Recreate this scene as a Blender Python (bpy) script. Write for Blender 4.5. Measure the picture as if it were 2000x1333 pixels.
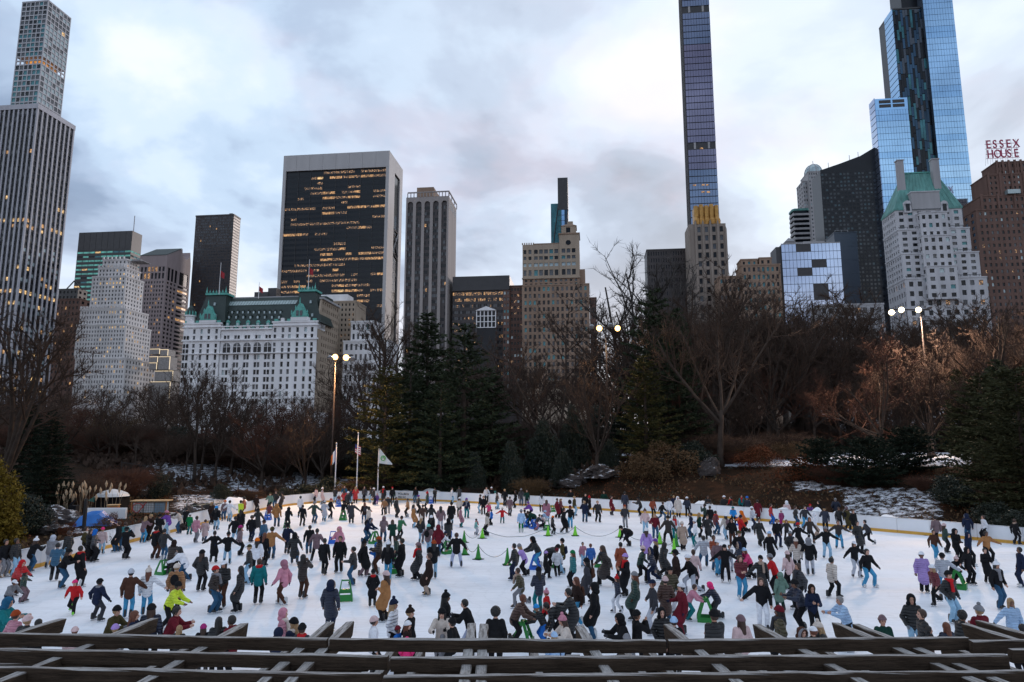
import bpy, math, random
import numpy as np
from mathutils import Vector, Matrix
R = math.radians
random.seed(7)
for _o in list(bpy.data.objects):
    bpy.data.objects.remove(_o)
SC = bpy.context.scene
COL = SC.collection

# ---------------------------------------------------------------- camera
CAM_H = 6.2
PITCH = R(8.62)
FPX = 24.0 / 36.0 * 2000.0
cd = bpy.data.cameras.new('camera')
cd.lens = 24.0
cd.sensor_width = 36.0
cd.clip_start = 0.1
cd.clip_end = 20000.0
cam = bpy.data.objects.new('camera', cd)
cam.location = (0, 0, CAM_H)
cam.rotation_euler = (R(90) + PITCH, 0, 0)
COL.objects.link(cam)
SC.camera = cam

# ---------------------------------------------------------------- sky and sun
SUN_EL, SUN_AZ = R(12), R(32)          # low in the south-west: ahead of the camera, to its right
W = bpy.data.worlds.new('World')
SC.world = W
W.use_nodes = True
nt = W.node_tree
nt.nodes.clear()


def N(tree, kind, **kw):
    n = tree.nodes.new(kind)
    for k, v in kw.items():
        if k == 'ins':
            for i, val in v.items():
                n.inputs[i].default_value = val
        else:
            setattr(n, k, v)
    return n


def build_sky():
    L = nt.links.new
    tc = N(nt, 'ShaderNodeTexCoord')
    nm = N(nt, 'ShaderNodeVectorMath', operation='NORMALIZE')
    L(tc.outputs['Generated'], nm.inputs[0])
    sep = N(nt, 'ShaderNodeSeparateXYZ')
    L(nm.outputs[0], sep.inputs[0])
    zc = N(nt, 'ShaderNodeMath', operation='MAXIMUM', ins={1: 0.0})
    L(sep.outputs[2], zc.inputs[0])
    za = N(nt, 'ShaderNodeMath', operation='ADD', ins={1: 0.28})
    L(zc.outputs[0], za.inputs[0])
    dx = N(nt, 'ShaderNodeMath', operation='DIVIDE')
    dy = N(nt, 'ShaderNodeMath', operation='DIVIDE')
    L(sep.outputs[0], dx.inputs[0]); L(za.outputs[0], dx.inputs[1])
    L(sep.outputs[1], dy.inputs[0]); L(za.outputs[0], dy.inputs[1])
    cmb = N(nt, 'ShaderNodeCombineXYZ', ins={2: SKY_SEED})
    L(dx.outputs[0], cmb.inputs[0]); L(dy.outputs[0], cmb.inputs[1])
    n1 = N(nt, 'ShaderNodeTexNoise', ins={'Scale': SKY_SCALE, 'Detail': 6.0, 'Roughness': 0.5, 'Distortion': 0.2})
    L(cmb.outputs[0], n1.inputs['Vector'])
    ramp = N(nt, 'ShaderNodeValToRGB')
    cr = ramp.color_ramp
    cr.interpolation = 'EASE'
    pts = [(0.30, (0.16, 0.22, 0.33)), (0.40, (0.27, 0.355, 0.50)), (0.46, (0.40, 0.505, 0.67)), (0.51, (0.50, 0.63, 0.80)), (0.57, (0.62, 0.74, 0.885)), (0.68, (0.80, 0.86, 0.93))]
    cr.elements[0].position, cr.elements[0].color = pts[0][0], (*pts[0][1], 1)
    cr.elements[1].position, cr.elements[1].color = pts[-1][0], (*pts[-1][1], 1)
    for p, c in pts[1:-1]:
        e = cr.elements.new(p)
        e.color = (*c, 1)
    L(n1.outputs[0], ramp.inputs[0])
    # the glow of the low sun through the cloud deck, around its direction
    sd = N(nt, 'ShaderNodeVectorMath', operation='DOT_PRODUCT')
    L(nm.outputs[0], sd.inputs[0])
    sd.inputs[1].default_value = (math.sin(SUN_AZ) * math.cos(SUN_EL + .2), math.cos(SUN_AZ) * math.cos(SUN_EL + .2), math.sin(SUN_EL + .2))
    gl = N(nt, 'ShaderNodeMapRange', interpolation_type='SMOOTHSTEP', ins={1: 0.6, 2: 1.0, 3: 0.0, 4: 0.30})
    L(sd.outputs['Value'], gl.inputs[0])
    mx = N(nt, 'ShaderNodeMix', data_type='RGBA')
    L(gl.outputs[0], mx.inputs[0]); L(ramp.outputs[0], mx.inputs[6])
    mx.inputs[7].default_value = (0.94, 0.94, 0.955, 1)
    # a second, finer layer tinted pink by the dusk
    n2 = N(nt, 'ShaderNodeTexNoise', ins={'Scale': 2.1, 'Detail': 5.0, 'Roughness': 0.55})
    sh = N(nt, 'ShaderNodeVectorMath', operation='ADD')
    sh.inputs[1].default_value = (3.3, 1.7, 5.1)
    L(cmb.outputs[0], sh.inputs[0]); L(sh.outputs[0], n2.inputs['Vector'])
    pr = N(nt, 'ShaderNodeMapRange', interpolation_type='SMOOTHSTEP', ins={1: 0.52, 2: 0.70, 3: 0.0, 4: 0.30})
    L(n2.outputs[0], pr.inputs[0])
    mp = N(nt, 'ShaderNodeMix', data_type='RGBA')
    L(pr.outputs[0], mp.inputs[0]); L(mx.outputs[2], mp.inputs[6])
    mp.inputs[7].default_value = (0.78, 0.63, 0.70, 1)
    # the creamy haze low over the horizon, all the way round
    hz = N(nt, 'ShaderNodeMapRange', interpolation_type='SMOOTHSTEP', ins={1: 0.0, 2: 0.34, 3: 0.62, 4: 0.0})
    L(zc.outputs[0], hz.inputs[0])
    mh = N(nt, 'ShaderNodeMix', data_type='RGBA')
    L(hz.outputs[0], mh.inputs[0]); L(mp.outputs[2], mh.inputs[6])
    mh.inputs[7].default_value = (0.86, 0.80, 0.82, 1)
    mp = mh
    bg_c = N(nt, 'ShaderNodeBackground', ins={1: SKY_GAIN})
    L(mp.outputs[2], bg_c.inputs[0])
    sky = N(nt, 'ShaderNodeTexSky', sky_type='NISHITA', sun_disc=False, sun_elevation=SUN_EL, sun_rotation=SUN_AZ)
    bg_s = N(nt, 'ShaderNodeBackground', ins={1: 0.12})
    L(sky.outputs[0], bg_s.inputs[0])
    ms = N(nt, 'ShaderNodeMixShader', ins={0: 0.975})
    L(bg_s.outputs[0], ms.inputs[1]); L(bg_c.outputs[0], ms.inputs[2])
    out = N(nt, 'ShaderNodeOutputWorld')
    L(ms.outputs[0], out.inputs[0])


SKY_SEED = 13.3
SKY_SCALE = 2.0
SKY_GAIN = 0.84
build_sky()
sl = bpy.data.lights.new('sun', 'SUN')
sl.energy = 0.6
sl.angle = R(14)
sl.color = (1.0, 0.86, 0.80)
so = bpy.data.objects.new('sun', sl)
so.rotation_euler = Vector((math.sin(SUN_AZ) * math.cos(SUN_EL), math.cos(SUN_AZ) * math.cos(SUN_EL), math.sin(SUN_EL))).to_track_quat('Z', 'Y').to_euler()
so.location = (0, 0, 400)
COL.objects.link(so)
SC.view_settings.view_transform = 'Standard'
SC.view_settings.look = 'None'
SC.view_settings.exposure = 0.54
SC.view_settings.gamma = 1.0
SC.view_settings.use_curve_mapping = False
SC.render.engine = 'CYCLES'
SC.cycles.use_denoising = True
SC.cycles.max_bounces = 6
SC.cycles.sample_clamp_indirect = 4.0


# ---------------------------------------------------------------- helpers
def ray(x, y):
    u, v = (x - 1000.0) / FPX, (666.5 - y) / FPX
    return Vector((u, math.cos(PITCH) - v * math.sin(PITCH), math.sin(PITCH) + v * math.cos(PITCH)))


def ground(x, y, z=0.0):
    d = ray(x, y)
    t = (z - CAM_H) / d.z
    return Vector((d.x * t, d.y * t, z))


def at(x, y, depth):
    d = ray(x, y)
    t = depth / d.y
    return Vector((d.x * t, depth, CAM_H + d.z * t))


class MB:
    """collects faces; build() links them as one mesh object"""
    def __init__(self):
        self.v, self.f, self.m = [], [], []

    def quad(self, pts, mi=0):
        n = len(self.v)
        self.v += [tuple(p) for p in pts]
        self.f.append(tuple(range(n, n + len(pts))))
        self.m.append(mi)

    def box(self, x0, x1, y0, y1, z0, z1, mi=0):
        n = len(self.v)
        self.v += [(x0, y0, z0), (x1, y0, z0), (x1, y1, z0), (x0, y1, z0), (x0, y0, z1), (x1, y0, z1), (x1, y1, z1), (x0, y1, z1)]
        for q in ((0, 3, 2, 1), (4, 5, 6, 7), (0, 1, 5, 4), (1, 2, 6, 5), (2, 3, 7, 6), (3, 0, 4, 7)):
            self.f.append(tuple(n + i for i in q))
            self.m.append(mi)

    def frustum(self, b, t, z0, z1, mi=0):
        """b, t = (x0, x1, y0, y1) at the bottom and the top"""
        n = len(self.v)
        for (x0, x1, y0, y1), z in ((b, z0), (t, z1)):
            self.v += [(x0, y0, z), (x1, y0, z), (x1, y1, z), (x0, y1, z)]
        for q in ((0, 3, 2, 1), (4, 5, 6, 7), (0, 1, 5, 4), (1, 2, 6, 5), (2, 3, 7, 6), (3, 0, 4, 7)):
            self.f.append(tuple(n + i for i in q))
            self.m.append(mi)

    def tube(self, pts, radii, sides=6, cap=True, mi=0):
        n0 = len(self.v)
        P = [Vector(p) for p in pts]
        ref = None
        for i, p in enumerate(P):
            d = (P[min(i + 1, len(P) - 1)] - P[max(i - 1, 0)])
            if d.length < 1e-9:
                d = Vector((0, 0, 1))
            d.normalize()
            if ref is None:
                ref = Vector((1, 0, 0)) if abs(d.x) < .8 else Vector((0, 1, 0))
            a = d.cross(ref)
            if a.length < 1e-6:
                a = d.cross(Vector((0.3, 1, 0.2)))
            a.normalize()
            b = a.cross(d)
            ref = b * -1 if False else ref
            r = radii[i] if hasattr(radii, '__len__') else radii
            for s in range(sides):
                t = 2 * math.pi * s / sides
                q = p + (a * math.cos(t) + b * math.sin(t)) * r
                self.v.append((q.x, q.y, q.z))
        for i in range(len(P) - 1):
            for s in range(sides):
                a0 = n0 + i * sides + s
                a1 = n0 + i * sides + (s + 1) % sides
                self.f.append((a0, a1, a1 + sides, a0 + sides))
                self.m.append(mi)
        if cap:
            self.f.append(tuple(n0 + s for s in range(sides))[::-1])
            self.m.append(mi)
            e = n0 + (len(P) - 1) * sides
            self.f.append(tuple(e + s for s in range(sides)))
            self.m.append(mi)

    def lathe(self, prof, c=(0, 0, 0), seg=12, mi=0):
        self.tube([(c[0], c[1], c[2] + z) for r, z in prof], [max(r, 1e-4) for r, z in prof], seg, True, mi)

    def prism(self, poly, axis, lo, hi, mi=0):
        """poly in the plane across axis ('x': (y,z), 'y': (x,z), 'z': (x,y))"""
        def p3(a, b, t):
            return (t, a, b) if axis == 'x' else (a, t, b) if axis == 'y' else (a, b, t)
        n = len(self.v)
        k = len(poly)
        self.v += [p3(a, b, lo) for a, b in poly] + [p3(a, b, hi) for a, b in poly]
        self.f.append(tuple(range(n, n + k)))
        self.f.append(tuple(range(n + k, n + 2 * k))[::-1])
        self.m += [mi, mi]
        for i in range(k):
            j = (i + 1) % k
            self.f.append((n + i, n + k + i, n + k + j, n + j))
            self.m.append(mi)

    def mesh(self, name, mats, smooth=False):
        me = bpy.data.meshes.new(name)
        me.from_pydata(self.v, [], self.f)
        mats = mats if isinstance(mats, (list, tuple)) else [mats]
        for m in mats:
            me.materials.append(MAT[m] if isinstance(m, str) else m)
        if len(mats) > 1:
            me.polygons.foreach_set('material_index', self.m)
        if smooth:
            me.polygons.foreach_set('use_smooth', [True] * len(self.f))
        me.update()
        return me

    def build(self, name, mats, parent=None, loc=(0, 0, 0), rot=(0, 0, 0), smooth=False, **tags):
        return put(name, self.mesh(name, mats, smooth), parent, loc, rot, **tags)


def put(name, me, parent=None, loc=(0, 0, 0), rot=(0, 0, 0), scale=None, **tags):
    o = bpy.data.objects.new(name, me)
    COL.objects.link(o)
    o.location = loc
    o.rotation_euler = rot
    if scale is not None:
        o.scale = scale if hasattr(scale, '__len__') else (scale,) * 3
    if parent is not None:
        o.parent = parent
    for k, v in tags.items():
        o[k] = v
    return o


def thing(name, label, cat, loc=(0, 0, 0), rotz=0.0, group=None, scale=None):
    o = put(name, None, None, loc, (0, 0, rotz), scale, label=label, category=cat)
    o.empty_display_size = 0.1
    if group:
        o['group'] = group
    return o


# ---------------------------------------------------------------- materials
MAT = {}


def mat(name, col, rough=0.7, metal=0.0, var=0.12, scale=1.5, bump=0.0, bscale=20.0, emit=None, estr=1.0, spec=0.5, streak=False, coat=0.0):
    m = bpy.data.materials.new(name)
    m.use_nodes = True
    t = m.node_tree
    b = t.nodes['Principled BSDF']
    L = t.links.new
    b.inputs['Roughness'].default_value = rough
    b.inputs['Metallic'].default_value = metal
    b.inputs['Specular IOR Level'].default_value = spec if rough < .7 else min(spec, .1)
    b.inputs['Coat Weight'].default_value = coat
    c = (*col, 1)
    if var or bump:
        tc = N(t, 'ShaderNodeTexCoord')
        vec = tc.outputs['Object']
        if streak:
            mp = N(t, 'ShaderNodeMapping')
            mp.inputs['Scale'].default_value = (1, 1, 0.12)
            L(vec, mp.inputs[0])
            vec = mp.outputs[0]
    if var:
        nz = N(t, 'ShaderNodeTexNoise', ins={'Scale': scale, 'Detail': 5.0, 'Roughness': 0.6})
        L(vec, nz.inputs['Vector'])
        rp = N(t, 'ShaderNodeMapRange', ins={1: 0.3, 2: 0.7, 3: 1 - var, 4: 1 + var})
        L(nz.outputs[0], rp.inputs[0])
        mu = N(t, 'ShaderNodeVectorMath', operation='SCALE')
        mu.inputs[0].default_value = col
        L(rp.outputs[0], mu.inputs['Scale'])
        L(mu.outputs[0], b.inputs['Base Color'])
    else:
        b.inputs['Base Color'].default_value = c
    if bump:
        nb = N(t, 'ShaderNodeTexNoise', ins={'Scale': bscale, 'Detail': 4.0})
        L(vec, nb.inputs['Vector'])
        bp = N(t, 'ShaderNodeBump', ins={'Strength': bump, 'Distance': 0.05})
        L(nb.outputs[0], bp.inputs['Height'])
        L(bp.outputs[0], b.inputs['Normal'])
    if emit:
        b.inputs['Emission Color'].default_value = (*emit, 1)
        b.inputs['Emission Strength'].default_value = estr
    MAT[name] = m
    return m


def lit_mat(name, col, strength, scale=0.6, lo=0.35, base=(0.02, 0.02, 0.02), dots=False):
    """a lit room behind glass: lamp light that is uneven over the pane"""
    m = mat(name, base, 0.12, var=0)
    t = m.node_tree
    b = t.nodes['Principled BSDF']
    L = t.links.new
    g = N(t, 'ShaderNodeNewGeometry')
    nz = N(t, 'ShaderNodeTexNoise', ins={'Scale': scale, 'Detail': 3.0, 'Roughness': 0.7})
    L(g.outputs['Position'], nz.inputs['Vector'])
    rp = N(t, 'ShaderNodeMapRange', ins={1: 0.42 if not dots else 0.52, 2: 0.62 if not dots else 0.66, 3: lo * strength, 4: strength})
    L(nz.outputs[0], rp.inputs[0])
    b.inputs['Emission Color'].default_value = (*col, 1)
    L(rp.outputs[0], b.inputs['Emission Strength'])
    return m
# ================================================================ the city
CITY = R(6.6)
D1 = Vector((math.cos(CITY), -math.sin(CITY), 0))     # along the streets, to the right
D2 = Vector((math.sin(CITY), math.cos(CITY), 0))      # along the avenues, away
GZ = 4.0                                              # street level

mat('marble', (0.47, 0.46, 0.50), 0.6, var=.10, scale=.25, streak=True)
mat('white_stone', (0.70, 0.67, 0.66), 0.7, var=.12, scale=.2, streak=True)
mat('plaza_white', (0.85, 0.83, 0.84), 0.7, var=.10, scale=.2, streak=True)
mat('grey_stone', (0.40, 0.39, 0.40), 0.75, var=.14, scale=.2, streak=True)
mat('pink_granite', (0.34, 0.27, 0.27), 0.6, var=.10, scale=.3, streak=True)
mat('tan_brick', (0.31, 0.215, 0.16), 0.85, var=.16, scale=.25, streak=True)
mat('brown_brick', (0.185, 0.115, 0.095), 0.85, var=.18, scale=.25, streak=True)
mat('buff_stone', (0.39, 0.31, 0.24), 0.8, var=.12, scale=.25, streak=True)
mat('travertine', (0.46, 0.44, 0.44), 0.6, var=.08, scale=.15, streak=True)
mat('concrete_frame', (0.46, 0.46, 0.49), 0.6, var=.06, scale=.2)
mat('dark_metal', (0.035, 0.033, 0.036), 0.4, var=.2, scale=.3)
mat('bronze', (0.05, 0.040, 0.040), 0.45, metal=.1, var=.2, scale=.2)
mat('dark_spandrel', (0.012, 0.014, 0.019), 0.3, var=.25, scale=.1, spec=.3)
mat('roof_green', (0.020, 0.034, 0.030), 0.6, var=.2, scale=.4)
mat('copper', (0.10, 0.27, 0.24), 0.6, var=.35, scale=.35, streak=True)
mat('copper_bright', (0.12, 0.42, 0.36), 0.6, var=.25, scale=.8)
mat('skylight', (0.30, 0.38, 0.38), 0.25, var=.2, scale=.5)
mat('gold', (0.42, 0.22, 0.055), 0.4, metal=.55, var=.2, scale=.6)
mat('glass_dark', (0.008, 0.010, 0.014), 0.08, var=.4, scale=.08, spec=.3)
mat('glass_grey', (0.06, 0.065, 0.075), 0.10, var=.4, scale=.3, spec=.6)
mat('taupe_stone', (0.36, 0.32, 0.305), 0.7, var=.12, scale=.2, streak=True)
mat('glass_smoke', (0.030, 0.036, 0.042), 0.12, var=.4, scale=.3)
mat('glass_smoke_b', (0.04, 0.062, 0.072), 0.12, metal=.3, var=.4, scale=.3)
mat('warm_grey', (0.30, 0.25, 0.215), 0.75, var=.16, scale=.2, streak=True)
mat('terrace_white', (0.56, 0.55, 0.57), 0.75, var=.16, scale=.25, streak=True)
mat('glass_teal', (0.05, 0.17, 0.19), 0.10, metal=.35, var=.4, scale=.15)
mat('glass_pale', (0.33, 0.40, 0.42), 0.15, metal=.3, var=.3, scale=.2)
mat('glass_sky', (0.40, 0.60, 0.80), 0.06, metal=.92, var=.16, scale=.03)
mat('glass_sky_b', (0.32, 0.52, 0.74), 0.06, metal=.92, var=.16, scale=.03)
mat('glass_blue_dark', (0.045, 0.085, 0.13), 0.08, metal=.7, var=.7, scale=.05, streak=True)
mat('glass_plum', (0.26, 0.235, 0.31), 0.08, metal=.85, var=.15, scale=.03)
mat('glass_plum_b', (0.22, 0.27, 0.37), 0.08, metal=.85, var=.15, scale=.03)
mat('glass_lav', (0.46, 0.53, 0.68), 0.06, metal=.9, var=.14, scale=.05)
mat('slab_blue', (0.055, 0.075, 0.105), 0.4, var=.08, scale=.2)
mat('red_letter', (0.20, 0.02, 0.05), 0.5, var=.1, emit=(0.5, 0.03, 0.14), estr=0.10)
mat('flag_red', (0.42, 0.05, 0.06), 0.8, var=.1)
mat('leather_trunk', (0.30, 0.28, 0.27), 0.6, var=.25, scale=.9)
lit_mat('lit_warm', (1.0, 0.54, 0.22), .58, .9, .12)
lit_mat('lit_dim', (1.0, 0.55, 0.26), .8, 1.7, .0, dots=True)
lit_mat('lit_yellow', (1.0, 0.64, 0.28), 0.8, .8, .2)
lit_mat('lit_teal', (0.20, 0.78, 0.72), 0.30, .25, .5)
lit_mat('lit_orange', (1.0, 0.42, 0.10), 0.55, .12, .2)
mat('lit_strip', (0.4, 0.3, 0.2), 0.4, var=0, emit=(1.0, 0.80, 0.52), estr=.8)

PANE_MAX = 300


def reg(a0, a1, n, frac, margin=None):
    """n even openings over a0..a1, each frac of its bay"""
    m = (a1 - a0) * .0 if margin is None else margin
    p = (a1 - a0 - 2 * m) / n
    return [(a0 + m + p * (i + .5 - frac / 2), a0 + m + p * (i + .5 + frac / 2)) for i in range(n)]


class Bld:
    def __init__(self, name, label, cx, cy, depth, vis='r', cat='building', group='city buildings beyond the park'):
        self.C = at(cx, cy, depth)
        self.vis = vis
        self.root = thing(name, label, cat, (self.C.x, self.C.y, GZ), -CITY, group)
        self.top = self.C.z - GZ
        self.panes = []
        self.rng = random.Random(name + label)
        self.cache = {}

    def _hit(self, x, y, n, off):
        d = ray(x, y)
        q = self.C + off
        t = ((q - Vector((0, 0, CAM_H))).dot(n)) / d.dot(n)
        return Vector((0, 0, CAM_H)) + d * t

    def fx(self, x, y, yoff=0.0):
        """pixel on the front plane -> (local x, local z)"""
        p = self._hit(x, y, D2, D2 * yoff)
        return (p - self.C).dot(D1), p.z - GZ

    def sx(self, x, y, xoff=0.0):
        """pixel on the visible side plane -> (local y, local z)"""
        p = self._hit(x, y, D1, D1 * xoff)
        return (p - self.C).dot(D2), p.z - GZ

    def X(self, x, y): return self.fx(x, y)[0]
    def Z(self, x, y): return self.fx(x, y)[1]
    def S(self, x, y): return self.sx(x, y)[0]

    def part(self, name, mb, m, parent=None, smooth=False, **tags):
        return mb.build(name, m, parent or self.root, smooth=smooth, **tags)

    def box(self, name, m, x0, x1, y0, y1, z0, z1, parent=None):
        b = MB()
        b.box(x0, x1, y0, y1, z0, z1)
        return self.part(name, b, m, parent)

    def P(self, face, pos, a, z, d=0.0):
        if face == 'f':
            return (a, pos + d, z)
        if face == 'r':
            return (pos - d, a, z)
        return (pos + d, a, z)

    def facade(self, face, pos, a0, a1, z0, z1, cols, rows, m, rec=.5, pane='glass_dark', name='wall'):
        us = [a0] + [c for p in cols for c in p] + [a1]
        zs = [z0] + [c for p in rows for c in p] + [z1]
        b = MB()
        nz = len(zs)
        for u in us:
            for z in zs:
                b.v.append(self.P(face, pos, u, z))
        for i in range(len(us) - 1):
            for j in range(nz - 1):
                k = [i * nz + j, (i + 1) * nz + j, (i + 1) * nz + j + 1, i * nz + j + 1]
                if i % 2 and j % 2:
                    n = len(b.v)
                    for (u, z) in ((us[i], zs[j]), (us[i + 1], zs[j]), (us[i + 1], zs[j + 1]), (us[i], zs[j + 1])):
                        b.v.append(self.P(face, pos, u, z, rec))
                    for q in range(4):
                        r = (q + 1) % 4
                        b.f.append((k[q], k[r], n + r, n + q))
                        b.m.append(0)
                    pm = pane(i // 2, j // 2) if callable(pane) else pane
                    if pm:
                        self.panes.append((face, pos, us[i], us[i + 1], zs[j], zs[j + 1], rec - .08, pm))
                else:
                    b.f.append(tuple(k))
                    b.m.append(0)
        return self.part(name, b, m)

    def tier(self, x0, x1, y0, y1, z0, z1, m, nf=0, nr=0, ns=0, wf=.5, hf=.6, pane='glass_dark', cap=.8, rec=.5, capm=None, spane=None, mtop=0.0, wsf=None, over=.25):
        """a block with a windowed front and visible side, and a coping"""
        vs = self.vis
        xs = x1 if vs == 'r' else x0
        i = rec + .05
        fr, sd = bool(nf and nr), bool(ns and nr)
        cx0, cx1 = (x0, x1 - (i if sd else 0)) if vs == 'r' else (x0 + (i if sd else 0), x1)
        self.box('wall', m, cx0, cx1, y0 + (i if fr else 0), y1, z0, z1 - .01)
        rows = reg(z0, z1 - mtop, nr, hf) if nr else []
        if fr:
            self.facade('f', y0, x0, x1, z0, z1, reg(x0, x1, nf, wf, (x1 - x0) * .02), rows, m, rec, pane)
        if sd:
            self.facade(vs, xs, y0, y1, z0, z1, reg(y0, y1, ns, wsf or wf, (y1 - y0) * .02), rows, m, rec, spane or pane)
        if cap:
            self.box('coping', capm or m, x0 - over, x1 + over, y0 - over, y1 + over, z1, z1 + cap)

    def finish(self, keep=PANE_MAX):
        """the largest and highest panes one by one, the rest joined"""
        def rank(p):
            return (0 if p[7].startswith('lit') else 1, -(p[3] - p[2]) * (p[5] - p[4]) * 0 - p[5])
        ps = sorted(self.panes, key=rank)
        for face, pos, a0, a1, z0, z1, d, pm in ps[:keep]:
            key = (face, round(a1 - a0, 2), round(z1 - z0, 2), pm)
            if key not in self.cache:
                w, h = (a1 - a0) / 2 + .01, (z1 - z0) / 2 + .01
                b = MB()
                if face == 'f':
                    b.box(-w, w, 0, .06, -h, h)
                else:
                    b.box(-.03, .03, -w, w, -h, h)
                self.cache[key] = b.mesh('window', pm)
            put('window', self.cache[key], self.root, self.P(face, pos, (a0 + a1) / 2, (z0 + z1) / 2, d))
        rest = ps[keep:]
        if rest:
            ms = sorted({p[7] for p in rest})
            b = MB()
            for face, pos, a0, a1, z0, z1, d, pm in rest:
                b.quad([self.P(face, pos, a, z, d) for a, z in ((a0 - .01, z0 - .01), (a1 + .01, z0 - .01), (a1 + .01, z1 + .01), (a0 - .01, z1 + .01))], ms.index(pm))
            self.part('window_panes', b, ms, kind='stuff')
        self.panes = []
        # the plinth down to the street
        lo, ext = 1e9, [1e9, -1e9, 1e9, -1e9]
        ms = [c for c in self.root.children if c.type == 'MESH' and c.name.split('.')[0] in ('wall', 'core', 'panel', 'core_dark', 'wing_core', 'trunk')]
        bb = []
        for c in ms:
            co = np.empty(len(c.data.vertices) * 3, np.float32)
            c.data.vertices.foreach_get('co', co)
            co = co.reshape(-1, 3)
            bb.append((co.min(0), co.max(0)))
            lo = min(lo, co[:, 2].min())
        for a, c in bb:
            if a[2] < lo + 1.0:
                ext = [min(ext[0], a[0]), max(ext[1], c[0]), min(ext[2], a[1]), max(ext[3], c[1])]
        if bb and lo > 1:
            p = self.box('plinth', ms[0].data.materials[0].name, ext[0] + .1, ext[1] - .1, ext[2] + .1, ext[3] - .1, -1.5, lo + .3)


def chooser(rng, table):
    """table = [(weight, material)]"""
    tot = sum(w for w, _ in table)
    def f(i, j):
        t = rng.random() * tot
        for w, m in table:
            t -= w
            if t <= 0:
                return m
        return table[-1][1]
    return f


def arch_fill(b, face, pos, a0, a1, zs, zt, m, d=0.0, name='arch'):
    """the wall left over between a round arch and the rectangle above it"""
    mb = MB()
    c, r = (a0 + a1) / 2, (a1 - a0) / 2
    n = 10
    pts = [(c - r * math.cos(math.pi * i / n), zs + r * math.sin(math.pi * i / n)) for i in range(n + 1)]
    for i in range(n):
        (u0, w0), (u1, w1) = pts[i], pts[i + 1]
        mb.quad([b.P(face, pos, u0, w0, d), b.P(face, pos, u1, w1, d), b.P(face, pos, u1, zt, d), b.P(face, pos, u0, zt, d)])
        mb.quad([b.P(face, pos, u0, w0, d), b.P(face, pos, u1, w1, d), b.P(face, pos, u1, w1, d + .8), b.P(face, pos, u0, w0, d + .8)])
    return b.part(name, mb, m)


# ---- marble office tower with piers, at the picture's edge
b = Bld('office_tower', 'white marble office tower with tall dark window strips, cut by the left edge', 75, 203, 400)
S1 = b.S(145, 243)
x0 = b.X(-120, 203)
zt = b.top
zb = b.Z(60, 790)
rng = b.rng
litrow = {7: .5, 15: .5, 19: .75, 20: .5, 27: .12, 31: .85, 37: .3, 41: .45, 45: .5, 47: .6, 25: .1, 29: .15}
nrow = 50
for face, pos, a0, a1, nb in (('f', 0, x0, 0, 22), ('r', 0, 0, S1, 8)):
    p = (a1 - a0) / nb
    rows = reg(zb, zt - 3.4, nrow, .62)
    def pn(i, j, face=face):
        k = nrow - 1 - j
        pr = litrow.get(k, .012) * (1.0 if face == 'f' or k > 25 else .6)
        t = rng.random()
        return 'lit_yellow' if t < pr * .5 else 'lit_warm' if t < pr else 'glass_pale' if (face == 'r' and k > 22 and t > .72) else 'glass_grey' if t > .8 else 'glass_dark'
    b.facade(face, pos, a0, a1, zb, zt - 3.2, reg(a0, a1, nb, .52), rows, 'dark_spandrel', .25, pn, 'glazed_wall')
    for i in range(nb + 1):
        c = a0 + p * i
        w = p * .17
        m = MB()
        q = [b.P(face, pos, c - w, zb, .2), b.P(face, pos, c + w, zb, .2), b.P(face, pos, c + w * .8, zb, -.55), b.P(face, pos, c - w * .8, zb, -.55)]
        hh = zt - 3.0
        u = [(x, y, hh) for x, y, z in q]
        for s in range(4):
            m.quad([q[s], q[(s + 1) % 4], u[(s + 1) % 4], u[s]])
        m.quad(u)
        b.part('pier', m, 'marble')
b.box('wall', 'dark_spandrel', x0, -.9, .9, S1, zb, zt - 1)
b.box('cornice', 'marble', x0, .7, -.7, S1 + .7, zt - 3.2, zt)
b.finish()

# ---- very slender square tower behind it
b = Bld('residential_tower', 'very slender square concrete tower with a grid of big windows and one open lit floor', 95, 1, 600)
x0 = b.X(43.5, 5)
S1 = b.S(140, 31)
zt = b.top
zb0 = b.Z(75, 240)
zl, zh = b.Z(83, 124.5), b.Z(84, 108.5)
teal = chooser(b.rng, [(5, 'glass_teal'), (3, 'glass_grey'), (2, 'glass_dark')])
tealt = chooser(b.rng, [(2, 'glass_teal'), (4, 'glass_grey'), (3, 'glass_dark'), (.5, 'lit_yellow')])
pale = chooser(b.rng, [(5, 'glass_pale'), (2, 'glass_grey')])
palet = chooser(b.rng, [(2, 'glass_pale'), (5, 'glass_grey'), (.6, 'lit_yellow')])
for (a, c, nr, up) in ((zb0, zl, 11, False), (zh, zt - .5, 12, True)):
    rows = reg(a, c, nr, .76)
    b.facade('f', 0, x0, 0, a, c, reg(x0, 0, 6, .80, .5), rows, 'concrete_frame', .5, (lambda i, j: tealt(i, j) if j > 5 else teal(i, j)) if up else teal)
    b.facade('r', 0, 0, S1, a, c, reg(0, S1, 6, .80, .5), rows, 'concrete_frame', .5, (lambda i, j: palet(i, j) if j > 6 else pale(i, j)) if up else pale)
rows = reg(zl, zh, 2, .74)
b.facade('f', 0, x0, 0, zl, zh, reg(x0, 0, 6, .78, .5), rows, 'concrete_frame', .9, None)
b.facade('r', 0, 0, S1, zl, zh, reg(0, S1, 6, .78, .5), rows, 'concrete_frame', .9, None)
b.box('mechanical_core', 'lit_orange', x0 * .78, x0 * .16, S1 * .2, S1 * .8, zl, zh)
b.box('wall', 'concrete_frame', x0, -.8, .8, S1, zb0, zl)
b.box('wall', 'concrete_frame', x0, -.8, .8, S1, zh, zt)
b.box('parapet', 'concrete_frame', x0 - .1, .1, -.1, S1, zt - .45, zt + .6)
b.finish()

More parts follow.
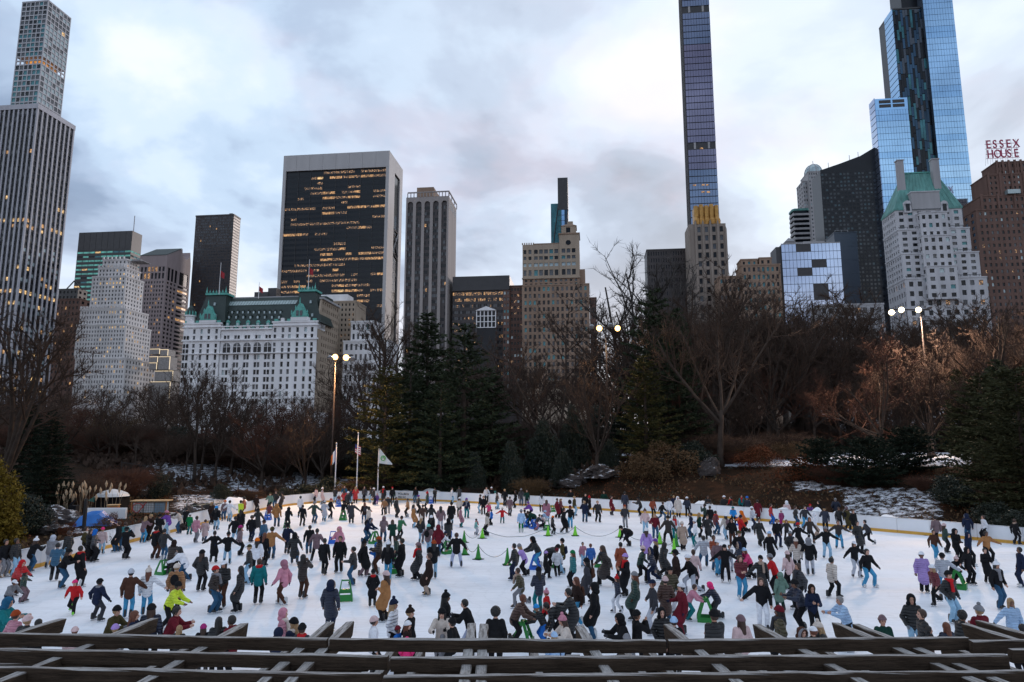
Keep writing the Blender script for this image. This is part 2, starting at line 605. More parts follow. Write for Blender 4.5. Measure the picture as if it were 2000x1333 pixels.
# ---- dark slab with teal lit floors
b = Bld('office_slab', 'dark office slab with thin teal lit floors behind the white stepped tower', 259, 451, 620)
x0 = b.X(154.5, 456.5); S1 = b.S(278, 459); zt = b.top; zb = b.Z(250, 760); zm = b.Z(255, 487)
tl = chooser(b.rng, [(6, 'lit_teal'), (1.5, 'glass_teal'), (1, 'glass_dark'), (.35, 'lit_yellow')])
td = chooser(b.rng, [(3, 'lit_teal'), (4, 'glass_teal'), (3, 'glass_dark')])
rows = reg(zb, zm, 32, .40)
b.facade('f', 0, x0, 0, zb, zm, reg(x0, 0, 9, .93), rows, 'dark_metal', .3, tl)
b.facade('r', 0, 0, S1, zb, zm, reg(0, S1, 3, .9), rows, 'dark_metal', .3, td)
b.box('wall', 'dark_metal', x0, -.5, .5, S1, zb, zm)
for i in range(9):
    w = -x0 / 9
    b.box('panel', 'dark_metal', x0 + w * i + .12, x0 + w * (i + 1) - .12, -.12, .3, zm + .3, zt - .3)
b.box('crown_wall', 'dark_metal', x0, 0, 0.05, S1, zm, zt)
m = MB(); m.tube([(-2, 4, zt), (-2, 4, zt + 16)], .35, 6); b.part('mast', m, 'grey_stone')
b.finish()

# ---- brown block between the marble tower and the white stepped tower
b = Bld('brown_tower', 'dark brown tower squeezed between the marble tower and the white stepped tower', 157, 585, 520)
x0 = b.X(96, 585); S1 = b.S(163, 590); zt = b.top; zb = b.Z(150, 790)
b.tier(x0, 0, 0, max(S1, 12), zb, zt, 'brown_brick', 8, 18, 2, .5, .5, chooser(b.rng, [(9, 'glass_dark'), (1, 'lit_warm')]))
b.tier(x0 * .85, -6, 4, 14, zt + .8, zt + 9, 'dark_metal', 5, 2, 2, .5, .5)
for xa, xb in ((x0 * .75, x0 * .5), (x0 * .5, x0 * .2)):
    m = MB(); m.tube([(xa, 8, zt + (9.8 if xa == x0 * .75 else 17)), (xb, 8, zt + (17 if xa == x0 * .75 else 9.8))], .5, 5); b.part('roof_brace', m, 'dark_metal')
b.finish()

# ---- white stepped tower
b = Bld('stepped_tower', 'white limestone tower climbing in stepped setbacks to a small top box', 245, 703, 430)
wt = chooser(b.rng, [(10, 'glass_dark'), (4, 'glass_grey'), (1.2, 'lit_yellow'), (.4, 'lit_warm')])
wl = chooser(b.rng, [(3, 'glass_dark'), (2, 'glass_grey'), (6, 'lit_yellow')])
tiers = [(147, 245, 305, 703, 18, 10, 9, 8), (150, 246, 296, 637, 17, 9, 8, 8), (157, 246, 291, 607, 16, 8, 3, 4), (180, 246, 282, 543, 10, 6, 8, 8), (192, 247, 275, 526, 8, 5, 2, 2), (201, 248, 270, 510, 6, 4, 2, 2)]
zprev = b.Z(245, 790)
for k, (pa, pc, pb, py, nf, ns, nr, _) in enumerate(tiers):
    y0 = k * 1.6
    xa, z1 = b.fx(pa, py, y0)
    xc = b.fx(pc, py, y0)[0]
    s1 = b.sx(pb, py, xc)[0]
    b.tier(xa, xc, y0, max(s1, y0 + 3), zprev, z1, 'white_stone', nf, nr, ns, .42, .55, (lambda i, j, nr=nr, k=k: wl(i, j) if (k == 3 and j in (0, 6) and i > 1) or (k in (1, 2) and j == nr - 1 and i > 7) else wt(i, j)), spane=wt, cap=1.0)
    if k in (2, 4, 5):
        for i in range(nf):
            xp = xa + (xc - xa) * (i + .02) / nf
            b.box('pinnacle', 'white_stone', xp, xp + .9, y0 - .5, y0 + .5, z1 + 1.0, z1 + 2.6)
    zprev = z1 + 1.0
b.box('penthouse', 'grey_stone', b.X(216, 500), b.X(253, 500), 12, 22, zprev, b.Z(235, 500))
b.box('penthouse_annex', 'grey_stone', b.X(238, 500), b.X(255, 500), 10, 11.8, zprev, b.Z(235, 502))
b.finish()

# ---- pink granite tower with the split pediment
b = Bld('granite_tower', 'pink granite tower with a gabled top split by a round notch', 327, 500, 540)
x0 = b.X(274, 500); S1 = b.S(374, 500); zt = b.top; zb = b.Z(327, 780); zw = b.Z(327, 547)
gw = chooser(b.rng, [(10, 'glass_dark'), (2, 'glass_grey'), (1.4, 'lit_warm')])
gl = chooser(b.rng, [(3, 'lit_warm'), (2, 'glass_dark'), (2, 'lit_dim')])
rows = reg(zb, zw, 28, .55)
b.facade('f', 0, x0, 0, zb, zw, reg(x0, 0, 9, .5, 1), rows, 'pink_granite', .5, gw)
b.facade('r', 0, 0, S1, zb, zw, [(S1 * .06, S1 * .14), (S1 * .2, S1 * .28), (S1 * .34, S1 * .42), (S1 * .5, S1 * .94)], rows, 'pink_granite', .5, gw)
b.facade('f', 0, x0, 0, zw, zt, reg(x0, 0, 7, .62, 1), [(zw + (zt - zw) * .06, zw + (zt - zw) * .30), (zw + (zt - zw) * .36, zw + (zt - zw) * .56)], 'pink_granite', .6, gl)
b.facade('r', 0, 0, S1, zw, zt, [(S1 * .07, S1 * .17), (S1 * .21, S1 * .31), (S1 * .36, S1 * .46), (S1 * .55, S1 * .92)], [(zw + (zt - zw) * .02, zw + (zt - zw) * .55)], 'pink_granite', .6, 'glass_dark')
b.box('wall', 'pink_granite', x0, -.7, .7, S1, zb, zt)
yr = S1 * .62
m = MB()
zr = b.sx(361, 489, 0)[1]
n = 9
rr = S1 * .17
arc = [(yr + rr * .9 - rr * math.cos(math.pi * i / n * 1.0), zr - 1.0 - rr * 1.15 * math.sin(math.pi * i / n)) for i in range(n + 1)]
poly = [(0, zt + .02), (0, zt + .6), (arc[0][0], zr)] + arc + [(arc[-1][0], zr), (S1, zt + .6), (S1, zt + .02)]
m.prism(poly, 'x', x0, -.05)
b.part('gable', m, 'pink_granite')
m = MB(); m.prism([(-.2, zt + .7), (yr * .96, zr + .3), (yr * .96, zr + .6), (-.2, zt + 1.0)], 'x', x0, -.3); b.part('roof', m, 'roof_green')
b.finish()

# ---- the low building dressed as stacked travelling trunks
b = Bld('trunk_facade', 'low building wrapped as stacked grey trunks with glowing edges', 331, 679, 445)
for (pa, pb, ya, yb) in ((293, 312, 682, 692), (314, 328, 683, 695), (292, 308, 697, 708), (310, 331, 697, 722), (292, 306, 709, 722), (303, 337, 725, 744), (292, 330, 746, 790)):
    xa, z1 = b.fx(pa, ya); xb, z2 = b.fx(pb, yb)
    t = b.box('trunk', 'leather_trunk', xa, xb, 0, 8, z2, z1)
    m = MB()
    w = .22
    for q in ((xa, xb, z1 - w, z1), (xb - w, xb, z2, z1 - w)):
        m.box(q[0], q[1], -.25, -.02, q[2], q[3])
    b.part('edge_light', m, 'lit_strip', t)
b.finish()

# ---- dark bronze tower
b = Bld('bronze_tower', 'plain dark bronze office tower standing over the hotel', 457, 421, 560)
x0 = b.X(382.5, 425.5); S1 = b.S(470, 427.5); zt = b.top; zb = b.Z(450, 720)
bz = chooser(b.rng, [(8, 'glass_grey'), (5, 'bronze'), (.1, 'lit_warm')])
b.tier(x0, 0, 0, S1, zb, zt, 'bronze', 22, 52, 7, .66, .62, bz, rec=.2, cap=1.2, spane='glass_dark')
m = MB(); m.box(-6, -3, 3, 6, zt + 1.2, zt + 3); b.part('roof_unit', m, 'dark_metal')
b.finish(150)

# ---- the swooping travertine-framed black tower
b = Bld('black_glass_tower', 'black glass tower framed in pale travertine with many lit offices', 761, 294.5, 440)
x0 = b.X(554.5, 306); S1 = b.S(787, 328); zt = b.top; zb = b.Z(750, 720)
zg = b.Z(757, 326)
xl, xr = b.X(558.5, 337), b.X(754, 325)
LITS = ["...ddddd", "..LLLLLd", "........", ".dd..L..", "..dLdL.d", "...LdL.L", "........", "dddd.LLL", "...LL...", ".......L", ".ddddd..", ".....dL.", "LLdd....", "....L...", "....d...", "...dL..d", "...L.LLd", "...LdLLL", ".dddd...", "Ldd.L.d.", "..dddd.L", "..dddd..", "dL..LLd.", "LL..LLLL", "...d..d.", "......L.", "..d.dd..", "...d....", ".....L..", "......d.", "..d....."]
nr = 38
rng = b.rng
def sp(i, j):
    k = nr - 1 - j
    c = LITS[k][i // 2] if k < len(LITS) else '.'
    t = rng.random()
    if c == 'L':
        return 'lit_warm' if t < .5 else 'lit_dim' if t < .85 else 'lit_yellow' if t < .92 else 'glass_dark'
    if c == 'd':
        return 'lit_dim' if t < .85 else 'glass_dark'
    return 'lit_dim' if t < .03 else 'glass_dark'
b.facade('f', 1.2, xl, xr, zb, zg, reg(xl, xr, 16, .94), reg(zb, zg, nr, .46), 'dark_spandrel', .12, sp, 'glazed_wall')
for i in range(1, 8):
    c = xl + (xr - xl) * i / 8
    b.box('mullion', 'dark_metal', c - .12, c + .12, .9, 1.25, zb, zg)
b.box('side_frame', 'travertine', x0, xl, 0, S1, zb, zt - 9.2)
b.box('side_frame', 'travertine', xr, -.01, 0, 3, zb, zt - 9.2)
w = -x0 / 8
for i in range(8):
    b.box('frieze_panel', 'travertine', x0 + w * i + (.06 if i else 0), x0 + w * (i + 1) - .06, -.02, 2.5, zg + .01, zt)
b.box('wall', 'dark_spandrel', xl + .1, -1.2, 1.5, S1 - .2, zb, zt - .2)
ya, yb2 = S1 * .42, S1 * .80
zs1 = b.sx(775, 343, 0)[1]
for (y0, y1, z0, z1) in ((0, ya, zb, zs1), (yb2, S1, zb, zs1), (0, S1, zs1, zt - .01)):
    b.box('side_pier', 'travertine', -1.1, .01, y0 + .01, y1, z0, z1)
b.box('side_glass', 'glass_dark', -1.15, -.9, ya, yb2, zb, zs1)
zx = [b.sx(772, y, 0)[1] for y in (450, 473, 497, 501)]
for (p0, q0, p1, q1) in ((ya, zx[2], yb2, zx[0]), (ya, zx[0], yb2, zx[2]), (ya, zx[0], yb2, zx[0]), (ya, zx[2], yb2, zx[2] - 2)):
    m = MB(); m.tube([(-.3, p0, q0), (-.3, p1, q1)], .55, 4); b.part('cross_brace', m, 'travertine')
b.box('roof', 'travertine', x0 + .05, -.05, 2.5, S1, zt - .6, zt - .02)
b.finish()

# ---- the tower with five arched bays
b = Bld('arched_tower', 'slim stone tower with five dark bays ending in round arches', 876.5, 383, 430)
x0 = b.X(793.5, 386); S1 = b.S(891.5, 398); zt = b.top; zb = b.Z(870, 700)
nb = 5
p = -x0 / nb
r = p * .33
zsp = b.Z(876, 391.5) - r
cols = [(x0 + p * (i + .5) - r, x0 + p * (i + .5) + r) for i in range(nb)]
b.facade('f', 0, x0, 0, zb, zt, cols, [(zb + .5, zsp + r)], 'taupe_stone', 1.0, None)
nfl = 26
for i, (c0, c1) in enumerate(cols):
    bt = chooser(b.rng, [(5, 'glass_dark'), (3, 'glass_grey'), (2, 'bronze'), (.12, 'lit_warm')])
    b.box('bay_wall', 'bronze', c0, c1, 1.0, 1.3, zb, zsp + r)
    for j in range(nfl):
        z0 = zb + (zsp - zb) * j / nfl
        h = (zsp - zb) / nfl
        for q in (0, 1, 2):
            a = c0 + (c1 - c0) * (q + .06) / 3
            b.panes.append(('f', 0.95, a, a + (c1 - c0) * .88 / 3, z0 + h * .1, z0 + h * .62, 0, bt(i, j)))
    arch_fill(b, 'f', 0, c0, c1, zsp, zsp + r + .05, 'taupe_stone', .02)
b.box('wall', 'taupe_stone', x0, 0, 1.35, S1, zb, zt)
b.box('side_wall', 'taupe_stone', -1.2, .02, .02, S1, zb, zt)
for i in range(5):
    y = S1 * (.12 + .18 * i)
    b.box('slit', 'glass_dark', -.1, .06, y, y + S1 * .07, b.sx(883, 408, 0)[1] - 2.5, b.sx(883, 403, 0)[1])
zp = b.Z(876, 373)
b.box('rail', 'taupe_stone', x0 + 1, .4, -.4, .2, zp - .8, zp)
b.box('rail', 'taupe_stone', -.2, .4, .2, S1, zp - .8, zp)
for i in range(14):
    x = x0 + 1 + (-x0 - 1) * i / 13
    b.box('post', 'taupe_stone', x - .25, x + .25, -.3, .1, zt + .02, zp - .8)
for i in range(4):
    y = S1 * i / 3
    b.box('post', 'taupe_stone', -.15, .35, y + .3, y + .8, zt + .02, zp - .8)
xa, xb = b.X(810, 360), b.X(843, 360)
b.box('penthouse', 'tan_brick', xa, xb, 6, 22, zt + .02, b.Z(843, 359))
b.finish()

# ---- low wide dark building with lit floors
b = Bld('wide_office', 'low wide dark office block with three lit floors and a black top', 995, 538, 430)
x0 = b.X(884, 543); zt = b.top; zb = b.Z(990, 760)
z1 = b.Z(990, 566); z2 = b.Z(990, 608)
b.box('top_box', 'dark_metal', x0, 0, 0, 30, z1, zt)
lt = chooser(b.rng, [(5, 'lit_dim'), (3, 'lit_warm'), (1, 'glass_dark')])
dk = chooser(b.rng, [(6, 'glass_dark'), (2, 'lit_dim'), (3, 'glass_grey')])
xe = b.X(982, 570)
b.facade('f', 1, x0, xe, zb, z1 - .02, reg(x0, xe, 26, .8), reg(zb, z1, 16, .5), 'bronze', .3, lambda i, j: lt(i, j) if j in (15, 14) else dk(i, j))
b.box('wall', 'bronze', x0, xe, 1.6, 30, zb, z1 - .02)
b.tier(xe + .05, 0, .6, 20, zb, z1 - .04, 'brown_brick', 2, 16, 0, .6, .5, chooser(b.rng, [(3, 'glass_pale'), (3, 'glass_grey'), (1, 'glass_teal')]), cap=0)
b.tier(.1, b.X(1021, 555), 3, 20, zb, b.Z(1010, 558), 'brown_brick', 4, 17, 0, .6, .45, chooser(b.rng, [(5, 'glass_dark'), (1, 'lit_dim'), (1, 'glass_pale')]))
b.finish()
b = Bld('lattice_pavilion', 'small white latticed roof pavilion in front of the dark office block', 968, 603, 405)
xa = b.X(931, 603); z0 = b.Z(950, 640); zt = b.top
b.box('wall', 'glass_dark', xa, 0, .3, 9, z0, zt - 1.5)
for i in range(6):
    x = xa - xa * i / 5
    b.box('post', 'plaza_white', x - .25, x + .25, -.1, .4, z0, zt - 1)
for i in range(4):
    z = z0 + (zt - 1 - z0) * i / 3
    b.box('rail', 'plaza_white', xa, 0, -.25, -.05, z - .22, z + .22)
m = MB(); m.prism([(xa - .6, zt - 1), (xa * .5, zt + 1.5), (.6, zt - 1)], 'y', -.5, 9); b.part('roof', m, 'plaza_white')
b.finish()

# ---- tan stepped tower
b = Bld('tan_tower', 'tan brick apartment tower with a square belvedere on top', 1131.5, 463, 420)
zt = b.Z(1060, 477.5); zb = b.Z(1100, 760)
def z5(y): return b.Z(1075, 330 + y / 3.3325)
def x5(x, y=560): return b.X(860 + x / 3.3325, 330 + y / 3.3325)
colsL = [(x5(541), x5(560)), (x5(574), x5(593))]
colsC = [(x5(c - 12), x5(c + 12)) for c in (622, 655, 688, 722, 755)]
colsR = [(x5(c - 12), x5(c + 12)) for c in (802, 835, 868)]
rowsT = [(z5(694), z5(657)), (z5(634), z5(612)), (z5(590), z5(568)), (z5(551), z5(524))]
tt = chooser(b.rng, [(5, 'glass_grey'), (3, 'glass_dark'), (3, 'glass_teal')])
pn = lambda i, j: 'glass_pale' if j == 1 else tt(i, j)
xs0, xs1, xs2, xs3 = x5(535), x5(606), x5(775), x5(905)
zlow = z5(708)
b.facade('f', 0, xs0, xs1, zlow, zt, colsL, rowsT, 'buff_stone', .6, pn)
b.facade('f', 0, xs1, xs2, zlow, zt, colsC, rowsT, 'buff_stone', .6, pn)
ztw = z5(432)
b.facade('f', -.6, xs2, xs3, zlow, ztw, colsR, rowsT, 'buff_stone', .6, pn)
b.box('wall', 'buff_stone', xs0, xs3 - .02, .7, 24, zlow, zt)
b.box('tower_wall', 'buff_stone', xs2, xs3, .05, 14, zt, ztw)
b.box('belt_course', 'buff_stone', xs0 - .3, xs3 + .3, -1.1, .3, zlow - .8, zlow)
m = MB(); m.lathe([(1.6, 0), (1.6, .3)], seg=16); o = b.part('round_window', m, 'glass_dark'); o.location = (x5(834), -.55, z5(486)); o.rotation_euler = (R(90), 0, 0)
b.box('cornice', 'tan_brick', xs2 - .5, xs3 + .5, -1.1, 14.3, ztw, ztw + .8)
zq = z5(375)
b.facade('f', .3, x5(790), x5(885), ztw + .8, zq, [(x5(820), x5(848))], [(ztw + 1.4, zq - 1)], 'buff_stone', .6, 'glass_dark')
b.box('belvedere', 'buff_stone', x5(790), x5(885), 1.0, 11, ztw + .8, zq)
m = MB(); m.frustum((x5(785), x5(890), -.1, 11.5), (x5(815), x5(865), 3, 8), zq, zq + 1.8); b.part('roof', m, 'tan_brick')
b.box('chimney', 'buff_stone', x5(828), x5(865), 3.5, 7, zq + 1.4, z5(336))
for i in range(6):
    x = xs0 + (xs1 - xs0) * i / 5.0
    b.box('merlon', 'buff_stone', x - .35, x + .35, -.2, .5, zt + .01, zt + 1.2)
b.box('parapet', 'tan_brick', xs1 + .4, xs2 - .1, -.15, .5, zt + .01, zt + .6)
low = chooser(b.rng, [(6, 'glass_dark'), (3, 'glass_grey'), (1.5, 'glass_teal')])
b.tier(xs0, x5(905), -.3, 24, z5(765), zlow - .8, 'tan_brick', 11, 2, 0, .5, .62, low, cap=0)
b.tier(xs0 - .2, x5(965), -2.2, 24, zb, z5(765) - .01, 'tan_brick', 14, 15, 0, .5, .6, low, cap=.8)
b.box('side_wing', 'tan_brick', x5(905) + .05, x5(940), 2, 22, z5(765) + .9, z5(655))
b.tier(x5(967), x5(1010), 3, 22, zb, z5(845), 'brown_brick', 3, 12, 0, .5, .5, low)
b.finish()

# ---- far thin glass tower
b = Bld('glass_needle', 'thin black and teal glass tower rising behind the tan tower', 1108.5, 347, 800)
xa, xb = b.X(1089, 347), b.X(1075.3, 396)
zt = b.top; z1 = b.Z(1100, 410); z2 = b.Z(1082, 396); zb = b.Z(1100, 560)
b.box('top_frame', 'dark_metal', xa, 0, 0, 24, z1, zt)
for k in range(3):
    for j in range(14):
        h = (z1 - zb) / 14; w = -xa / 3
        b.box('glass_panel', ('glass_teal', 'glass_blue_dark', 'glass_sky_b')[(k * 2 + j * 3) % 3], xa + w * k + .25, xa + w * (k + 1) - .25, 0, .4, zb + h * j + .3, zb + h * (j + 1) - .3)
b.box('wall', 'dark_metal', xa, 0, .3, 24, zb, z1)
b.box('wing', 'glass_teal', xb, xa - .1, 4, 24, zb, z2)
for (p0, p1) in (((xa, zb + 10), (0, z1)), ((xb, zb + 30), (xa, z2 - 4)), ((0, zb + 10), (xa, zb + 45))):
    m = MB(); m.tube([(p0[0], -.2 if p0[0] > xb + 1 else 3.7, p0[1]), (p1[0], -.2 if p0[0] > xb + 1 else 3.7, p1[1])], .6, 4); b.part('diagonal', m, 'dark_metal')
b.finish()

# ---- pencil tower
b = Bld('pencil_tower', 'extremely thin plum and blue glass tower with black bands, leaving the frame', 1349, 420, 520, 'l')
def z6(y, x=395): return b.Z(1200 + x / 2.38, y / 2.38)
x1 = b.X(1405, 420); S1 = 16.0
zb = b.Z(1349, 620); ztop = b.Z(1340, -70)
fl = (z6(60) - z6(650)) / 19.5
b.box('core', 'dark_metal', .15, x1 - .15, .5, S1, zb, ztop)
b.box('side_wall', 'bronze', -.2, .15, .4, S1, zb, ztop)
for i in range(7):
    y = 1 + i * 2.3
    m = MB(); m.box(-.6, -.2, y, y + .7, zb, ztop - i * 3); b.part('side_pier', m, 'bronze')
bands = [z6(662), z6(47)]
k = 0
z = bands[0] - fl * 22
while z < ztop - 2:
    if any(abs(z + fl / 2 - bb) < fl * .5 for bb in bands):
        for c in (.25, .75):
            b.box('band_strut', 'grey_stone', x1 * c - .8, x1 * c + .8, 0, .5, z + .1, z + fl - .1)
    else:
        tone = 'glass_plum' if (z > z6(800) and z < z6(230)) else 'glass_plum_b'
        m = MB()
        n = 10
        for q in range(n):
            m.box(x1 * q / n + .1, x1 * (q + 1) / n - .1, -.12 * (q % 2), .5, z + .12, z + fl * .9)
        g = b.part('glass_band', m, tone)
    k += 1
    z += fl
for (px, py) in ((365, 862), (405, 860), (425, 860), (405, 893), (430, 893), (398, 690)):
    xx, zz = b.fx(1200 + px / 2.38, py / 2.38)
    b.box('window', 'lit_warm', xx, xx + 2.4, -.3, 0, zz - .7, zz + .4)
b.finish()

# ---- gold crown tower, brown block and tan blocks at its feet
b = Bld('brown_block', 'plain dark brown block left of the gold crowned tower', 1263, 490, 450, 'l')
x1 = b.X(1344, 490); zb = b.Z(1300, 700)
b.tier(0, x1, 0, 20, zb, b.top, 'bronze', 16, 16, 0, .4, .6, chooser(b.rng, [(6, 'glass_dark'), (3, 'bronze')]))
b.finish(100)
b = Bld('gold_crowned_tower', 'grey stone tower with a fluted gold crown in front of the thin glass tower', 1344.5, 436, 420, 'l')
x1 = b.X(1417, 436); zt = b.top; zb = b.Z(1380, 700)
cols = [(x1 * f - 1.0, x1 * f + 1.0) for f in (.28, .48, .68, .88)]
rows = [(zt - 6.4 - 5.6 * i, zt - 2.9 - 5.6 * i) for i in range(16)][::-1]
b.facade('f', 0, 0, x1, zb, zt - 1, cols, rows, 'warm_grey', .6, chooser(b.rng, [(5, 'glass_dark'), (2, 'glass_grey')]))
b.box('wall', 'warm_grey', 0, x1, .7, 18, zb, zt - 1)
for f in (0, .18, .38, .58, .78, .985):
    m = MB(); m.box(x1 * f - .5, x1 * f + .7, -.9, .1, zb, zt - (.2 if .1 < f < .9 else 5)); m.prism([(x1 * f - .5, zt - .2 if .1 < f < .9 else zt - 5), (x1 * f + .1, zt + 1.6 if .1 < f < .9 else zt - 3), (x1 * f + .7, zt - .2 if .1 < f < .9 else zt - 5)], 'y', -.9, .1)
    b.part('pier', m, 'warm_grey')
xa, xb = b.X(1356.5, 430), b.X(1407, 430)
zc = b.Z(1380, 397)
nfl = 5
w = (xb - xa) / nfl
for i in range(nfl):
    c = xa + w * (i + .5)
    m = MB()
    m.tube([(c, 1.5, zt - .9), (c, 1.2, zt + 1.5), (c, 3.0, zt + 4.5), (c, 3.4, zc - .8 + (i % 2) * .8)], [w * .62, w * .62, w * .46, w * .44], 8)
    b.part('crown_flute', m, 'gold')
b.box('crown_core', 'gold', xa + .5, xb - .5, 3.2, 11, zt - 1, zc - 1.2)
b.finish()
b = Bld('tan_block', 'tan brick apartment block with a stepped roofline beside the gold crowned tower', 1448, 520, 395, 'l')
x1 = b.X(1524, 520); zt = b.top; zb = b.Z(1480, 700)
tn = chooser(b.rng, [(4, 'glass_dark'), (3, 'glass_teal'), (2, 'glass_grey')])
b.tier(0, x1, 0, 16, zb, zt, 'tan_brick', 8, 12, 0, .5, .55, tn)
b.tier(x1 * .02, x1 * .45, 3, 14, zt + .8, b.Z(1460, 506), 'tan_brick', 3, 1, 0, .4, .5, tn)
b.tier(x1 * .5, x1 * .82, 3, 14, zt + .8, b.Z(1490, 503), 'tan_brick', 2, 1, 0, .4, .5, tn)
b.tier(b.X(1405, 540), -.1, 2, 16, zb, b.Z(1430, 540), 'tan_brick', 5, 10, 0, .5, .5, tn)
b.finish()

# ---- mirrored hotel and its dark blue slab
b = Bld('mirror_glass_block', 'lavender mirror glass block with black slots cut into its front', 1525.5, 478, 400, 'l')
def q7(x, y): return b.fx(1500 + x / 3.332, 280 + y / 3.332)
x1 = b.X(1641, 477); zt = b.top; zb = b.Z(1560, 700)
nr, nc = 14, 16
slots = [(188, 265, 672, 694), (285, 365, 755, 777), (195, 278, 845, 864), (300, 385, 930, 1002)]
sl = [(q7(a, c)[0], q7(bb, c)[0], q7(a, d)[1], q7(a, c)[1]) for a, bb, c, d in slots]
h = (zt - zb) / nr; w = x1 / nc
for j in range(nr):
    for i in range(nc):
        xa, xb2, za, zz = w * i, w * (i + 1), zb + h * j, zb + h * (j + 1)
        cx, cz = (xa + xb2) / 2, (za + zz) / 2
        if any(s[0] - w * .3 < cx < s[1] + w * .2 and s[2] - h * .3 < cz < s[3] + h * .2 for s in sl):
            continue
        if cz < q7(100, 1040)[1] and j < 2:
            continue
        m = MB(); m.box(xa + .09, xb2 - .09, random.Random(i * 31 + j).uniform(-.04, .04), .35, za + .14, zz - .14)
        b.part('glass_panel', m, 'glass_lav')
b.box('wall', 'dark_metal', 0, x1, .3, 14, zb, zt - .1)
b.box('side_wall', 'dark_metal', b.X(1516, 482) , -.05, 1.0, 14, zb, zt - 1.2)
b.box('roof_unit', 'grey_stone', x1 * .42, x1 * .78, 4, 10, zt + .02, zt + 2.6)
b.box('parapet', 'grey_stone', 0, x1, .05, .5, zt + .0, zt + .5)
b.finish()
b = Bld('blue_slab', 'plain windowless dark blue slab beside the mirror glass block', 1629, 456, 425, 'l')
x1 = b.X(1673, 456); zb = b.Z(1650, 700)
for j in range(9):
    z0 = zb + (b.top - zb) * j / 9
    b.box('panel', 'slab_blue', 0, x1, 0, 16, z0 + .06, z0 + (b.top - zb) / 9)
b.box('coping', 'slab_blue', -.2, x1 + .2, -.2, 16.2, b.top + .02, b.top + .6)
m = MB()
for xx in (2, 6, 10):
    m.tube([(xx, 4, b.top), (xx, 4, b.top + 3)], .12, 4)
m.tube([(2, 4, b.top + 3), (10, 4, b.top + 3)], .12, 4)
b.part('roof_rail', m, 'grey_stone')
b.finish()

# ---- towers behind: domed, round balconied, sloping black glass
b = Bld('domed_tower', 'tall grey ribbed tower under a pale green dome', 1571, 372, 700, 'l')
x1 = b.X(1617, 372); zb = b.Z(1590, 640); zt = b.Z(1590, 336); r = x1 / 2
dt = chooser(b.rng, [(5, 'glass_grey'), (3, 'glass_dark'), (2, 'glass_pale')])
b.tier(x1 * .0, x1 * .2, 4, 26, zb, b.Z(1575, 352), 'grey_stone', 2, 34, 3, .5, .5, dt)
b.tier(x1 * .2 + .1, x1, 0, 26, zb, zt, 'grey_stone', 8, 40, 0, .55, .5, dt)
m = MB()
zd = b.Z(1598, 314)
cxx = x1 * .62; rr = x1 * .40; hh = zd - zt
m.tube([(cxx, 13, zt + .8 + hh * math.sin(math.pi / 2 * i / 8)) for i in range(9)], [rr * max(math.cos(math.pi / 2 * i / 8), .03) for i in range(9)], 16)
b.part('dome', m, 'glass_pale')
for i in range(8):
    t = math.pi * 2 * i / 8
    m = MB(); m.tube([(cxx + (rr + .15) * math.cos(t) * math.cos(math.pi / 2 * k / 6), 13 + (rr + .15) * math.sin(t) * math.cos(math.pi / 2 * k / 6), zt + .8 + hh * math.sin(math.pi / 2 * k / 6)) for k in range(7)], .45, 4)
    b.part('dome_rib', m, 'grey_stone')
m = MB(); m.tube([(cxx, 13, zd), (cxx, 13, zd + 5)], .3, 4); b.part('finial', m, 'grey_stone')
b.finish(200)
b = Bld('balcony_tower', 'round cornered tower with stacked balconies below the domed tower', 1548, 412, 600, 'l')
x1 = b.X(1582, 412); zb = b.Z(1560, 640); nfl = 24; h = (b.top - zb) / nfl
b.box('core', 'glass_dark', 1, x1 - 1, 1, 14, zb, b.top)
for j in range(nfl):
    m = MB()
    pr = [(1.5, 0), (0, 2.5), (0, 12), (x1, 12), (x1, 2.5), (x1 - 1.5, 0)]
    m.prism(pr, 'z', zb + h * j, zb + h * j + h * .42)
    b.part('balcony', m, 'grey_stone')
m = MB(); m.prism([(1.5, 0), (0, 2.5), (0, 12), (x1, 12), (x1, 2.5), (x1 - 1.5, 0)], 'z', b.top, b.top + 2); b.part('cornice', m, 'copper')
b.finish()
b = Bld('small_pyramid_roof', 'small grey block with a pyramid roof behind the mirror glass block', 1534, 472, 520, 'l')
x1 = b.X(1553, 472); zb = b.Z(1540, 560)
b.box('wall', 'grey_stone', 0, x1, 0, 7, zb, b.top)
m = MB(); m.frustum((-.3, x1 + .3, -.3, 7.3), (x1 * .45, x1 * .55, 3.3, 3.7), b.top, b.Z(1543, 463)); b.part('roof', m, 'grey_stone')
b.finish()
b = Bld('sloped_glass_tower', 'broad black glass tower whose roof sweeps up to the right', 1602, 333, 480, 'l')
x1 = b.X(1732, 333); zb = b.Z(1700, 680)
zq = [b.Z(1602, 333), b.Z(1640, 320), b.Z(1680, 305), b.Z(1707, 286)]
xq = [0, b.X(1640, 320), b.X(1680, 305), b.X(1712, 286)]
zl = zq[0] - 2
sg = chooser(b.rng, [(6, 'glass_smoke'), (6, 'glass_dark'), (2, 'glass_smoke_b'), (.12, 'lit_warm')])
b.facade('f', 0, 0, x1, zb, zl, reg(0, x1, 18, .62), reg(zb, zl, 44, .55), 'dark_spandrel', .2, sg, 'glazed_wall')
b.box('wall', 'dark_spandrel', 0, x1, .3, 20, zb, zl)
m = MB(); m.prism([(0, zl + .01), (x1, zl + .01), (x1, zq[3] + 4)] + [(xq[i], zq[i]) for i in (3, 2, 1, 0)], 'y', 0.02, 20); b.part('sloped_top', m, 'dark_spandrel')
for xx in (xq[1] * .55, xq[2] * .8, xq[2] * 1.02):
    m = MB(); zz = zq[0] + (zq[2] - zq[0]) * xx / xq[2]; m.tube([(xx, 5, zz - .5), (xx, 5, zz + 5)], .2, 4); b.part('aerial', m, 'grey_stone')
b.finish()

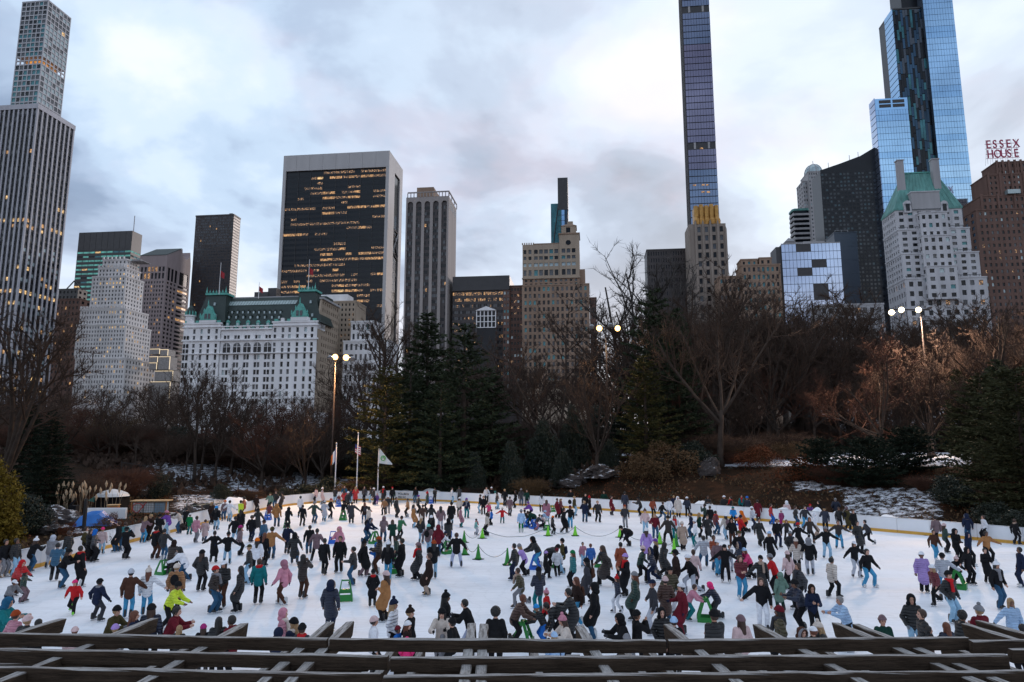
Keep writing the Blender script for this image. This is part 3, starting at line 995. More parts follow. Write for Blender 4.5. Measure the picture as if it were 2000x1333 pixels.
# ---- blue stepped glass skyscraper
b = Bld('blue_skyscraper', 'huge sky blue glass skyscraper in three steps with a dark rippled middle', 1802, 2, 470, 'l')
zb = b.Z(1830, 640)
x1 = b.X(1860.5, 2)
ztop = b.Z(1795, -60)
def bands(x0, x1, y0, zlo, zhi, h, mats, nv, name='glass_band', side=False, seed=1):
    rg = random.Random(seed)
    z = zlo
    k = 0
    while z < zhi - .5:
        m = MB()
        zz = min(z + h, zhi)
        for q in range(nv):
            a, c = x0 + (x1 - x0) * q / nv, x0 + (x1 - x0) * (q + 1) / nv
            m.box(a + .07, c - .07, y0 + rg.uniform(-.05, .05), y0 + .4, z + .14, zz - .1)
        b.part(name, m, mats[rg.randrange(len(mats))])
        z += h
        k += 1
h = 4.75
b.box('core', 'slab_blue', .1, x1 - .1, .35, 26, zb, ztop)
bands(0, x1, 0, zb, ztop, h, ['glass_sky', 'glass_sky', 'glass_sky_b'], 11, seed=2)
xm, zm = b.fx(1743, 20, 3)
b.box('core_dark', 'dark_spandrel', xm + .1, -.1, 3.4, 28, zb, zm)
rg = random.Random(5)
nv = 12
for q in range(nv):
    z = zb + rg.uniform(0, 8)
    while z < zm - 1:
        hh = rg.uniform(5, 17)
        a, c = xm + (0 - xm) * q / nv, xm + (0 - xm) * (q + 1) / nv
        m = MB(); m.box(a + .06, c - .06, 3 + rg.uniform(-.1, .1), 3.4, z, min(z + hh - .5, zm - .5))
        b.part('rippled_panel', m, rg.choice(['glass_blue_dark', 'glass_blue_dark', 'dark_spandrel', 'glass_dark', 'slab_blue', 'glass_teal']))
        z += hh
b.box('step_top', 'dark_metal', xm, -.2, 2.9, 28, zm, zm + 1.2)
b.box('upper_wall', 'dark_spandrel', b.X(1771, 10), -.1, 8, 26, zm + 1.2, ztop)
for (px, dep, zz) in ((xm, 14, zm), ):
    m = MB()
    z = zb
    while z < zz - 2:
        m.box(px - .25, px + .05, 3.3, 3.3 + dep, z + .2, z + h - .4)
        z += h
    b.part('side_glass', m, 'glass_sky_b')
xw, zw = b.fx(1708.5, 194, -6)
xw1 = b.fx(1772, 194, -6)[0]
b.box('wing_core', 'slab_blue', xw + .1, xw1 - .1, -5.6, 2.6, zb, zw)
bands(xw, xw1, -6, zb, zw - 9, h, ['glass_sky', 'glass_sky_b', 'glass_sky'], 12, seed=3)
b.box('louvre_wall', 'glass_sky_b', xw, xw1, -6, -5.5, zw - 9, zw)
for i in range(2):
    for j in range(2):
        xx = xw + (xw1 - xw) * (.12 + .42 * i)
        b.box('louvre', 'dark_metal', xx, xx + (xw1 - xw) * .36, -6.2, -5.9, zw - 7 + j * 3.3, zw - 4.6 + j * 3.3)
m = MB()
z = zb
while z < zw - 2:
    m.box(xw - .3, xw + .05, -5.6, 4, z + .2, z + h - .4)
    z += h
b.part('side_glass', m, 'glass_lav')
b.finish()

# ---- white terraced building with the copper roof
b = Bld('terraced_building', 'white terraced apartment building with a steep green copper roof and two chimneys', 1748, 415, 380, 'l')
def q7b(x, y, yo=0.0): return b.fx(1500 + x / 3.332, 280 + y / 3.332, yo)
zb = b.Z(1780, 720)
ww = chooser(b.rng, [(6, 'glass_dark'), (4, 'glass_grey'), (1, 'glass_teal'), (1, 'glass_pale')])
wr = chooser(b.rng, [(7, 'glass_dark'), (4, 'glass_grey'), (1.2, 'lit_dim')])
z_e = q7b(830, 440)[1]
x_r = q7b(1262, 440)[0]
S1 = b.S(1722, 425)
steps = [(zb, q7b(900, 900)[1], q7b(1392, 900)[0], -5.0, 9, 9), (None, q7b(870, 735)[1], q7b(1352, 740)[0], -3.4, 8, 4), (None, q7b(840, 575)[1], q7b(1302, 575)[0], -1.8, 7, 4), (None, z_e, x_r, 0.0, 7, 3)]
zp = zb
for k, (_, z1, xr, y0, nf, nr) in enumerate(steps):
    xl = 0 if k == 3 else 0
    b.tier(0, xr, y0, S1, zp, z1, 'terrace_white', nf, nr, 7, .5, .52, wr if k == 0 else ww, cap=.7, rec=.6)
    if k < 3:
        for i in range(9):
            xx = xr * i / 9 + 1
            b.box('railing_post', 'dark_metal', xx, xx + .2, y0 + .1, y0 + .3, z1 + .7, z1 + 1.8)
        b.box('terrace_rail', 'dark_metal', .3, xr - .3, y0 + .05, y0 + .35, z1 + 1.8, z1 + 2.0)
    zp = z1 + .7
for (a, c, yt, yb, yo, nf, nr) in ((985, 1180, 455, 600, -4.2, 4, 3), (1000, 1215, 605, 800, -6.2, 4, 4), (1030, 1250, 805, 1000, -8.0, 3, 4)):
    xa, z1 = q7b(a, yt, yo); xb, z0 = q7b(c, yb, yo)
    b.tier(xa, xb, yo, 2, z0 - 1, z1, 'terrace_white', nf, nr, 2, .5, .5, ww, cap=.6, rec=.5)
b.box('roof_base', 'copper', -.4, x_r + .4, -.4, S1 + .4, zp - .68, zp + .6)
zr = q7b(880, 200, 8)[1]
xa, xb = q7b(885, 205, 8)[0], q7b(1090, 200, 8)[0]
m = MB(); m.frustum((-.3, x_r + .3, -.3, S1), (xa, xb, 8, S1 - 6), zp + .6, zr); b.part('roof', m, 'copper')
n = 13
for i in range(n):
    t = (i + .5) / n
    m = MB(); m.tube([(x_r * t, -.35, zp + .6), (xa + (xb - xa) * t, 7.95, zr)], .16, 4); b.part('roof_seam', m, 'copper')
b.box('ridge', 'copper_bright', xa - .4, xb + .4, 7.6, S1 - 5.6, zr, zr + .6)
for (a, c, yt, yb) in ((835, 876, 120, 260), (1060, 1106, 112, 260)):
    xx, z1 = q7b(a, yt, 5); x2 = q7b(c, yt, 5)[0]
    b.box('chimney', 'grey_stone', xx, x2, 4, 7, q7b(a, yb, 5)[1] - 6, z1)
    b.box('chimney_cap', 'grey_stone', xx - .3, x2 + .3, 3.7, 7.3, z1, z1 + .7)
xx, z1 = q7b(930, 322, -1.5); x2 = q7b(1115, 322, -1.5)[0]
b.box('gable_block', 'grey_stone', xx, x2, -1.5, 8, zp - .6, z1)
b.box('gable_coping', 'terrace_white', xx - .3, x2 + .3, -1.8, 8, z1, z1 + .6)
for cxp in (912, 1152):
    xx, z0 = q7b(cxp, 440, -1.2); z1 = q7b(cxp, 372, -1.2)[1]
    m = MB(); m.box(xx - 2, xx + 2, -1.2, 3, z0 - 1, z1 - 2)
    m.tube([(xx, -1.2, z1 - 2), (xx, 4, z1 - 2)], 2.0, 12)
    d = b.part('dormer', m, 'terrace_white')
    b.box('dormer_window', 'glass_dark', xx - 1, xx + 1, -1.4, -1.1, z0, z1 - 2, d)
b.finish()

# ---- brown brick hotel with the roof sign
b = Bld('brick_hotel', 'stepped brown brick hotel tower under a red roof sign, cut by the right edge', 1905, 412, 420, 'l')
zb = b.Z(1950, 720)
hb = chooser(b.rng, [(9, 'glass_dark'), (4, 'glass_grey'), (.35, 'lit_dim'), (1.2, 'glass_pale')])
xr = b.X(2110, 412)
b.tier(0, xr, 0, 30, zb, b.top, 'brown_brick', 19, 24, 4, .42, .5, hb, rec=.4)
zp = b.top + .8
for (pa, py, y0, nf, nr) in ((1914, 385, 3, 15, 2), (1927, 343, 5, 12, 4), (1944, 319, 8, 8, 2)):
    xa, z1 = b.fx(pa, py, y0)
    b.tier(xa, xr - xa * 1.2, y0, 24, zp, z1, 'brown_brick', nf, nr, 0, .42, .5, hb)
    for i in range(5):
        xx = xa + (xr - 2.2 * xa) * i / 5
        b.box('buttress', 'brown_brick', xx, xx + 1.2, y0 - .7, y0, zp, z1 + 1.6)
    zp = z1 + .8
b.box('glass_room', 'glass_pale', b.fx(1967, 372, 2)[0], b.fx(1992, 372, 2)[0], 1.4, 5, b.fx(1967, 379, 2)[1], b.fx(1967, 371, 2)[1])
b.finish()
sg = thing('roof_sign', 'red letters ESSEX HOUSE on a scaffold above the brown brick hotel', 'sign', (b.C.x, b.C.y, GZ), -CITY)
zs_top = b.fx(1950, 272, 9)[1]
zs_l1, zs_l2, zs_b = b.fx(1950, 289, 9)[1], b.fx(1950, 308, 9)[1], zp - .5
xa, xb = b.fx(1925, 290, 9)[0], b.fx(1991, 290, 9)[0]
for zz in (zs_l1 - .25, zs_l2 - .25, (zs_l1 + zs_top) / 2, (zs_l2 + zs_l1) / 2 - .6):
    m = MB(); m.box(xa, xb, 9.5, 9.7, zz - .12, zz + .12); m.build('sign_rail', 'red_letter', sg)
for i in range(7):
    xx = xa + 1 + (xb - xa - 2) * i / 6
    m = MB(); m.tube([(xx, 10, zs_b), (xx, 10, zs_top)], .1, 4); m.tube([(xx, 13, zs_b), (xx, 10, zs_l1)], .08, 4); m.build('scaffold_post', 'grey_stone', sg)
def text_mesh(s, size, mname, ext=.1, bold=0.0):
    cu = bpy.data.curves.new('lettering', 'FONT')
    cu.body = s; cu.size = size; cu.extrude = ext; cu.align_x = 'LEFT'; cu.offset = bold
    o = bpy.data.objects.new('lettering', cu)
    COL.objects.link(o)
    me = bpy.data.meshes.new_from_object(o)
    bpy.data.objects.remove(o)
    me.materials.clear()
    me.materials.append(MAT[mname])
    return me
for word, zz in (('ESSEX', zs_l1), ('HOUSE', zs_l2)):
    n = len(word)
    for i, ch in enumerate(word):
        me = text_mesh(ch, (zs_top - zs_l1) * 1.32, 'red_letter', .25, .04)
        put('letter', me, sg, (xa + (xb - xa) * (i + .14) / n, 9.3, zz + .05), (R(90), 0, 0), (.74, 1, 1))
# ---- the chateau-roofed hotel
b = Bld('grand_hotel', 'white palace hotel with a dark green mansard roof, turquoise gables and corner turret', 620.8, 636.6, 350)
def q3(x, y, yo=0.0): return b.fx(330 + x / 3.508, 400 + y / 3.508, yo)
def xz(x, y=1045, yo=0.0): return q3(x, y, yo)[0]
def zz3(y, x=560, yo=0.0): return q3(x, y, yo)[1]
# window columns are read off along one row of the picture
cl = [115, 165, 215, 265, 318]
cc = [375, 397, 447, 468, 517, 538, 590, 612, 660, 682]
crr = [720, 775, 820, 875, 930, 975]
sk = (840 - 1045) / 3.508 * .0
hw = (xz(820) - xz(800)) / 2 * .92
X0, XA, XB = xz(92), xz(346), xz(703)
zb = zz3(1420)
zc = zz3(858); zc2 = zz3(815)
rows_px = [(1256, 1230), (1206, 1180), (1155, 1130), (1105, 1078), (1052, 1024), (1004, 984), (966, 948), (918, 892)]
rows_lo = [(1356, 1330), (1306, 1280)]
rows = [(zz3(a + 10), zz3(c + 2)) for a, c in rows_lo + rows_px]
rows_side = rows + [(zz3(880), zz3(848))]
hp = chooser(b.rng, [(6, 'glass_dark'), (4, 'glass_grey'), (.7, 'glass_pale')])
def cols(cs): return [(xz(c) - hw, xz(c) + hw) for c in cs]
b.facade('f', -.5, X0, XA, zb, zc2, cols(cl), rows_side, 'plaza_white', .7, hp)
b.facade('f', -.5, XB, 0, zb, zc2, cols(crr), rows_side, 'plaza_white', .7, hp)
ra = zz3(1012), zz3(946)
rowsC = [r for r in rows if r[1] < ra[0] or r[0] > ra[1]]
b.facade('f', 0, XA, XB, zb, zc, cols(cc), [r for r in rowsC if r[1] < ra[0]] + [r for r in rowsC if r[0] > ra[1]], 'plaza_white', .7, hp)
for c in (392, 462, 532, 602, 673):
    a0, a1 = xz(c) - 2.1, xz(c) + 2.1
    z1 = ra[1] - 2.1
    t = b.box('arched_window', 'glass_dark', a0, a1, -.12, .2, ra[0], z1)
    m = MB(); m.prism([(xz(c) - 2.1 * math.cos(math.pi * i / 10), z1 + .01 + 2.1 * math.sin(math.pi * i / 10)) for i in range(11)], 'y', -.12, .2); b.part('fanlight', m, 'glass_grey', t)
    m = MB()
    pts = [(a0 - .2, ra[0])] + [(xz(c) - 2.3 * math.cos(math.pi * i / 10), z1 + 2.3 * math.sin(math.pi * i / 10)) for i in range(11)] + [(a1 + .2, ra[0])]
    m.tube([(p, -.2, q) for p, q in pts], .22, 4); b.part('arch_moulding', m, 'plaza_white', t)
    b.box('mullion', 'plaza_white', xz(c) - .12, xz(c) + .12, -.25, -.1, ra[0], ra[1], t)
    b.box('transom', 'plaza_white', a0, a1, -.24, -.1, z1 - .1, z1 + .1, t)
S1 = b.S(660, 660)
b.box('wall', 'plaza_white', X0 + .5, -.9, .9, S1, zb, zc)
for yy, h in ((932, .9), (1022, .5), (838, .6)):
    b.box('cornice', 'plaza_white', X0 - .5, .5, -1.1, .3, zz3(yy), zz3(yy) + h)
b.box('cornice', 'plaza_white', XA, XB, -.9, .4, zc, zc + .8)
for (xa, xb) in ((X0, XA), (XB, 0)):
    b.box('cornice', 'plaza_white', xa - .4, xb + .4, -1.0, .6, zc2, zc2 + .8)
    b.box('attic_wall', 'plaza_white', xa, xb, .3, 10, zc, zc2)
# balustrade blocks along the eave
for i in range(12):
    x = XA + (XB - XA) * (i + .5) / 12
    b.box('balustrade_block', 'copper_bright' if i % 2 else 'plaza_white', x - .8, x + .8, -.6, .3, zc + .8, zc + 2.0 + .5 * (i % 2))
for (xa, xb) in ((X0, XA), (XB, 0)):
    for i in range(7):
        x = xa + (xb - xa) * (i + .5) / 7
        b.box('balustrade_block', 'copper_bright' if i in (0, 2, 4, 6) else 'plaza_white', x - .9, x + .9, -.7, .2, zc2 + .8, zc2 + 2.0 + .5 * (i % 2))
# mansard roof, skylight and its dormers
zr0, zr1, zr2 = zc + .8, zz3(690, 560, 7), zz3(640, 560, 11)
xl, xr = X0 + 4, -.5
m = MB(); m.frustum((X0 + .3, xr, .4, S1 - 1), (X0 + 7, xr, 7, S1 - 6), zr0, zr1); b.part('mansard_roof', m, 'roof_green')
xs0, xs1 = q3(378, 690, 7)[0], q3(870, 690, 7)[0]
m = MB()
n = 26
for i in range(n):
    a, c = xs0 + (xs1 - xs0) * i / n, xs0 + (xs1 - xs0) * (i + 1) / n
    m.quad([(a + .1, 6.8, zr1 + .1), (c - .1, 6.8, zr1 + .1), (c - .1, 9.2, zr1 + (zr2 - zr1) * .55), (a + .1, 9.2, zr1 + (zr2 - zr1) * .55)])
b.part('skylight', m, 'skylight')
m = MB(); m.frustum((xs0 - .5, xr, 7.0, S1 - 6), (xs0 - .5, xr, 11, S1 - 8), zr1, zr2); b.part('upper_roof', m, 'roof_green')
b.box('roof_deck', 'grey_stone', xs0 + 2, xs1, 12, S1 - 8, zr2, zr2 + .8)
for k, (yy, n, xa, xb, yo) in enumerate(((738, 11, 397, 765, 4.6), (772, 8, 412, 755, 3.0), (820, 6, 402, 748, 1.4))):
    for i in range(n):
        cx = xa + (xb - xa) * i / (n - 1)
        x, z = q3(cx, yy, yo)
        s = (.95, 1.05, 1.3)[k]
        m = MB(); m.box(x - s * .75, x + s * .75, yo, yo + 3, z - s, z + s * .8); m.prism([(x - s * .95, z + s * .8), (x, z + s * 1.8), (x + s * .95, z + s * .8)], 'y', yo - .15, yo + 3)
        d = b.part('dormer', m, 'roof_green' if k < 2 else 'copper_bright')
        b.box('dormer_window', 'glass_pale', x - s * .45, x + s * .45, yo - .2, yo - .02, z - s * .7, z + s * .6, d)
# the two pavilion roofs with crests
for (ba, bb, bt, ta, tb, tt, ya) in ((178, 383, 815, 262, 392, 622, 2.5), (850, 1042, 815, 893, 1003, 598, 2.5)):
    x0, z0 = q3(ba, bt, 0); x1 = q3(bb, bt, 0)[0]
    x2, z1 = q3(ta, tt, 6); x3 = q3(tb, tt, 6)[0]
    m = MB(); m.frustum((x0, x1, -.1, 18), (x2, x3, 6, 13), z0 + .5, z1); b.part('pavilion_roof', m, 'roof_green')
    b.box('crest_base', 'copper_bright', x2 - .7, x3 + .7, 5.4, 13.6, z1, z1 + 1.1)
    for i in range(7):
        x = x2 + (x3 - x2) * i / 6
        m = MB(); m.lathe([(.34, 0), (.5, .5), (.12, 1.3 + (1.2 if i in (0, 6) else 0)), (.02, 2.0 + (1.8 if i in (0, 6) else 0))], (x, 5.6, z1 + 1.1), 6); b.part('crest_finial', m, 'copper_bright')
    for i, (fx, fy) in enumerate(((.35, .35), (.5, .62), (.65, .2))):
        cx = x0 + (x1 - x0) * fx; hz = z0 + (z1 - z0) * fy; yo = 6 * fy - .3
        b.box('roof_window', 'glass_pale', cx - .5, cx + .5, yo - .2, yo + .5, hz, hz + 1.6)
    # turquoise gable in front
    gx0, gx1, gt, gb = ((212, 312, 690, 792) if ba < 500 else (838, 945, 672, 770))
    x0, z0 = q3(gx0, gb, -1.2); x1 = q3(gx1, gb, -1.2)[0]; z1 = q3(gx0, gt, -1.2)[1]
    mx = (x0 + x1) / 2
    m = MB(); m.prism([(x0, z0), (x0, z0 + 1.4), (x0 + (x1 - x0) * .22, z0 + (z1 - z0) * .5), (mx, z1), (x1 - (x1 - x0) * .22, z0 + (z1 - z0) * .5), (x1, z0 + 1.4), (x1, z0)], 'y', -1.2, 4); g = b.part('gable', m, 'copper_bright')
    for f in (.0, .25, .75, 1.0):
        m = MB(); zz0 = z0 + (1.4 if f in (0, 1.0) else (z1 - z0) * .5); m.lathe([(.4, -.2), (.3, .9), (.45, 1.1), (.02, 2.4)], (x0 + (x1 - x0) * f, -1.0, zz0), 6); b.part('pinnacle', m, 'copper_bright', g)
    m = MB(); m.lathe([(.3, -.3), (.4, .4), (.02, 3)], (mx, -1.0, z1), 6); b.part('pinnacle', m, 'copper_bright', g)
    for f in (.38, .62):
        b.box('gable_window', 'glass_grey', mx + (x1 - x0) * (f - .5) - .7, mx + (x1 - x0) * (f - .5) + .7, -1.35, -1.18, z0 + .6, z0 + 3.4, g)
    b.box('gable_wall', 'plaza_white', x0 - .4, x1 + .4, -1.1, 3, zc2 + .8, z0)
# round corner turret
x, z0 = q3(137, 850, 1.0); r = (q3(168, 850)[0] - q3(107, 850)[0]) / 2
z1 = q3(137, 770, 1.0)[1]; z2 = q3(137, 700, 1)[1]
m = MB(); m.lathe([(r, zb - z0), (r, z1 - z0), (r + .5, z1 - z0 + .2), (r + .5, z1 - z0 + .8)], (x, r - .8, z0), 16); b.part('turret', m, 'plaza_white', smooth=False)
m = MB(); m.lathe([(r * .98, 0), (r * .9, (z2 - z1) * .35), (r * .62, (z2 - z1) * .7), (r * .15, z2 - z1), (.1, (z2 - z1) * 1.5)], (x, r - .8, z1 + .8), 16); b.part('turret_dome', m, 'roof_green')
for i in range(10):
    t = math.pi * 2 * i / 10
    m = MB(); m.lathe([(.35, 0), (.35, 1.4), (.02, 2.6)], (x + r * math.cos(t), r - .8 + r * math.sin(t), z1 + .8), 5); b.part('turret_pinnacle', m, 'copper_bright')
for zrow in rows[3:]:
    for dx in (-.35, .3):
        m = MB(); m.box(x + r * dx - .55, x + r * dx + .55, -.85 + r * .1 - .3, .4, zrow[0], zrow[1]); b.part('turret_window', m, 'glass_dark')
# tan flank
zf = b.sx(633, 583, 0)[1]
rws = reg(zb, zf, 17, .55)
b.facade('r', 0, 4, S1, zb, zf - 1, reg(4, S1, 8, .42, .5), reg(zb, zf - 1, 16, .52), 'buff_stone', .5, hp, 'flank_wall')
m = MB(); m.prism([(.4, zb), (4, zb), (4, zf - 1), (.4, zc2)], 'x', -.9, 0); b.part('flank_wall', m, 'buff_stone')
b.box('flank_cornice', 'grey_stone', -1.2, 1.0, 3.5, S1 + .6, zf - 1, zf)
# roof plant
for (ya, yb, xa, xb) in ((600, 628, 586, 690), (572, 600, 680, 735)):
    x0, z1 = q3(xa, ya, 18); x1, z0 = q3(xb, yb, 18)
    b.box('roof_unit', 'dark_metal', x0, x1, 18, 24, zr2, z1)
b.finish()
def city_flag(px, ytop, ybot, depth, fc, label, w=4.5):
    p0, p1 = at(px, ybot, depth), at(px, ytop, depth)
    f = thing('roof_flag', label, 'flag', p0, 0, 'flags over the hotel roof')
    m = MB(); m.tube([(0, 0, -1.5), (0, 0, p1.z - p0.z)], [.22, .12], 5); m.build('pole', 'plaza_white', f)
    m = MB(); H = p1.z - p0.z
    n = 5
    for i in range(n):
        y0, y1 = .5 * math.sin(i * 1.3), .5 * math.sin((i + 1) * 1.3)
        m.quad([(w * .5 * i / n, y0, H * .66 - 2.4 - i * .25), (w * .5 * (i + 1) / n, y1, H * .66 - 2.65 - i * .25), (w * .5 * (i + 1) / n, y1, H * .72 - .25 - i * .3), (w * .5 * i / n, y0, H * .72 - i * .3)])
    m.build('cloth', fc, f)
city_flag(428, 513, 570, 358, 'flag_red', 'drooping flag on the pole over the hotel roof nearer the turret')
city_flag(602, 507, 563, 358, 'flag_red', 'drooping flag on the pole over the hotel roof above the flank')
city_flag(505, 552, 578, 365, 'flag_red', 'small red flag at the middle of the hotel roof')

# ---- neighbours of the hotel
b = Bld('white_store', 'white stone store with large windows half hidden by bare branches', 760, 640, 372, 'r')
zb = b.Z(700, 790)
x0 = b.X(672, 632)
sw = chooser(b.rng, [(4, 'glass_grey'), (4, 'glass_dark'), (1, 'glass_teal')])
b.tier(x0, 0, 0, 20, zb, b.Z(700, 668), 'plaza_white', 9, 6, 0, .5, .6, sw)
b.tier(x0 + 3, -9, 3, 20, b.Z(700, 668) + .8, b.Z(700, 628), 'plaza_white', 5, 2, 0, .5, .6, sw)
b.finish()
b = Bld('buff_annex', 'buff brick annex with a white rooftop box behind the hotel', 695, 590, 385, 'r')
zb = b.Z(680, 700)
b.tier(b.X(650, 590), 0, 0, 18, zb, b.top, 'buff_stone', 6, 11, 0, .42, .5, chooser(b.rng, [(6, 'glass_dark'), (1, 'lit_dim')]))
b.box('rooftop_box', 'plaza_white', b.X(612, 575), b.X(674, 575), 4, 14, b.top - 6, b.Z(640, 573))
b.finish()
b = Bld('low_grey_block', 'low grey building below the blue slab with a lit strip of windows', 1600, 598, 330, 'l')
zb = b.Z(1650, 700)
b.tier(0, b.X(1726, 598), 0, 14, zb, b.top, 'grey_stone', 9, 5, 0, .6, .5, chooser(b.rng, [(5, 'glass_dark'), (2, 'lit_dim'), (2, 'glass_grey')]))
b.finish()
# ================================================================ ground, rink, planting
EDGE_PX = [(-60, 1148), (10, 1124), (78, 1108), (169, 1082), (260, 1059), (354, 1036), (430, 1016), (480, 1004), (524, 994.5), (570, 987.5), (617, 983), (690, 978.5), (772, 977), (860, 980), (986, 986.5), (1080, 991.5), (1141, 995), (1200, 999), (1349, 1008), (1510, 1020), (1600, 1027), (1693, 1036), (1817, 1047), (1910, 1056), (2000, 1064.5), (2080, 1073)]
EDGE = [ground(x, y) for x, y in EDGE_PX]
NEAR = 14.2
_p0, _p1 = EDGE[0], EDGE[-1]
RING = [Vector((_p0.x - 3, NEAR, 0)), Vector((_p0.x - 4, (_p0.y + NEAR) / 2, 0))] + EDGE + [Vector((_p1.x + 3, (_p1.y + NEAR) / 2, 0)), Vector((_p1.x + 1, NEAR, 0))]
RP = np.array([(p.x, p.y) for p in RING])


def ring_dist(px, py):
    """signed distance to the rink outline, positive outside (arrays)"""
    d = np.full(px.shape, 1e9)
    ins = np.zeros(px.shape, bool)
    n = len(RP)
    for i in range(n):
        ax, ay = RP[i]; bx, by = RP[(i + 1) % n]
        ex, ey = bx - ax, by - ay
        t = np.clip(((px - ax) * ex + (py - ay) * ey) / (ex * ex + ey * ey), 0, 1)
        d = np.minimum(d, np.hypot(px - ax - t * ex, py - ay - t * ey))
        c = ((ay > py) != (by > py)) & (px < (bx - ax) * (py - ay) / (by - ay + 1e-12) + ax)
        ins ^= c
    return np.where(ins, -d, d)


def sstep(a, b, x):
    t = np.clip((x - a) / (b - a), 0, 1)
    return t * t * (3 - 2 * t)


def wob(x, y):
    return np.sin(x * .13 + 1.3 * np.sin(y * .07)) * .5 + np.sin(y * .17 + x * .05 + 2) * .4 + np.sin(x * .41 + y * .33) * .15 + np.sin(x * .9 - y * .7) * .07


def height(x, y):
    x, y = np.asarray(x, float), np.asarray(y, float)
    d = ring_dist(x, y)
    left = sstep(-8, -30, x)
    back = sstep(14, 22, y)
    a0, a1 = 1.5 + 9 * left, 26 + 22 * left
    h = (0.15 + 4.7 * sstep(a0, a1, d)) * back
    h = h + .35 * wob(x, y) * sstep(2, 12, d) * back
    h = h + 1.2 * np.exp(-(((x - 12) / 9) ** 2 + ((y - 80) / 6) ** 2)) * sstep(1.5, 5, d)
    return np.where(d < 0.6, -.06, h - .06 * (d < 1.2))


def gz(x, y):
    return float(height(np.array([x]), np.array([y]))[0])


def ground_mat():
    m = bpy.data.materials.new('woodland_floor')
    m.use_nodes = True
    t = m.node_tree; b = t.nodes['Principled BSDF']; L = t.links.new
    at_ = N(t, 'ShaderNodeAttribute', attribute_name='snow')
    g = N(t, 'ShaderNodeNewGeometry')
    n1 = N(t, 'ShaderNodeTexNoise', ins={'Scale': 1.6, 'Detail': 9.0, 'Roughness': .78})
    n2 = N(t, 'ShaderNodeTexNoise', ins={'Scale': .55, 'Detail': 9.0, 'Roughness': .8})
    L(g.outputs['Position'], n1.inputs['Vector']); L(g.outputs['Position'], n2.inputs['Vector'])
    rp = N(t, 'ShaderNodeValToRGB')
    e = rp.color_ramp.elements
    e[0].position, e[0].color = .3, (.008, .006, .004, 1)
    e[1].position, e[1].color = .66, (.065, .028, .014, 1)
    k = rp.color_ramp.elements.new(.5); k.color = (.024, .013, .007, 1)
    L(n2.outputs[0], rp.inputs[0])
    ad = N(t, 'ShaderNodeMath', operation='ADD'); L(at_.outputs['Fac'], ad.inputs[0]); L(n1.outputs[0], ad.inputs[1])
    th = N(t, 'ShaderNodeMapRange', ins={1: .97, 2: 1.06, 3: 0, 4: 1}); L(ad.outputs[0], th.inputs[0])
    mx = N(t, 'ShaderNodeMix', data_type='RGBA'); mx.inputs[7].default_value = (.70, .73, .80, 1)
    L(th.outputs[0], mx.inputs[0]); L(rp.outputs[0], mx.inputs[6]); L(mx.outputs[2], b.inputs['Base Color'])
    b.inputs['Roughness'].default_value = .9; b.inputs['Specular IOR Level'].default_value = .1
    bp = N(t, 'ShaderNodeBump', ins={'Strength': .8, 'Distance': .25}); L(n1.outputs[0], bp.inputs['Height']); L(bp.outputs[0], b.inputs['Normal'])
    MAT['woodland_floor'] = m


ground_mat()


def ice_mat():
    m = mat('ice', (.86, .88, .93), .6, var=0, spec=.3)
    t = m.node_tree; b = t.nodes['Principled BSDF']; L = t.links.new
    g = N(t, 'ShaderNodeNewGeometry')
    n1 = N(t, 'ShaderNodeTexNoise', ins={'Scale': .22, 'Detail': 6.0, 'Roughness': .6})
    mp = N(t, 'ShaderNodeMapping'); mp.inputs['Scale'].default_value = (.5, 2.2, 1); mp.inputs['Rotation'].default_value = (0, 0, .3)
    L(g.outputs['Position'], mp.inputs[0]); L(mp.outputs[0], n1.inputs['Vector'])
    n2 = N(t, 'ShaderNodeTexNoise', ins={'Scale': 3.0, 'Detail': 8.0, 'Roughness': .75, 'Distortion': 1.5})
    mp2 = N(t, 'ShaderNodeMapping'); mp2.inputs['Scale'].default_value = (.25, 2.5, 1); mp2.inputs['Rotation'].default_value = (0, 0, -.15)
    L(g.outputs['Position'], mp2.inputs[0]); L(mp2.outputs[0], n2.inputs['Vector'])
    rp = N(t, 'ShaderNodeMapRange', ins={1: .3, 2: .7, 3: .89, 4: 1.05}); L(n1.outputs[0], rp.inputs[0])
    rp2 = N(t, 'ShaderNodeMapRange', ins={1: .33, 2: .52, 3: .84, 4: 1.0}); L(n2.outputs[0], rp2.inputs[0])
    mm = N(t, 'ShaderNodeMath', operation='MULTIPLY'); L(rp.outputs[0], mm.inputs[0]); L(rp2.outputs[0], mm.inputs[1])
    wv = N(t, 'ShaderNodeTexWave', wave_type='BANDS', ins={'Scale': .35, 'Distortion': 16.0, 'Detail': 4.0, 'Detail Scale': .6, 'Detail Roughness': .6})
    L(g.outputs['Position'], wv.inputs['Vector'])
    ln = N(t, 'ShaderNodeMapRange', ins={1: .0, 2: .05, 3: .945, 4: 1.0}); L(wv.outputs['Fac'], ln.inputs[0])
    m3 = N(t, 'ShaderNodeMath', operation='MULTIPLY'); L(mm.outputs[0], m3.inputs[0]); L(ln.outputs[0], m3.inputs[1])
    mm = m3
    mu = N(t, 'ShaderNodeVectorMath', operation='SCALE'); mu.inputs[0].default_value = (.86, .88, .93); L(mm.outputs[0], mu.inputs['Scale']); L(mu.outputs[0], b.inputs['Base Color'])
    r3 = N(t, 'ShaderNodeMapRange', ins={1: .3, 2: .7, 3: .55, 4: .75}); L(n1.outputs[0], r3.inputs[0]); L(r3.outputs[0], b.inputs['Roughness'])


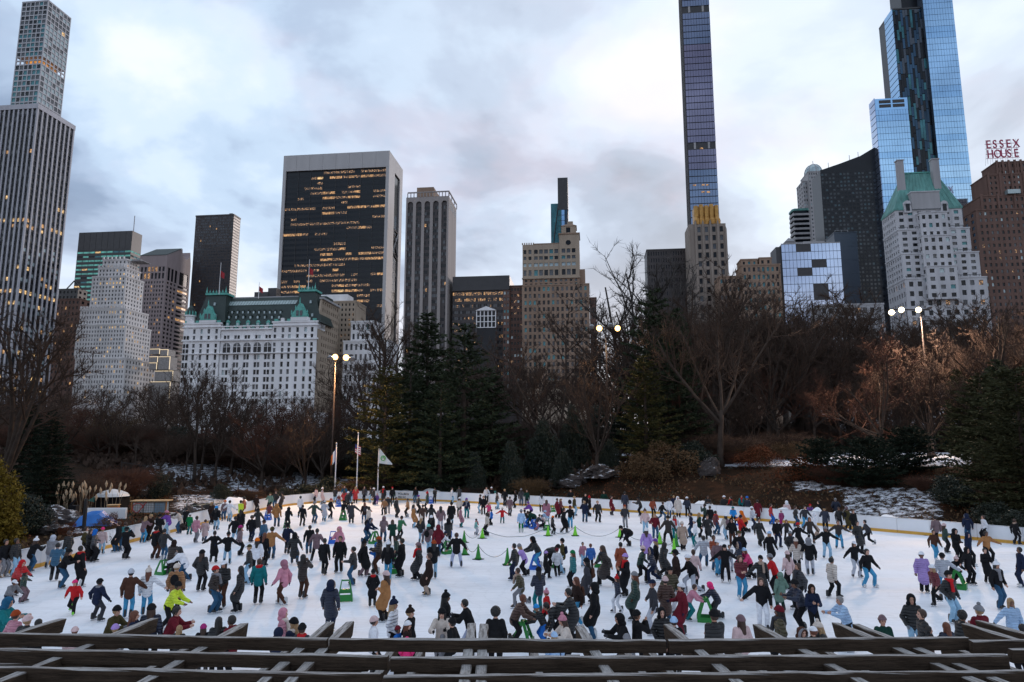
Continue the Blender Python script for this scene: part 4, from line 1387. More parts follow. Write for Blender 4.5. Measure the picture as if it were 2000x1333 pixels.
ice_mat()
mat('board_white', (.78, .79, .82), .4, var=.05, scale=.6)
mat('kick_yellow', (.62, .33, .045), .5, var=.15, scale=1.2)
mat('cap_grey', (.55, .57, .60), .5, var=.1)
mat('snow', (.84, .86, .90), .7, var=.06, scale=1.5, bump=.5, bscale=4)
mat('deck_grey', (.10, .095, .09), .9, var=.3, scale=1.5)
mat('black_print', (.02, .02, .02), .6, var=0)
mat('green_print', (.05, .40, .12), .6, var=0)


# terrain: a fine patch round the rink, coarser rings out to the horizon
SNOW_PX = [  # (x0, x1, y0, y1, amount) in the photograph, on the ground there
    (1540, 1650, 935, 962, .27), (1640, 1850, 950, 1015, .25), (1270, 1900, 874, 912, .42), (280, 560, 902, 942, .24), (440, 700, 902, 962, .27), (200, 420, 935, 962, .18), (330, 470, 965, 1005, .26), (110, 200, 1010, 1045, .34), (1120, 1215, 905, 935, .30), (1400, 1560, 990, 1012, .22), (1180, 1300, 885, 905, .35)]


def snow_at(P):
    """P: (n,3) world points -> snow cover 0..1 (fallen snow lies in patches)"""
    c, s = math.cos(PITCH), math.sin(PITCH)
    dz = P[:, 2] - CAM_H
    fwd = P[:, 1] * c + dz * s
    up = -P[:, 1] * s + dz * c
    px = 1000 + FPX * P[:, 0] / np.maximum(fwd, .1)
    py = 666.5 - FPX * up / np.maximum(fwd, .1)
    v = np.full(len(P), .17)
    for x0, x1, y0, y1, a in SNOW_PX:
        fx = sstep(x0 - 15, x0 + 15, px) * (1 - sstep(x1 - 15, x1 + 15, px))
        fy = sstep(y0 - 5, y0 + 4, py) * (1 - sstep(y1 - 4, y1 + 5, py))
        v = np.maximum(v, .17 + (a + .08) * fx * fy)
    return v


def terrain():
    def axis(lo, hi, step, far):
        a = list(np.arange(lo, hi + 1e-6, step))
        s, x = step, lo
        while x > -far:
            s *= 1.45; x -= s; a.insert(0, x)
        s, x = step, hi
        while x < far:
            s *= 1.45; x += s; a.append(x)
        return np.array(a)
    xs = axis(-75, 85, 1.0, 5000)
    ys = axis(-8, 135, 1.0, 6000)
    X, Y = np.meshgrid(xs, ys, indexing='ij')
    H = height(X.ravel(), Y.ravel())
    P = np.stack([X.ravel(), Y.ravel(), H], 1)
    nx, ny = len(xs), len(ys)
    idx = np.arange(nx * ny).reshape(nx, ny)
    F = np.stack([idx[:-1, :-1].ravel(), idx[1:, :-1].ravel(), idx[1:, 1:].ravel(), idx[:-1, 1:].ravel()], 1)
    me = bpy.data.meshes.new('ground')
    me.from_pydata(P.tolist(), [], F.tolist())
    me.polygons.foreach_set('use_smooth', [True] * len(F))
    at_ = me.attributes.new('snow', 'FLOAT', 'POINT')
    at_.data.foreach_set('value', snow_at(P).astype(np.float32))
    me.materials.append(MAT['woodland_floor'])
    put('ground', me, kind='structure')


terrain()
m = MB()
m.quad([(p.x, p.y, 0) for p in RING])
m.build('ice', 'ice', kind='structure')
m = MB()
m.box(-40, 40, 4.0, NEAR - .3, -.3, -.01)
m.build('terrace_pavement', 'deck_grey', kind='structure')

# ---- the boards round the ice: one panel after another
BH = 1.02
brd = thing('rink_boards', 'white rink boards with a yellow kick strip curving round the ice', 'rink boards')


def walk(pts, step):
    out = [pts[0].copy()]
    for a, c in zip(pts[:-1], pts[1:]):
        n = max(1, round((c - a).length / step))
        for i in range(1, n + 1):
            out.append(a.lerp(c, i / n))
    return out


BPTS = walk(EDGE, 2.4)
OUTN = []
for i, p in enumerate(BPTS):
    t = BPTS[min(i + 1, len(BPTS) - 1)] - BPTS[max(i - 1, 0)]
    OUTN.append(Vector((-t.y, t.x, 0)).normalized())
for i in range(len(BPTS) - 1):
    p, q, n0, n1 = BPTS[i], BPTS[i + 1], OUTN[i], OUTN[i + 1]
    d = (q - p).normalized() * .012
    for nm, z0, z1, o0, o1, mt in (('panel', .2, BH, .0, .09, 'board_white'), ('kick_strip', .0, .2, -.03, .1, 'kick_yellow'), ('cap_rail', BH, BH + .035, -.03, .13, 'cap_grey')):
        m = MB()
        a, c = p + d, q - d
        pts = [a + n0 * o0, c + n1 * o0, c + n1 * o1, a + n0 * o1]
        lo = [(v.x, v.y, z0) for v in pts]; hi = [(v.x, v.y, z1) for v in pts]
        m.quad(lo[::-1]); m.quad(hi)
        for k in range(4):
            m.quad([lo[k], lo[(k + 1) % 4], hi[(k + 1) % 4], hi[k]])
        m.build(nm, mt, brd)
# lettering on the boards
ba, bb_ = ground(770, 977), ground(801, 979)
ang = math.atan2(bb_.y - ba.y, bb_.x - ba.x)
nrm = Vector((math.sin(ang), -math.cos(ang), 0))
for s, z, sz, off in (('WOLLMAN', .62, .34, .55), ('RINK NYC', .28, .26, .62)):
    me = text_mesh(s, sz, 'black_print', .005, .006)
    p = ba + (bb_ - ba).normalized() * off + nrm * .03
    put('lettering', me, brd, (p.x, p.y, z), (R(90), 0, ang))
m = MB()
for k in range(3):
    m.tube([(.17 * math.cos(t * math.pi / 4) * (1 - .25 * k), 0, .17 * math.sin(t * math.pi / 4) * (1 - .25 * k)) for t in range(9)], .022, 4, False)
p = ba + nrm * .04
m.build('emblem', 'green_print', brd, (p.x, p.y, .68), (0, 0, ang))
# the ring emblem on a board by the left gate
pa, pb_ = ground(200, 1073), ground(216, 1070)
ang2 = math.atan2(pb_.y - pa.y, pb_.x - pa.x)
m = MB()
for cx, cz, r in ((0, .17, .13), (-.12, -.05, .13), (.12, -.05, .13), (0, .02, .1)):
    m.tube([(cx + r * math.cos(t * math.pi / 6), 0, cz + r * math.sin(t * math.pi / 6)) for t in range(13)], .02, 4, False)
p = ground(208, 1071.5) + Vector((math.sin(ang2), -math.cos(ang2), 0)) * .05
m.build('emblem', 'black_print', brd, (p.x, p.y, .62), (0, 0, ang2))
# ploughed snow heaped behind the far boards
def heap(px0, px1, hh, seed, label):
    r = random.Random(seed)
    n = 10
    i0 = min(range(len(BPTS)), key=lambda i: abs(1000 + FPX * BPTS[i].x / BPTS[i].y - px0))
    i1 = min(range(len(BPTS)), key=lambda i: abs(1000 + FPX * BPTS[i].x / BPTS[i].y - px1))
    a, c = BPTS[i0], BPTS[max(i1, i0 + 1)]
    nn = OUTN[i0]
    m = MB()
    n = 14
    rows = 5
    for i in range(n + 1):
        t = i / n
        env = (.55 + .3 * math.sin(t * 5 + seed) + .15 * math.sin(t * 11 + seed * 2)) * math.sin(math.pi * min(max(t, .02), .98)) ** .5
        for j in range(rows):
            s = j / (rows - 1)
            q = a.lerp(c, t) + nn * (.14 + 1.9 * s)
            z = max(.05, (BH * .75 + hh * env) * math.sin(math.pi * (.16 + .84 * s)) ** .8 * (.96 + .08 * r.random()) if 0 < s < 1 else (BH * .6 if s == 0 else .0))
            m.v.append((q.x, q.y, z))
    for i in range(n):
        for j in range(rows - 1):
            k = i * rows + j
            m.f.append((k, k + rows, k + rows + 1, k + 1)); m.m.append(0)
    o = m.build('snow_heap', 'snow', None, smooth=True)
    o['label'] = label; o['category'] = 'snow heap'; o['group'] = 'snow heaps behind the boards'
for k, (a, c, hh, lb) in enumerate(((475, 515, 1.1, 'pointed snow heap at the left end of the far boards'), (640, 660, .5, 'small snow heap below the first flagpole'), (700, 716, .55, 'snow heap below the tall middle flagpole'), (780, 850, .85, 'long snow heap behind the rink sign'), (880, 905, .35, 'low snow heap right of the sign heap'), (960, 1000, .4, 'low snow heap below the dark bushes'), (1285, 1330, .8, 'rounded snow heap below the tan shrubs'), (1345, 1395, .9, 'tall snow heap in front of the grey boulder'), (1480, 1530, .8, 'snow heap with a flat top below the bare twin tree'), (1530, 1568, .95, 'rounded snow heap right of the flat one'), (1598, 1630, .5, 'small snow heap where the right boards begin'), (1700, 1760, .45, 'long low snow heap along the right boards'))):
    heap(a, c, hh, k, lb)
# ================================================================ trees
mat('bark', (.060, .045, .037), .9, var=.3, scale=2)
mat('bark_grey', (.075, .066, .062), .9, var=.35, scale=1.5)
mat('twig', (.066, .044, .034), .9, var=.2, scale=.5)
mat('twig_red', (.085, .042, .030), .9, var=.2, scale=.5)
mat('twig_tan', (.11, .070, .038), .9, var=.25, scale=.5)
mat('needle', (.040, .051, .028), .75, var=.35, scale=.6)
mat('needle_lamplit', (.060, .055, .020), .75, var=.3, scale=.6)  # pine needles with the gold of the floodlights put into their colour
mat('needle_dark', (.018, .026, .017), .75, var=.35, scale=.6)
mat('needle_olive', (.046, .047, .022), .75, var=.3, scale=.6)
mat('gold_lit_leaf', (.14, .095, .014), .7, var=.35, scale=.9)  # yellow-green foliage, its golden lighting painted into the leaf colour
mat('evergreen', (.016, .024, .013), .6, var=.4, scale=.7)
mat('dry_leaf', (.12, .075, .042), .9, var=.35, scale=1.1)
mat('rust_leaf', (.13, .045, .022), .9, var=.35, scale=1.1)
mat('reed', (.42, .32, .22), .9, var=.25, scale=2)
def rock_mat():
    m = mat('rock', (.06, .052, .050), .9, var=0)
    t = m.node_tree; b = t.nodes['Principled BSDF']; L = t.links.new
    g = N(t, 'ShaderNodeNewGeometry'); s = N(t, 'ShaderNodeSeparateXYZ'); L(g.outputs['Normal'], s.inputs[0])
    n = N(t, 'ShaderNodeTexNoise', ins={'Scale': 1.1, 'Detail': 9.0, 'Roughness': .75}); L(g.outputs['Position'], n.inputs['Vector'])
    c = N(t, 'ShaderNodeValToRGB'); e = c.color_ramp.elements
    e[0].position, e[0].color = .3, (.016, .013, .012, 1); e[1].position, e[1].color = .7, (.12, .10, .095, 1)
    L(n.outputs[0], c.inputs[0])
    a = N(t, 'ShaderNodeMath', operation='MULTIPLY_ADD', ins={1: .45}); L(s.outputs[2], a.inputs[0]); L(n.outputs[0], a.inputs[2])
    th = N(t, 'ShaderNodeMapRange', ins={1: .93, 2: 1.0, 3: 0, 4: 1}); L(a.outputs[0], th.inputs[0])
    mx = N(t, 'ShaderNodeMix', data_type='RGBA'); mx.inputs[7].default_value = (.7, .72, .77, 1)
    L(th.outputs[0], mx.inputs[0]); L(c.outputs[0], mx.inputs[6]); L(mx.outputs[2], b.inputs['Base Color'])
    bp = N(t, 'ShaderNodeBump', ins={'Strength': 1.0, 'Distance': .3}); L(n.outputs[0], bp.inputs['Height']); L(bp.outputs[0], b.inputs['Normal'])
rock_mat()


def np_mesh(name, V, F, m, smooth=False):
    me = bpy.data.meshes.new(name)
    V = np.asarray(V, np.float32); F = np.asarray(F, np.int32)
    k = F.shape[1]
    me.vertices.add(len(V)); me.vertices.foreach_set('co', V.ravel())
    me.loops.add(F.size); me.loops.foreach_set('vertex_index', F.ravel())
    me.polygons.add(len(F)); me.polygons.foreach_set('loop_start', np.arange(0, F.size, k, dtype=np.int32))
    try:
        me.polygons.foreach_set('loop_total', np.full(len(F), k, np.int32))
    except Exception:
        pass
    me.materials.append(MAT[m] if isinstance(m, str) else m)
    if smooth:
        me.polygons.foreach_set('use_smooth', [True] * len(F))
    me.update(calc_edges=True)
    return me


def unit(v):
    return v / np.maximum(np.linalg.norm(v, axis=-1, keepdims=True), 1e-9)


def cones(A, B, r):
    """thin three-sided cones from A to B: verts, tris"""
    d = unit(B - A)
    ref = np.where(np.abs(d[:, 2:3]) < .8, np.array([[0., 0, 1]]), np.array([[1., 0, 0]]))
    u = unit(np.cross(d, ref)); w = np.cross(d, u)
    n = len(A)
    r = np.broadcast_to(np.asarray(r).reshape(-1, 1), (n, 1))
    ring = [A + (u * math.cos(t) + w * math.sin(t)) * r for t in (0, 2.094, 4.189)]
    V = np.stack(ring + [B], 1).reshape(-1, 3)
    i = np.arange(n)[:, None] * 4
    F = np.concatenate([i + [0, 1, 3], i + [1, 2, 3], i + [2, 0, 3]], 0)
    return V, F


def bare_tree(seed, H=15.0, spread=.5, fork=.28, up=.25, twigs=15, limbs=5, tr=.28):
    """trunk mesh and crown mesh of a leafless tree of height H standing at the origin"""
    rg = random.Random(seed)
    nr = np.random.RandomState(seed)
    trunk, crown = MB(), MB()
    fine = []                                     # polylines of the last order

    def path(p, d, ln, n, wob_, up_):
        pts = [p]
        for i in range(n):
            d = Vector((d.x + rg.uniform(-wob_, wob_), d.y + rg.uniform(-wob_, wob_), d.z + rg.uniform(-wob_, wob_) + up_)).normalized()
            p = p + d * (ln / n)
            pts.append(p)
        return pts, d

    def side(d, ang):
        a = Vector((rg.uniform(-1, 1), rg.uniform(-1, 1), rg.uniform(-.4, 1)))
        a = (a - d * a.dot(d)).normalized()
        return (d * math.cos(ang) + a * math.sin(ang)).normalized()

    def grow(p, d, ln, r, lv):
        n = (5, 5, 4, 3)[lv]
        pts, de = path(p, d, ln, n, (.06, .13, .2, .25)[lv], (.0, up * .25, up * .3, up * .25)[lv])
        r1 = r * (.62 if lv == 0 else .35)
        rad = [r + (r1 - r) * i / n for i in range(n + 1)]
        if lv == 0:
            rad[0] *= 1.45
        (trunk if lv < 2 else crown).tube(pts, rad, (9, 6, 4, 3)[lv], lv == 0)
        if lv == 3:
            fine.append([tuple(q) for q in pts])
            return
        k = (limbs, rg.randint(6, 8), rg.randint(5, 7))[lv]
        for i in range(k):
            t = (rg.uniform(.72, 1.0) if lv == 0 else rg.uniform(.22, 1.0))
            f = t * n
            j = min(int(f), n - 1)
            q = pts[j].lerp(pts[j + 1], f - j)
            dd = (pts[j + 1] - pts[j]).normalized()
            ang = (rg.uniform(.35, .85) * (spread / .5), rg.uniform(.5, 1.0), rg.uniform(.5, 1.1))[lv]
            s = (H * rg.uniform(.5, .68), ln * rg.uniform(.36, .6), ln * rg.uniform(.35, .6))[lv] * (1.0 if lv == 0 else 1.15 - .5 * t)
            rr = max((r * rg.uniform(.42, .62)), .012) * (1.0 if lv == 0 else 1.1 - .4 * t)
            grow(q, side(dd, ang), s, rr, lv + 1)
        if lv == 0:                               # a leader keeps on
            grow(pts[-1], Vector((rg.uniform(-.15, .15), rg.uniform(-.15, .15), 1)).normalized(), H * (1 - fork) * .85, r1 * .85, 1)

    grow(Vector((0, 0, -.3)), Vector((rg.uniform(-.05, .05), rg.uniform(-.05, .05), 1)).normalized(), H * fork, tr, 0)
    A, B = [], []
    P = np.array(fine)                            # (n, 4, 3)
    n = len(P)
    for k in range(twigs):
        seg = nr.randint(0, P.shape[1] - 1, n)
        t = nr.rand(n, 1)
        a = P[np.arange(n), seg]; c = P[np.arange(n), seg + 1]
        o = a + (c - a) * t
        d = unit(unit(c - a) * .8 + nr.normal(0, .55, (n, 3)) + np.array([0, 0, .25]))
        A.append(o); B.append(o + d * nr.uniform(.25, .8, (n, 1)) * H / 15)
    A, B = np.concatenate(A), np.concatenate(B)
    V, F = cones(A, B, .013 * H / 15 + .004)
    cv = np.array(crown.v); cf = crown.f
    tri = []
    for f in cf:
        if len(f) == 4:
            tri.append((f[0], f[1], f[2])); tri.append((f[0], f[2], f[3]))
    VV = np.concatenate([cv, V]); FF = np.concatenate([np.array(tri), F + len(cv)])
    # scale so the crown tops out at H
    zt = VV[:, 2].max()
    k = H / zt
    VV = VV * k
    trunk.v = [(x * k, y * k, z * k) for x, y, z in trunk.v]
    return trunk, VV, FF


def conifer(seed, H=18.0, Rb=4.5, gap=.5, droop=.12, dens=1.0, z0=.08, pw=.75, nb=6, blade=.42):
    rg = random.Random(seed)
    nr = np.random.RandomState(seed)
    trunk = MB()
    trunk.tube([(0, 0, -.3), (0, 0, H * .5), (0, 0, H * .97)], [H * .018, H * .011, .03], 7)
    A, B, O, D = [], [], [], []
    z = H * z0
    while z < H * .985:
        t = z / H
        ln0 = Rb * (1 - t) ** pw * (1.0 if t > .2 else .75 + .25 * t / .2)
        k = nb + (rg.random() < .5)
        ph = rg.random() * 6.28
        for i in range(k):
            a = ph + 6.283 * i / k + rg.uniform(-.3, .3)
            ln = ln0 * rg.uniform(.65, 1.18) + .15
            zz = z + rg.uniform(-gap, gap) * .5
            d = np.array([math.cos(a), math.sin(a), -droop + .35 * t + rg.uniform(-.08, .08)])
            e = np.array([0, 0, zz]) + d * ln
            e[2] += .12 * ln * ln / max(Rb, 1)       # tips turn up
            A.append((0, 0, zz)); B.append(e)
            n = max(4, int(ln * 7 * dens))
            f = (np.linspace(.16, 1, n) + nr.uniform(-.03, .03, n))[:, None]
            base = np.array([0, 0, zz]) + d * ln * f
            base[:, 2] += (.12 * ln * ln / max(Rb, 1)) * f[:, 0] ** 2
            w = .22 * ln * (1 - f * .55)
            lat = np.array([-math.sin(a), math.cos(a), 0])
            base = base + lat * nr.uniform(-1, 1, (n, 1)) * w + nr.normal(0, .05, (n, 3))
            O.append(base)
            D.append(np.broadcast_to(d, base.shape))
        z += gap * rg.uniform(.75, 1.25)
    A, B = np.array(A), np.array(B)
    V1, F1 = cones(A, B, .035)
    O, D = np.concatenate(O), np.concatenate(D)
    VV, FF = [V1], [F1]
    off = len(V1)
    for q in range(6):
        n = len(O)
        dd = unit(D * .9 + nr.normal(0, .55, (n, 3)) * np.array([1, 1, .55]))
        side_ = unit(np.cross(dd, nr.normal(0, 1, (n, 3))))
        L = nr.uniform(.5, 1.15, (n, 1)) * blade
        wd = L * .17
        V = np.stack([O - dd * L * .1, O + dd * L * .45 + side_ * wd, O + dd * L, O + dd * L * .45 - side_ * wd], 1).reshape(-1, 3)
        i = np.arange(n)[:, None] * 4 + off
        VV.append(V); FF.append(np.concatenate([i + [0, 1, 2], i + [0, 2, 3]]))
        off += len(V)
    return trunk, np.concatenate(VV), np.concatenate(FF)


def leaf_mass(seed, lobes, n, size, flat=.8):
    """leaves spread through a few uneven lobes: (cx,cy,cz,rx,ry,rz)"""
    nr = np.random.RandomState(seed)
    vol = np.array([l[3] * l[4] * l[5] for l in lobes]) ** .66
    pick = nr.choice(len(lobes), n, p=vol / vol.sum())
    L = np.array(lobes)[pick]
    d = unit(nr.normal(0, 1, (n, 3)))
    rad = nr.uniform(.35, 1.0, (n, 1)) ** .45 * (1 + .16 * np.sin(d[:, :1] * 9 + d[:, 1:2] * 7 + L[:, :1] * 3) + .12 * np.sin(d[:, 2:3] * 15 + 2))
    c = L[:, :3] + d * rad * L[:, 3:]
    c = c[c[:, 2] > .02]
    d = d[:len(c)]
    n = len(c)
    dd = unit(nr.normal(0, 1, (n, 3)) + np.array([0, 0, .3]))
    s = unit(np.cross(dd, nr.normal(0, 1, (n, 3))))
    ln = nr.uniform(.6, 1.3, (n, 1)) * size
    V = np.stack([c, c + dd * ln * .5 + s * ln * .3, c + dd * ln, c + dd * ln * .5 - s * ln * .3], 1).reshape(-1, 3)
    i = np.arange(n)[:, None] * 4
    return V, np.concatenate([i + [0, 1, 2], i + [0, 2, 3]])


def twig_shrub(seed, H=2.2, Rr=1.6, n=900):
    nr = np.random.RandomState(seed)
    a = nr.uniform(0, 6.283, n)
    rr = nr.uniform(0, .35, n) * Rr
    A = np.stack([rr * np.cos(a), rr * np.sin(a), np.zeros(n) - .05], 1)
    out = nr.uniform(.2, 1, n)
    M = A + np.stack([np.cos(a) * out * Rr * .6, np.sin(a) * out * Rr * .6, H * nr.uniform(.35, .7, n)], 1)
    M += nr.normal(0, .08, M.shape)
    E = M + np.stack([np.cos(a) * out * Rr * .5, np.sin(a) * out * Rr * .5, H * nr.uniform(.1, .35, n) * (1.2 - out)], 1) + nr.normal(0, .12, M.shape)
    S = [cones(A, M, .012), cones(M, E, .009)]
    for k in range(3):
        t = nr.uniform(.2, 1, (n, 1))
        o = M + (E - M) * t
        S.append(cones(o, o + unit(E - M + nr.normal(0, .5, M.shape)) * nr.uniform(.15, .45, (n, 1)), .007))
    VV, FF, off = [], [], 0
    for V, F in S:
        VV.append(V); FF.append(F + off); off += len(V)
    return np.concatenate(VV), np.concatenate(FF)


PROTO = {}
for nm, args in {
    'b0': dict(seed=11, H=16, spread=.55, limbs=5, twigs=15), 'b1': dict(seed=23, H=16, spread=.42, limbs=4, twigs=15), 'b2': dict(seed=37, H=16, spread=.7, fork=.22, limbs=6, twigs=15),
    'b3': dict(seed=41, H=16, spread=.5, fork=.4, limbs=5, twigs=13, up=.4), 'b4': dict(seed=59, H=16, spread=.62, fork=.3, limbs=5, twigs=16), 'b5': dict(seed=67, H=16, spread=.38, fork=.2, limbs=6, twigs=13, up=.5)}.items():
    tk, V, F = bare_tree(**args)
    PROTO[nm] = (tk.mesh('trunk', 'bark', True), np_mesh('crown', V, F, 'twig'), 16.0)
    g = tk.mesh('trunk', 'bark_grey', True)
    PROTO[nm + 'g'] = (g, np_mesh('crown', V, F, 'bark_grey'), 16.0) if nm in ('b1', 'b3') else None
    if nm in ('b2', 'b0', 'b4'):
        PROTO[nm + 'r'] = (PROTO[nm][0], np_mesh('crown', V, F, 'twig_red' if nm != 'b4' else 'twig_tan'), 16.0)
for nm, args, mt in (('c0', dict(seed=3, H=18, Rb=4.6), 'needle'), ('c1', dict(seed=5, H=18, Rb=5.2, gap=.85, droop=-.02, pw=.7, nb=5, dens=.85, blade=.5), 'needle'), ('c2', dict(seed=8, H=18, Rb=4.4, droop=.2, gap=.45), 'needle_dark'), ('c3', dict(seed=9, H=12, Rb=4.8, droop=.05, gap=.5, pw=.55, z0=.03), 'needle_olive'), ('c4', dict(seed=13, H=4.5, Rb=4.2, droop=.0, gap=.35, pw=.5, z0=.03, nb=9, blade=.34), 'needle_dark')):
    tk, V, F = conifer(**args)
    PROTO[nm] = (tk.mesh('trunk', 'bark', True), np_mesh('crown', V, F, mt), args['H'])
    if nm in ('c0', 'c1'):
        PROTO[nm + 'o'] = (PROTO[nm][0], np_mesh('crown', V, F, 'needle_lamplit' if nm == 'c1' else 'needle_olive'), args['H'])
ev_l = [(0, 0, 1.2, 1.5, 1.3, 1.2), (1.3, .2, .8, 1.1, 1.0, .85), (-1.2, -.1, .9, 1.2, 1.0, .95), (.3, .3, 2.0, .8, .8, .7)]
for nm, mt, n, sz in (('s0', 'evergreen', 9000, .15), ('s1', 'dry_leaf', 4000, .13), ('s2', 'rust_leaf', 4000, .13)):
    V, F = leaf_mass(ord(nm[1]), ev_l, n, sz)
    PROTO[nm] = (None, np_mesh('foliage', V, F, mt), 2.6)
for nm, mt, sd in (('t0', 'twig', 1), ('t1', 'twig_red', 2), ('t2', 'twig_tan', 3)):
    V, F = twig_shrub(sd)
    PROTO[nm] = (None, np_mesh('branches', V, F, mt), 2.2)
bush = [(0, 0, 1.6, 1.7, 1.5, 1.7), (.9, .3, 3.0, 1.2, 1.1, 1.4), (-.9, -.2, 2.8, 1.2, 1.1, 1.5), (0, .2, 4.6, .9, .9, 1.3), (1.4, 0, 1.2, 1.1, 1.0, 1.2), (-1.4, .1, 1.3, 1.1, 1.0, 1.3)]
V, F = leaf_mass(78, bush, 22000, .17)
PROTO['s3'] = (None, np_mesh('foliage', V, F, 'evergreen'), 6.0)
tall = [(0, 0, 1.5, 1.2, 1.2, 1.6), (.3, .1, 3.2, 1.0, 1.0, 1.4), (-.3, 0, 4.4, .6, .6, 1.0), (.8, .3, 1.1, .9, .9, 1.2), (-.9, .1, 1.4, .9, .9, 1.4)]
V, F = leaf_mass(77, tall, 14000, .16)
PROTO['gold'] = (None, np_mesh('foliage', V, F, 'gold_lit_leaf'), 5.4)

BANDS = [(60, 'below the marble tower'), (170, 'below the brown tower'), (310, 'below the white stepped tower'), (440, 'below the turret end of the hotel'), (620, 'below the hotel'), (700, 'near the left floodlight'), (800, 'below the black glass tower'), (890, 'below the arched tower'), (1010, 'below the wide dark office'), (1150, 'below the tan tower'), (1250, 'near the middle floodlight'), (1340, 'below the brown block'), (1420, 'below the gold crown'), (1530, 'below the tan block'), (1660, 'below the mirror glass block'), (1740, 'left of the white floodlights'), (1840, 'below the terraced building'), (1920, 'below the blue skyscraper'), (9999, 'below the brick hotel')]


def band(px):
    return next(s for lim, s in BANDS if px < lim)


LABELS = []          # (object, description, place, px): labels are made unique at the end


def plan_label(o, desc, place, px):
    LABELS.append((o, desc, place, px))


def tree(kind, px, Y, top=None, H=None, name='bare_tree', cat='tree', desc='bare tree', group='bare trees round the rink', rot=None, wide=1.0, base=None):
    """stand a copy where pixel column px crosses depth Y; its top reaches picture row `top`"""
    rad = 1.0 if PROTO[kind][0] else 1.7 * wide * (H or 2.5) / PROTO[kind][2]
    for _ in range(30):
        x = at(px, 860, Y).x
        if float(ring_dist(np.array([x]), np.array([Y]))[0]) > rad + .6:
            break
        Y += .6
    z = gz(x, Y) if base is None else base
    if H is None:
        H = at(px, top, Y).z - z
    tk, cr, ph = PROTO[kind]
    s = H / ph
    r = random.Random(px * 13 + Y * 7)
    o = thing(name, '', cat, (x, Y, z - .05), r.uniform(0, 6.28) if rot is None else rot, group, (s * wide, s * wide, s))
    if tk:
        put('trunk', tk, o)
    put('crown' if tk else 'foliage', cr, o)
    plan_label(o, desc, band(px), px)
    return o


# near and named ones
for a in ((12, 52, 560, 'b1', 'big bare tree with branches over the marble tower', 1.35), (385, 88, 690, 'b3', 'slim dark bare tree before the hotel', .9), (425, 92, 705, 'b5', 'slim dark bare tree beside another', .9), (742, 100, 565, 'b3', 'tall bare tree rising left of the conifers', 1.1), (1092, 86, 585, 'b2', 'broad spreading bare tree with heavy limbs', 1.15), (1225, 120, 462, 'b1g', 'tall pale grey bare tree against the bright sky', 1.1), (1405, 78, 545, 'b4', 'big bare tree with a tall grey trunk at the rink edge', 1.0), (1500, 96, 560, 'b0', 'bare tree with a dense round crown', 1.1), (1340, 104, 530, 'b4', 'tall dense bare tree', 1.2), (1450, 118, 520, 'b2', 'tall dense bare tree with wide limbs', 1.0), (1726, 79, 632, 'b2r', 'reddish bare tree lit by the floodlights', 1.15), (1885, 92, 560, 'b1', 'tall bare tree over the terraced building', 1.2), (1985, 78, 570, 'b0', 'bare tree reaching over the brick hotel', 1.2), (1945, 74, 590, 'b4', 'bare tree with a wide crown above the hemlocks', 1.2), (2020, 70, 600, 'b2', 'bare tree at the right edge above the hemlocks', 1.2), (1165, 80, 660, 'b5', 'slim bare tree in front of the middle floodlight', 1.1), (1812, 80, 640, 'b5', 'slim bare tree in front of the white floodlights', 1.1), (1800, 110, 600, 'b3', 'bare tree behind the floodlights', 1.2), (600, 84, 770, 'b5', 'small bare tree with orange lit twigs', 1.1), (1620, 100, 640, 'b0', 'bare tree with thin straggling limbs', 1.1), (1560, 112, 610, 'b4', 'bare tree with fine twigs', 1.1), (215, 96, 790, 'b4r', 'tan weeping tree with a hazy crown', 1.3), (1690, 90, 790, 'b2r', 'low rust coloured bare tree', 1.5)):
    tree(a[3], a[0], a[1], a[2], desc=a[4], wide=a[5])
o = LABELS[6][0]
# the belts of bare trees behind
rg = random.Random(99)
for px in range(-40, 740, 31):
    tree(rg.choice(['b0', 'b1', 'b2', 'b4', 'b5', 'b0r']), px + rg.randint(-12, 12), rg.randint(105, 135), rg.randint(755, 800), desc='bare tree in the middle belt', wide=1.35)
for px in range(-30, 740, 56):
    tree(rg.choice(['b0', 'b3', 'b4', 'b2']), px + rg.randint(-15, 15), rg.randint(160, 200), rg.randint(725, 765), desc='far bare tree', wide=1.4)
for px in range(700, 1260, 40):
    tree(rg.choice(['b0', 'b1', 'b4', 'b5']), px + rg.randint(-15, 15), rg.randint(108, 150), rg.randint(655, 720), desc='bare tree in the middle belt', wide=1.3)
for px in range(1256, 2080, 33):
    tree(rg.choice(['b0', 'b1', 'b2', 'b4', 'b5']), px + rg.randint(-14, 14), rg.randint(100, 140), rg.randint(545, 620) if px < 1690 else rg.randint(610, 680), desc='bare tree in the middle belt', wide=1.25)
for px in range(1250, 2080, 46):
    tree(rg.choice(['b0', 'b2', 'b4']), px + rg.randint(-15, 15), rg.randint(165, 210), rg.randint(575, 640), desc='far bare tree', wide=1.4)
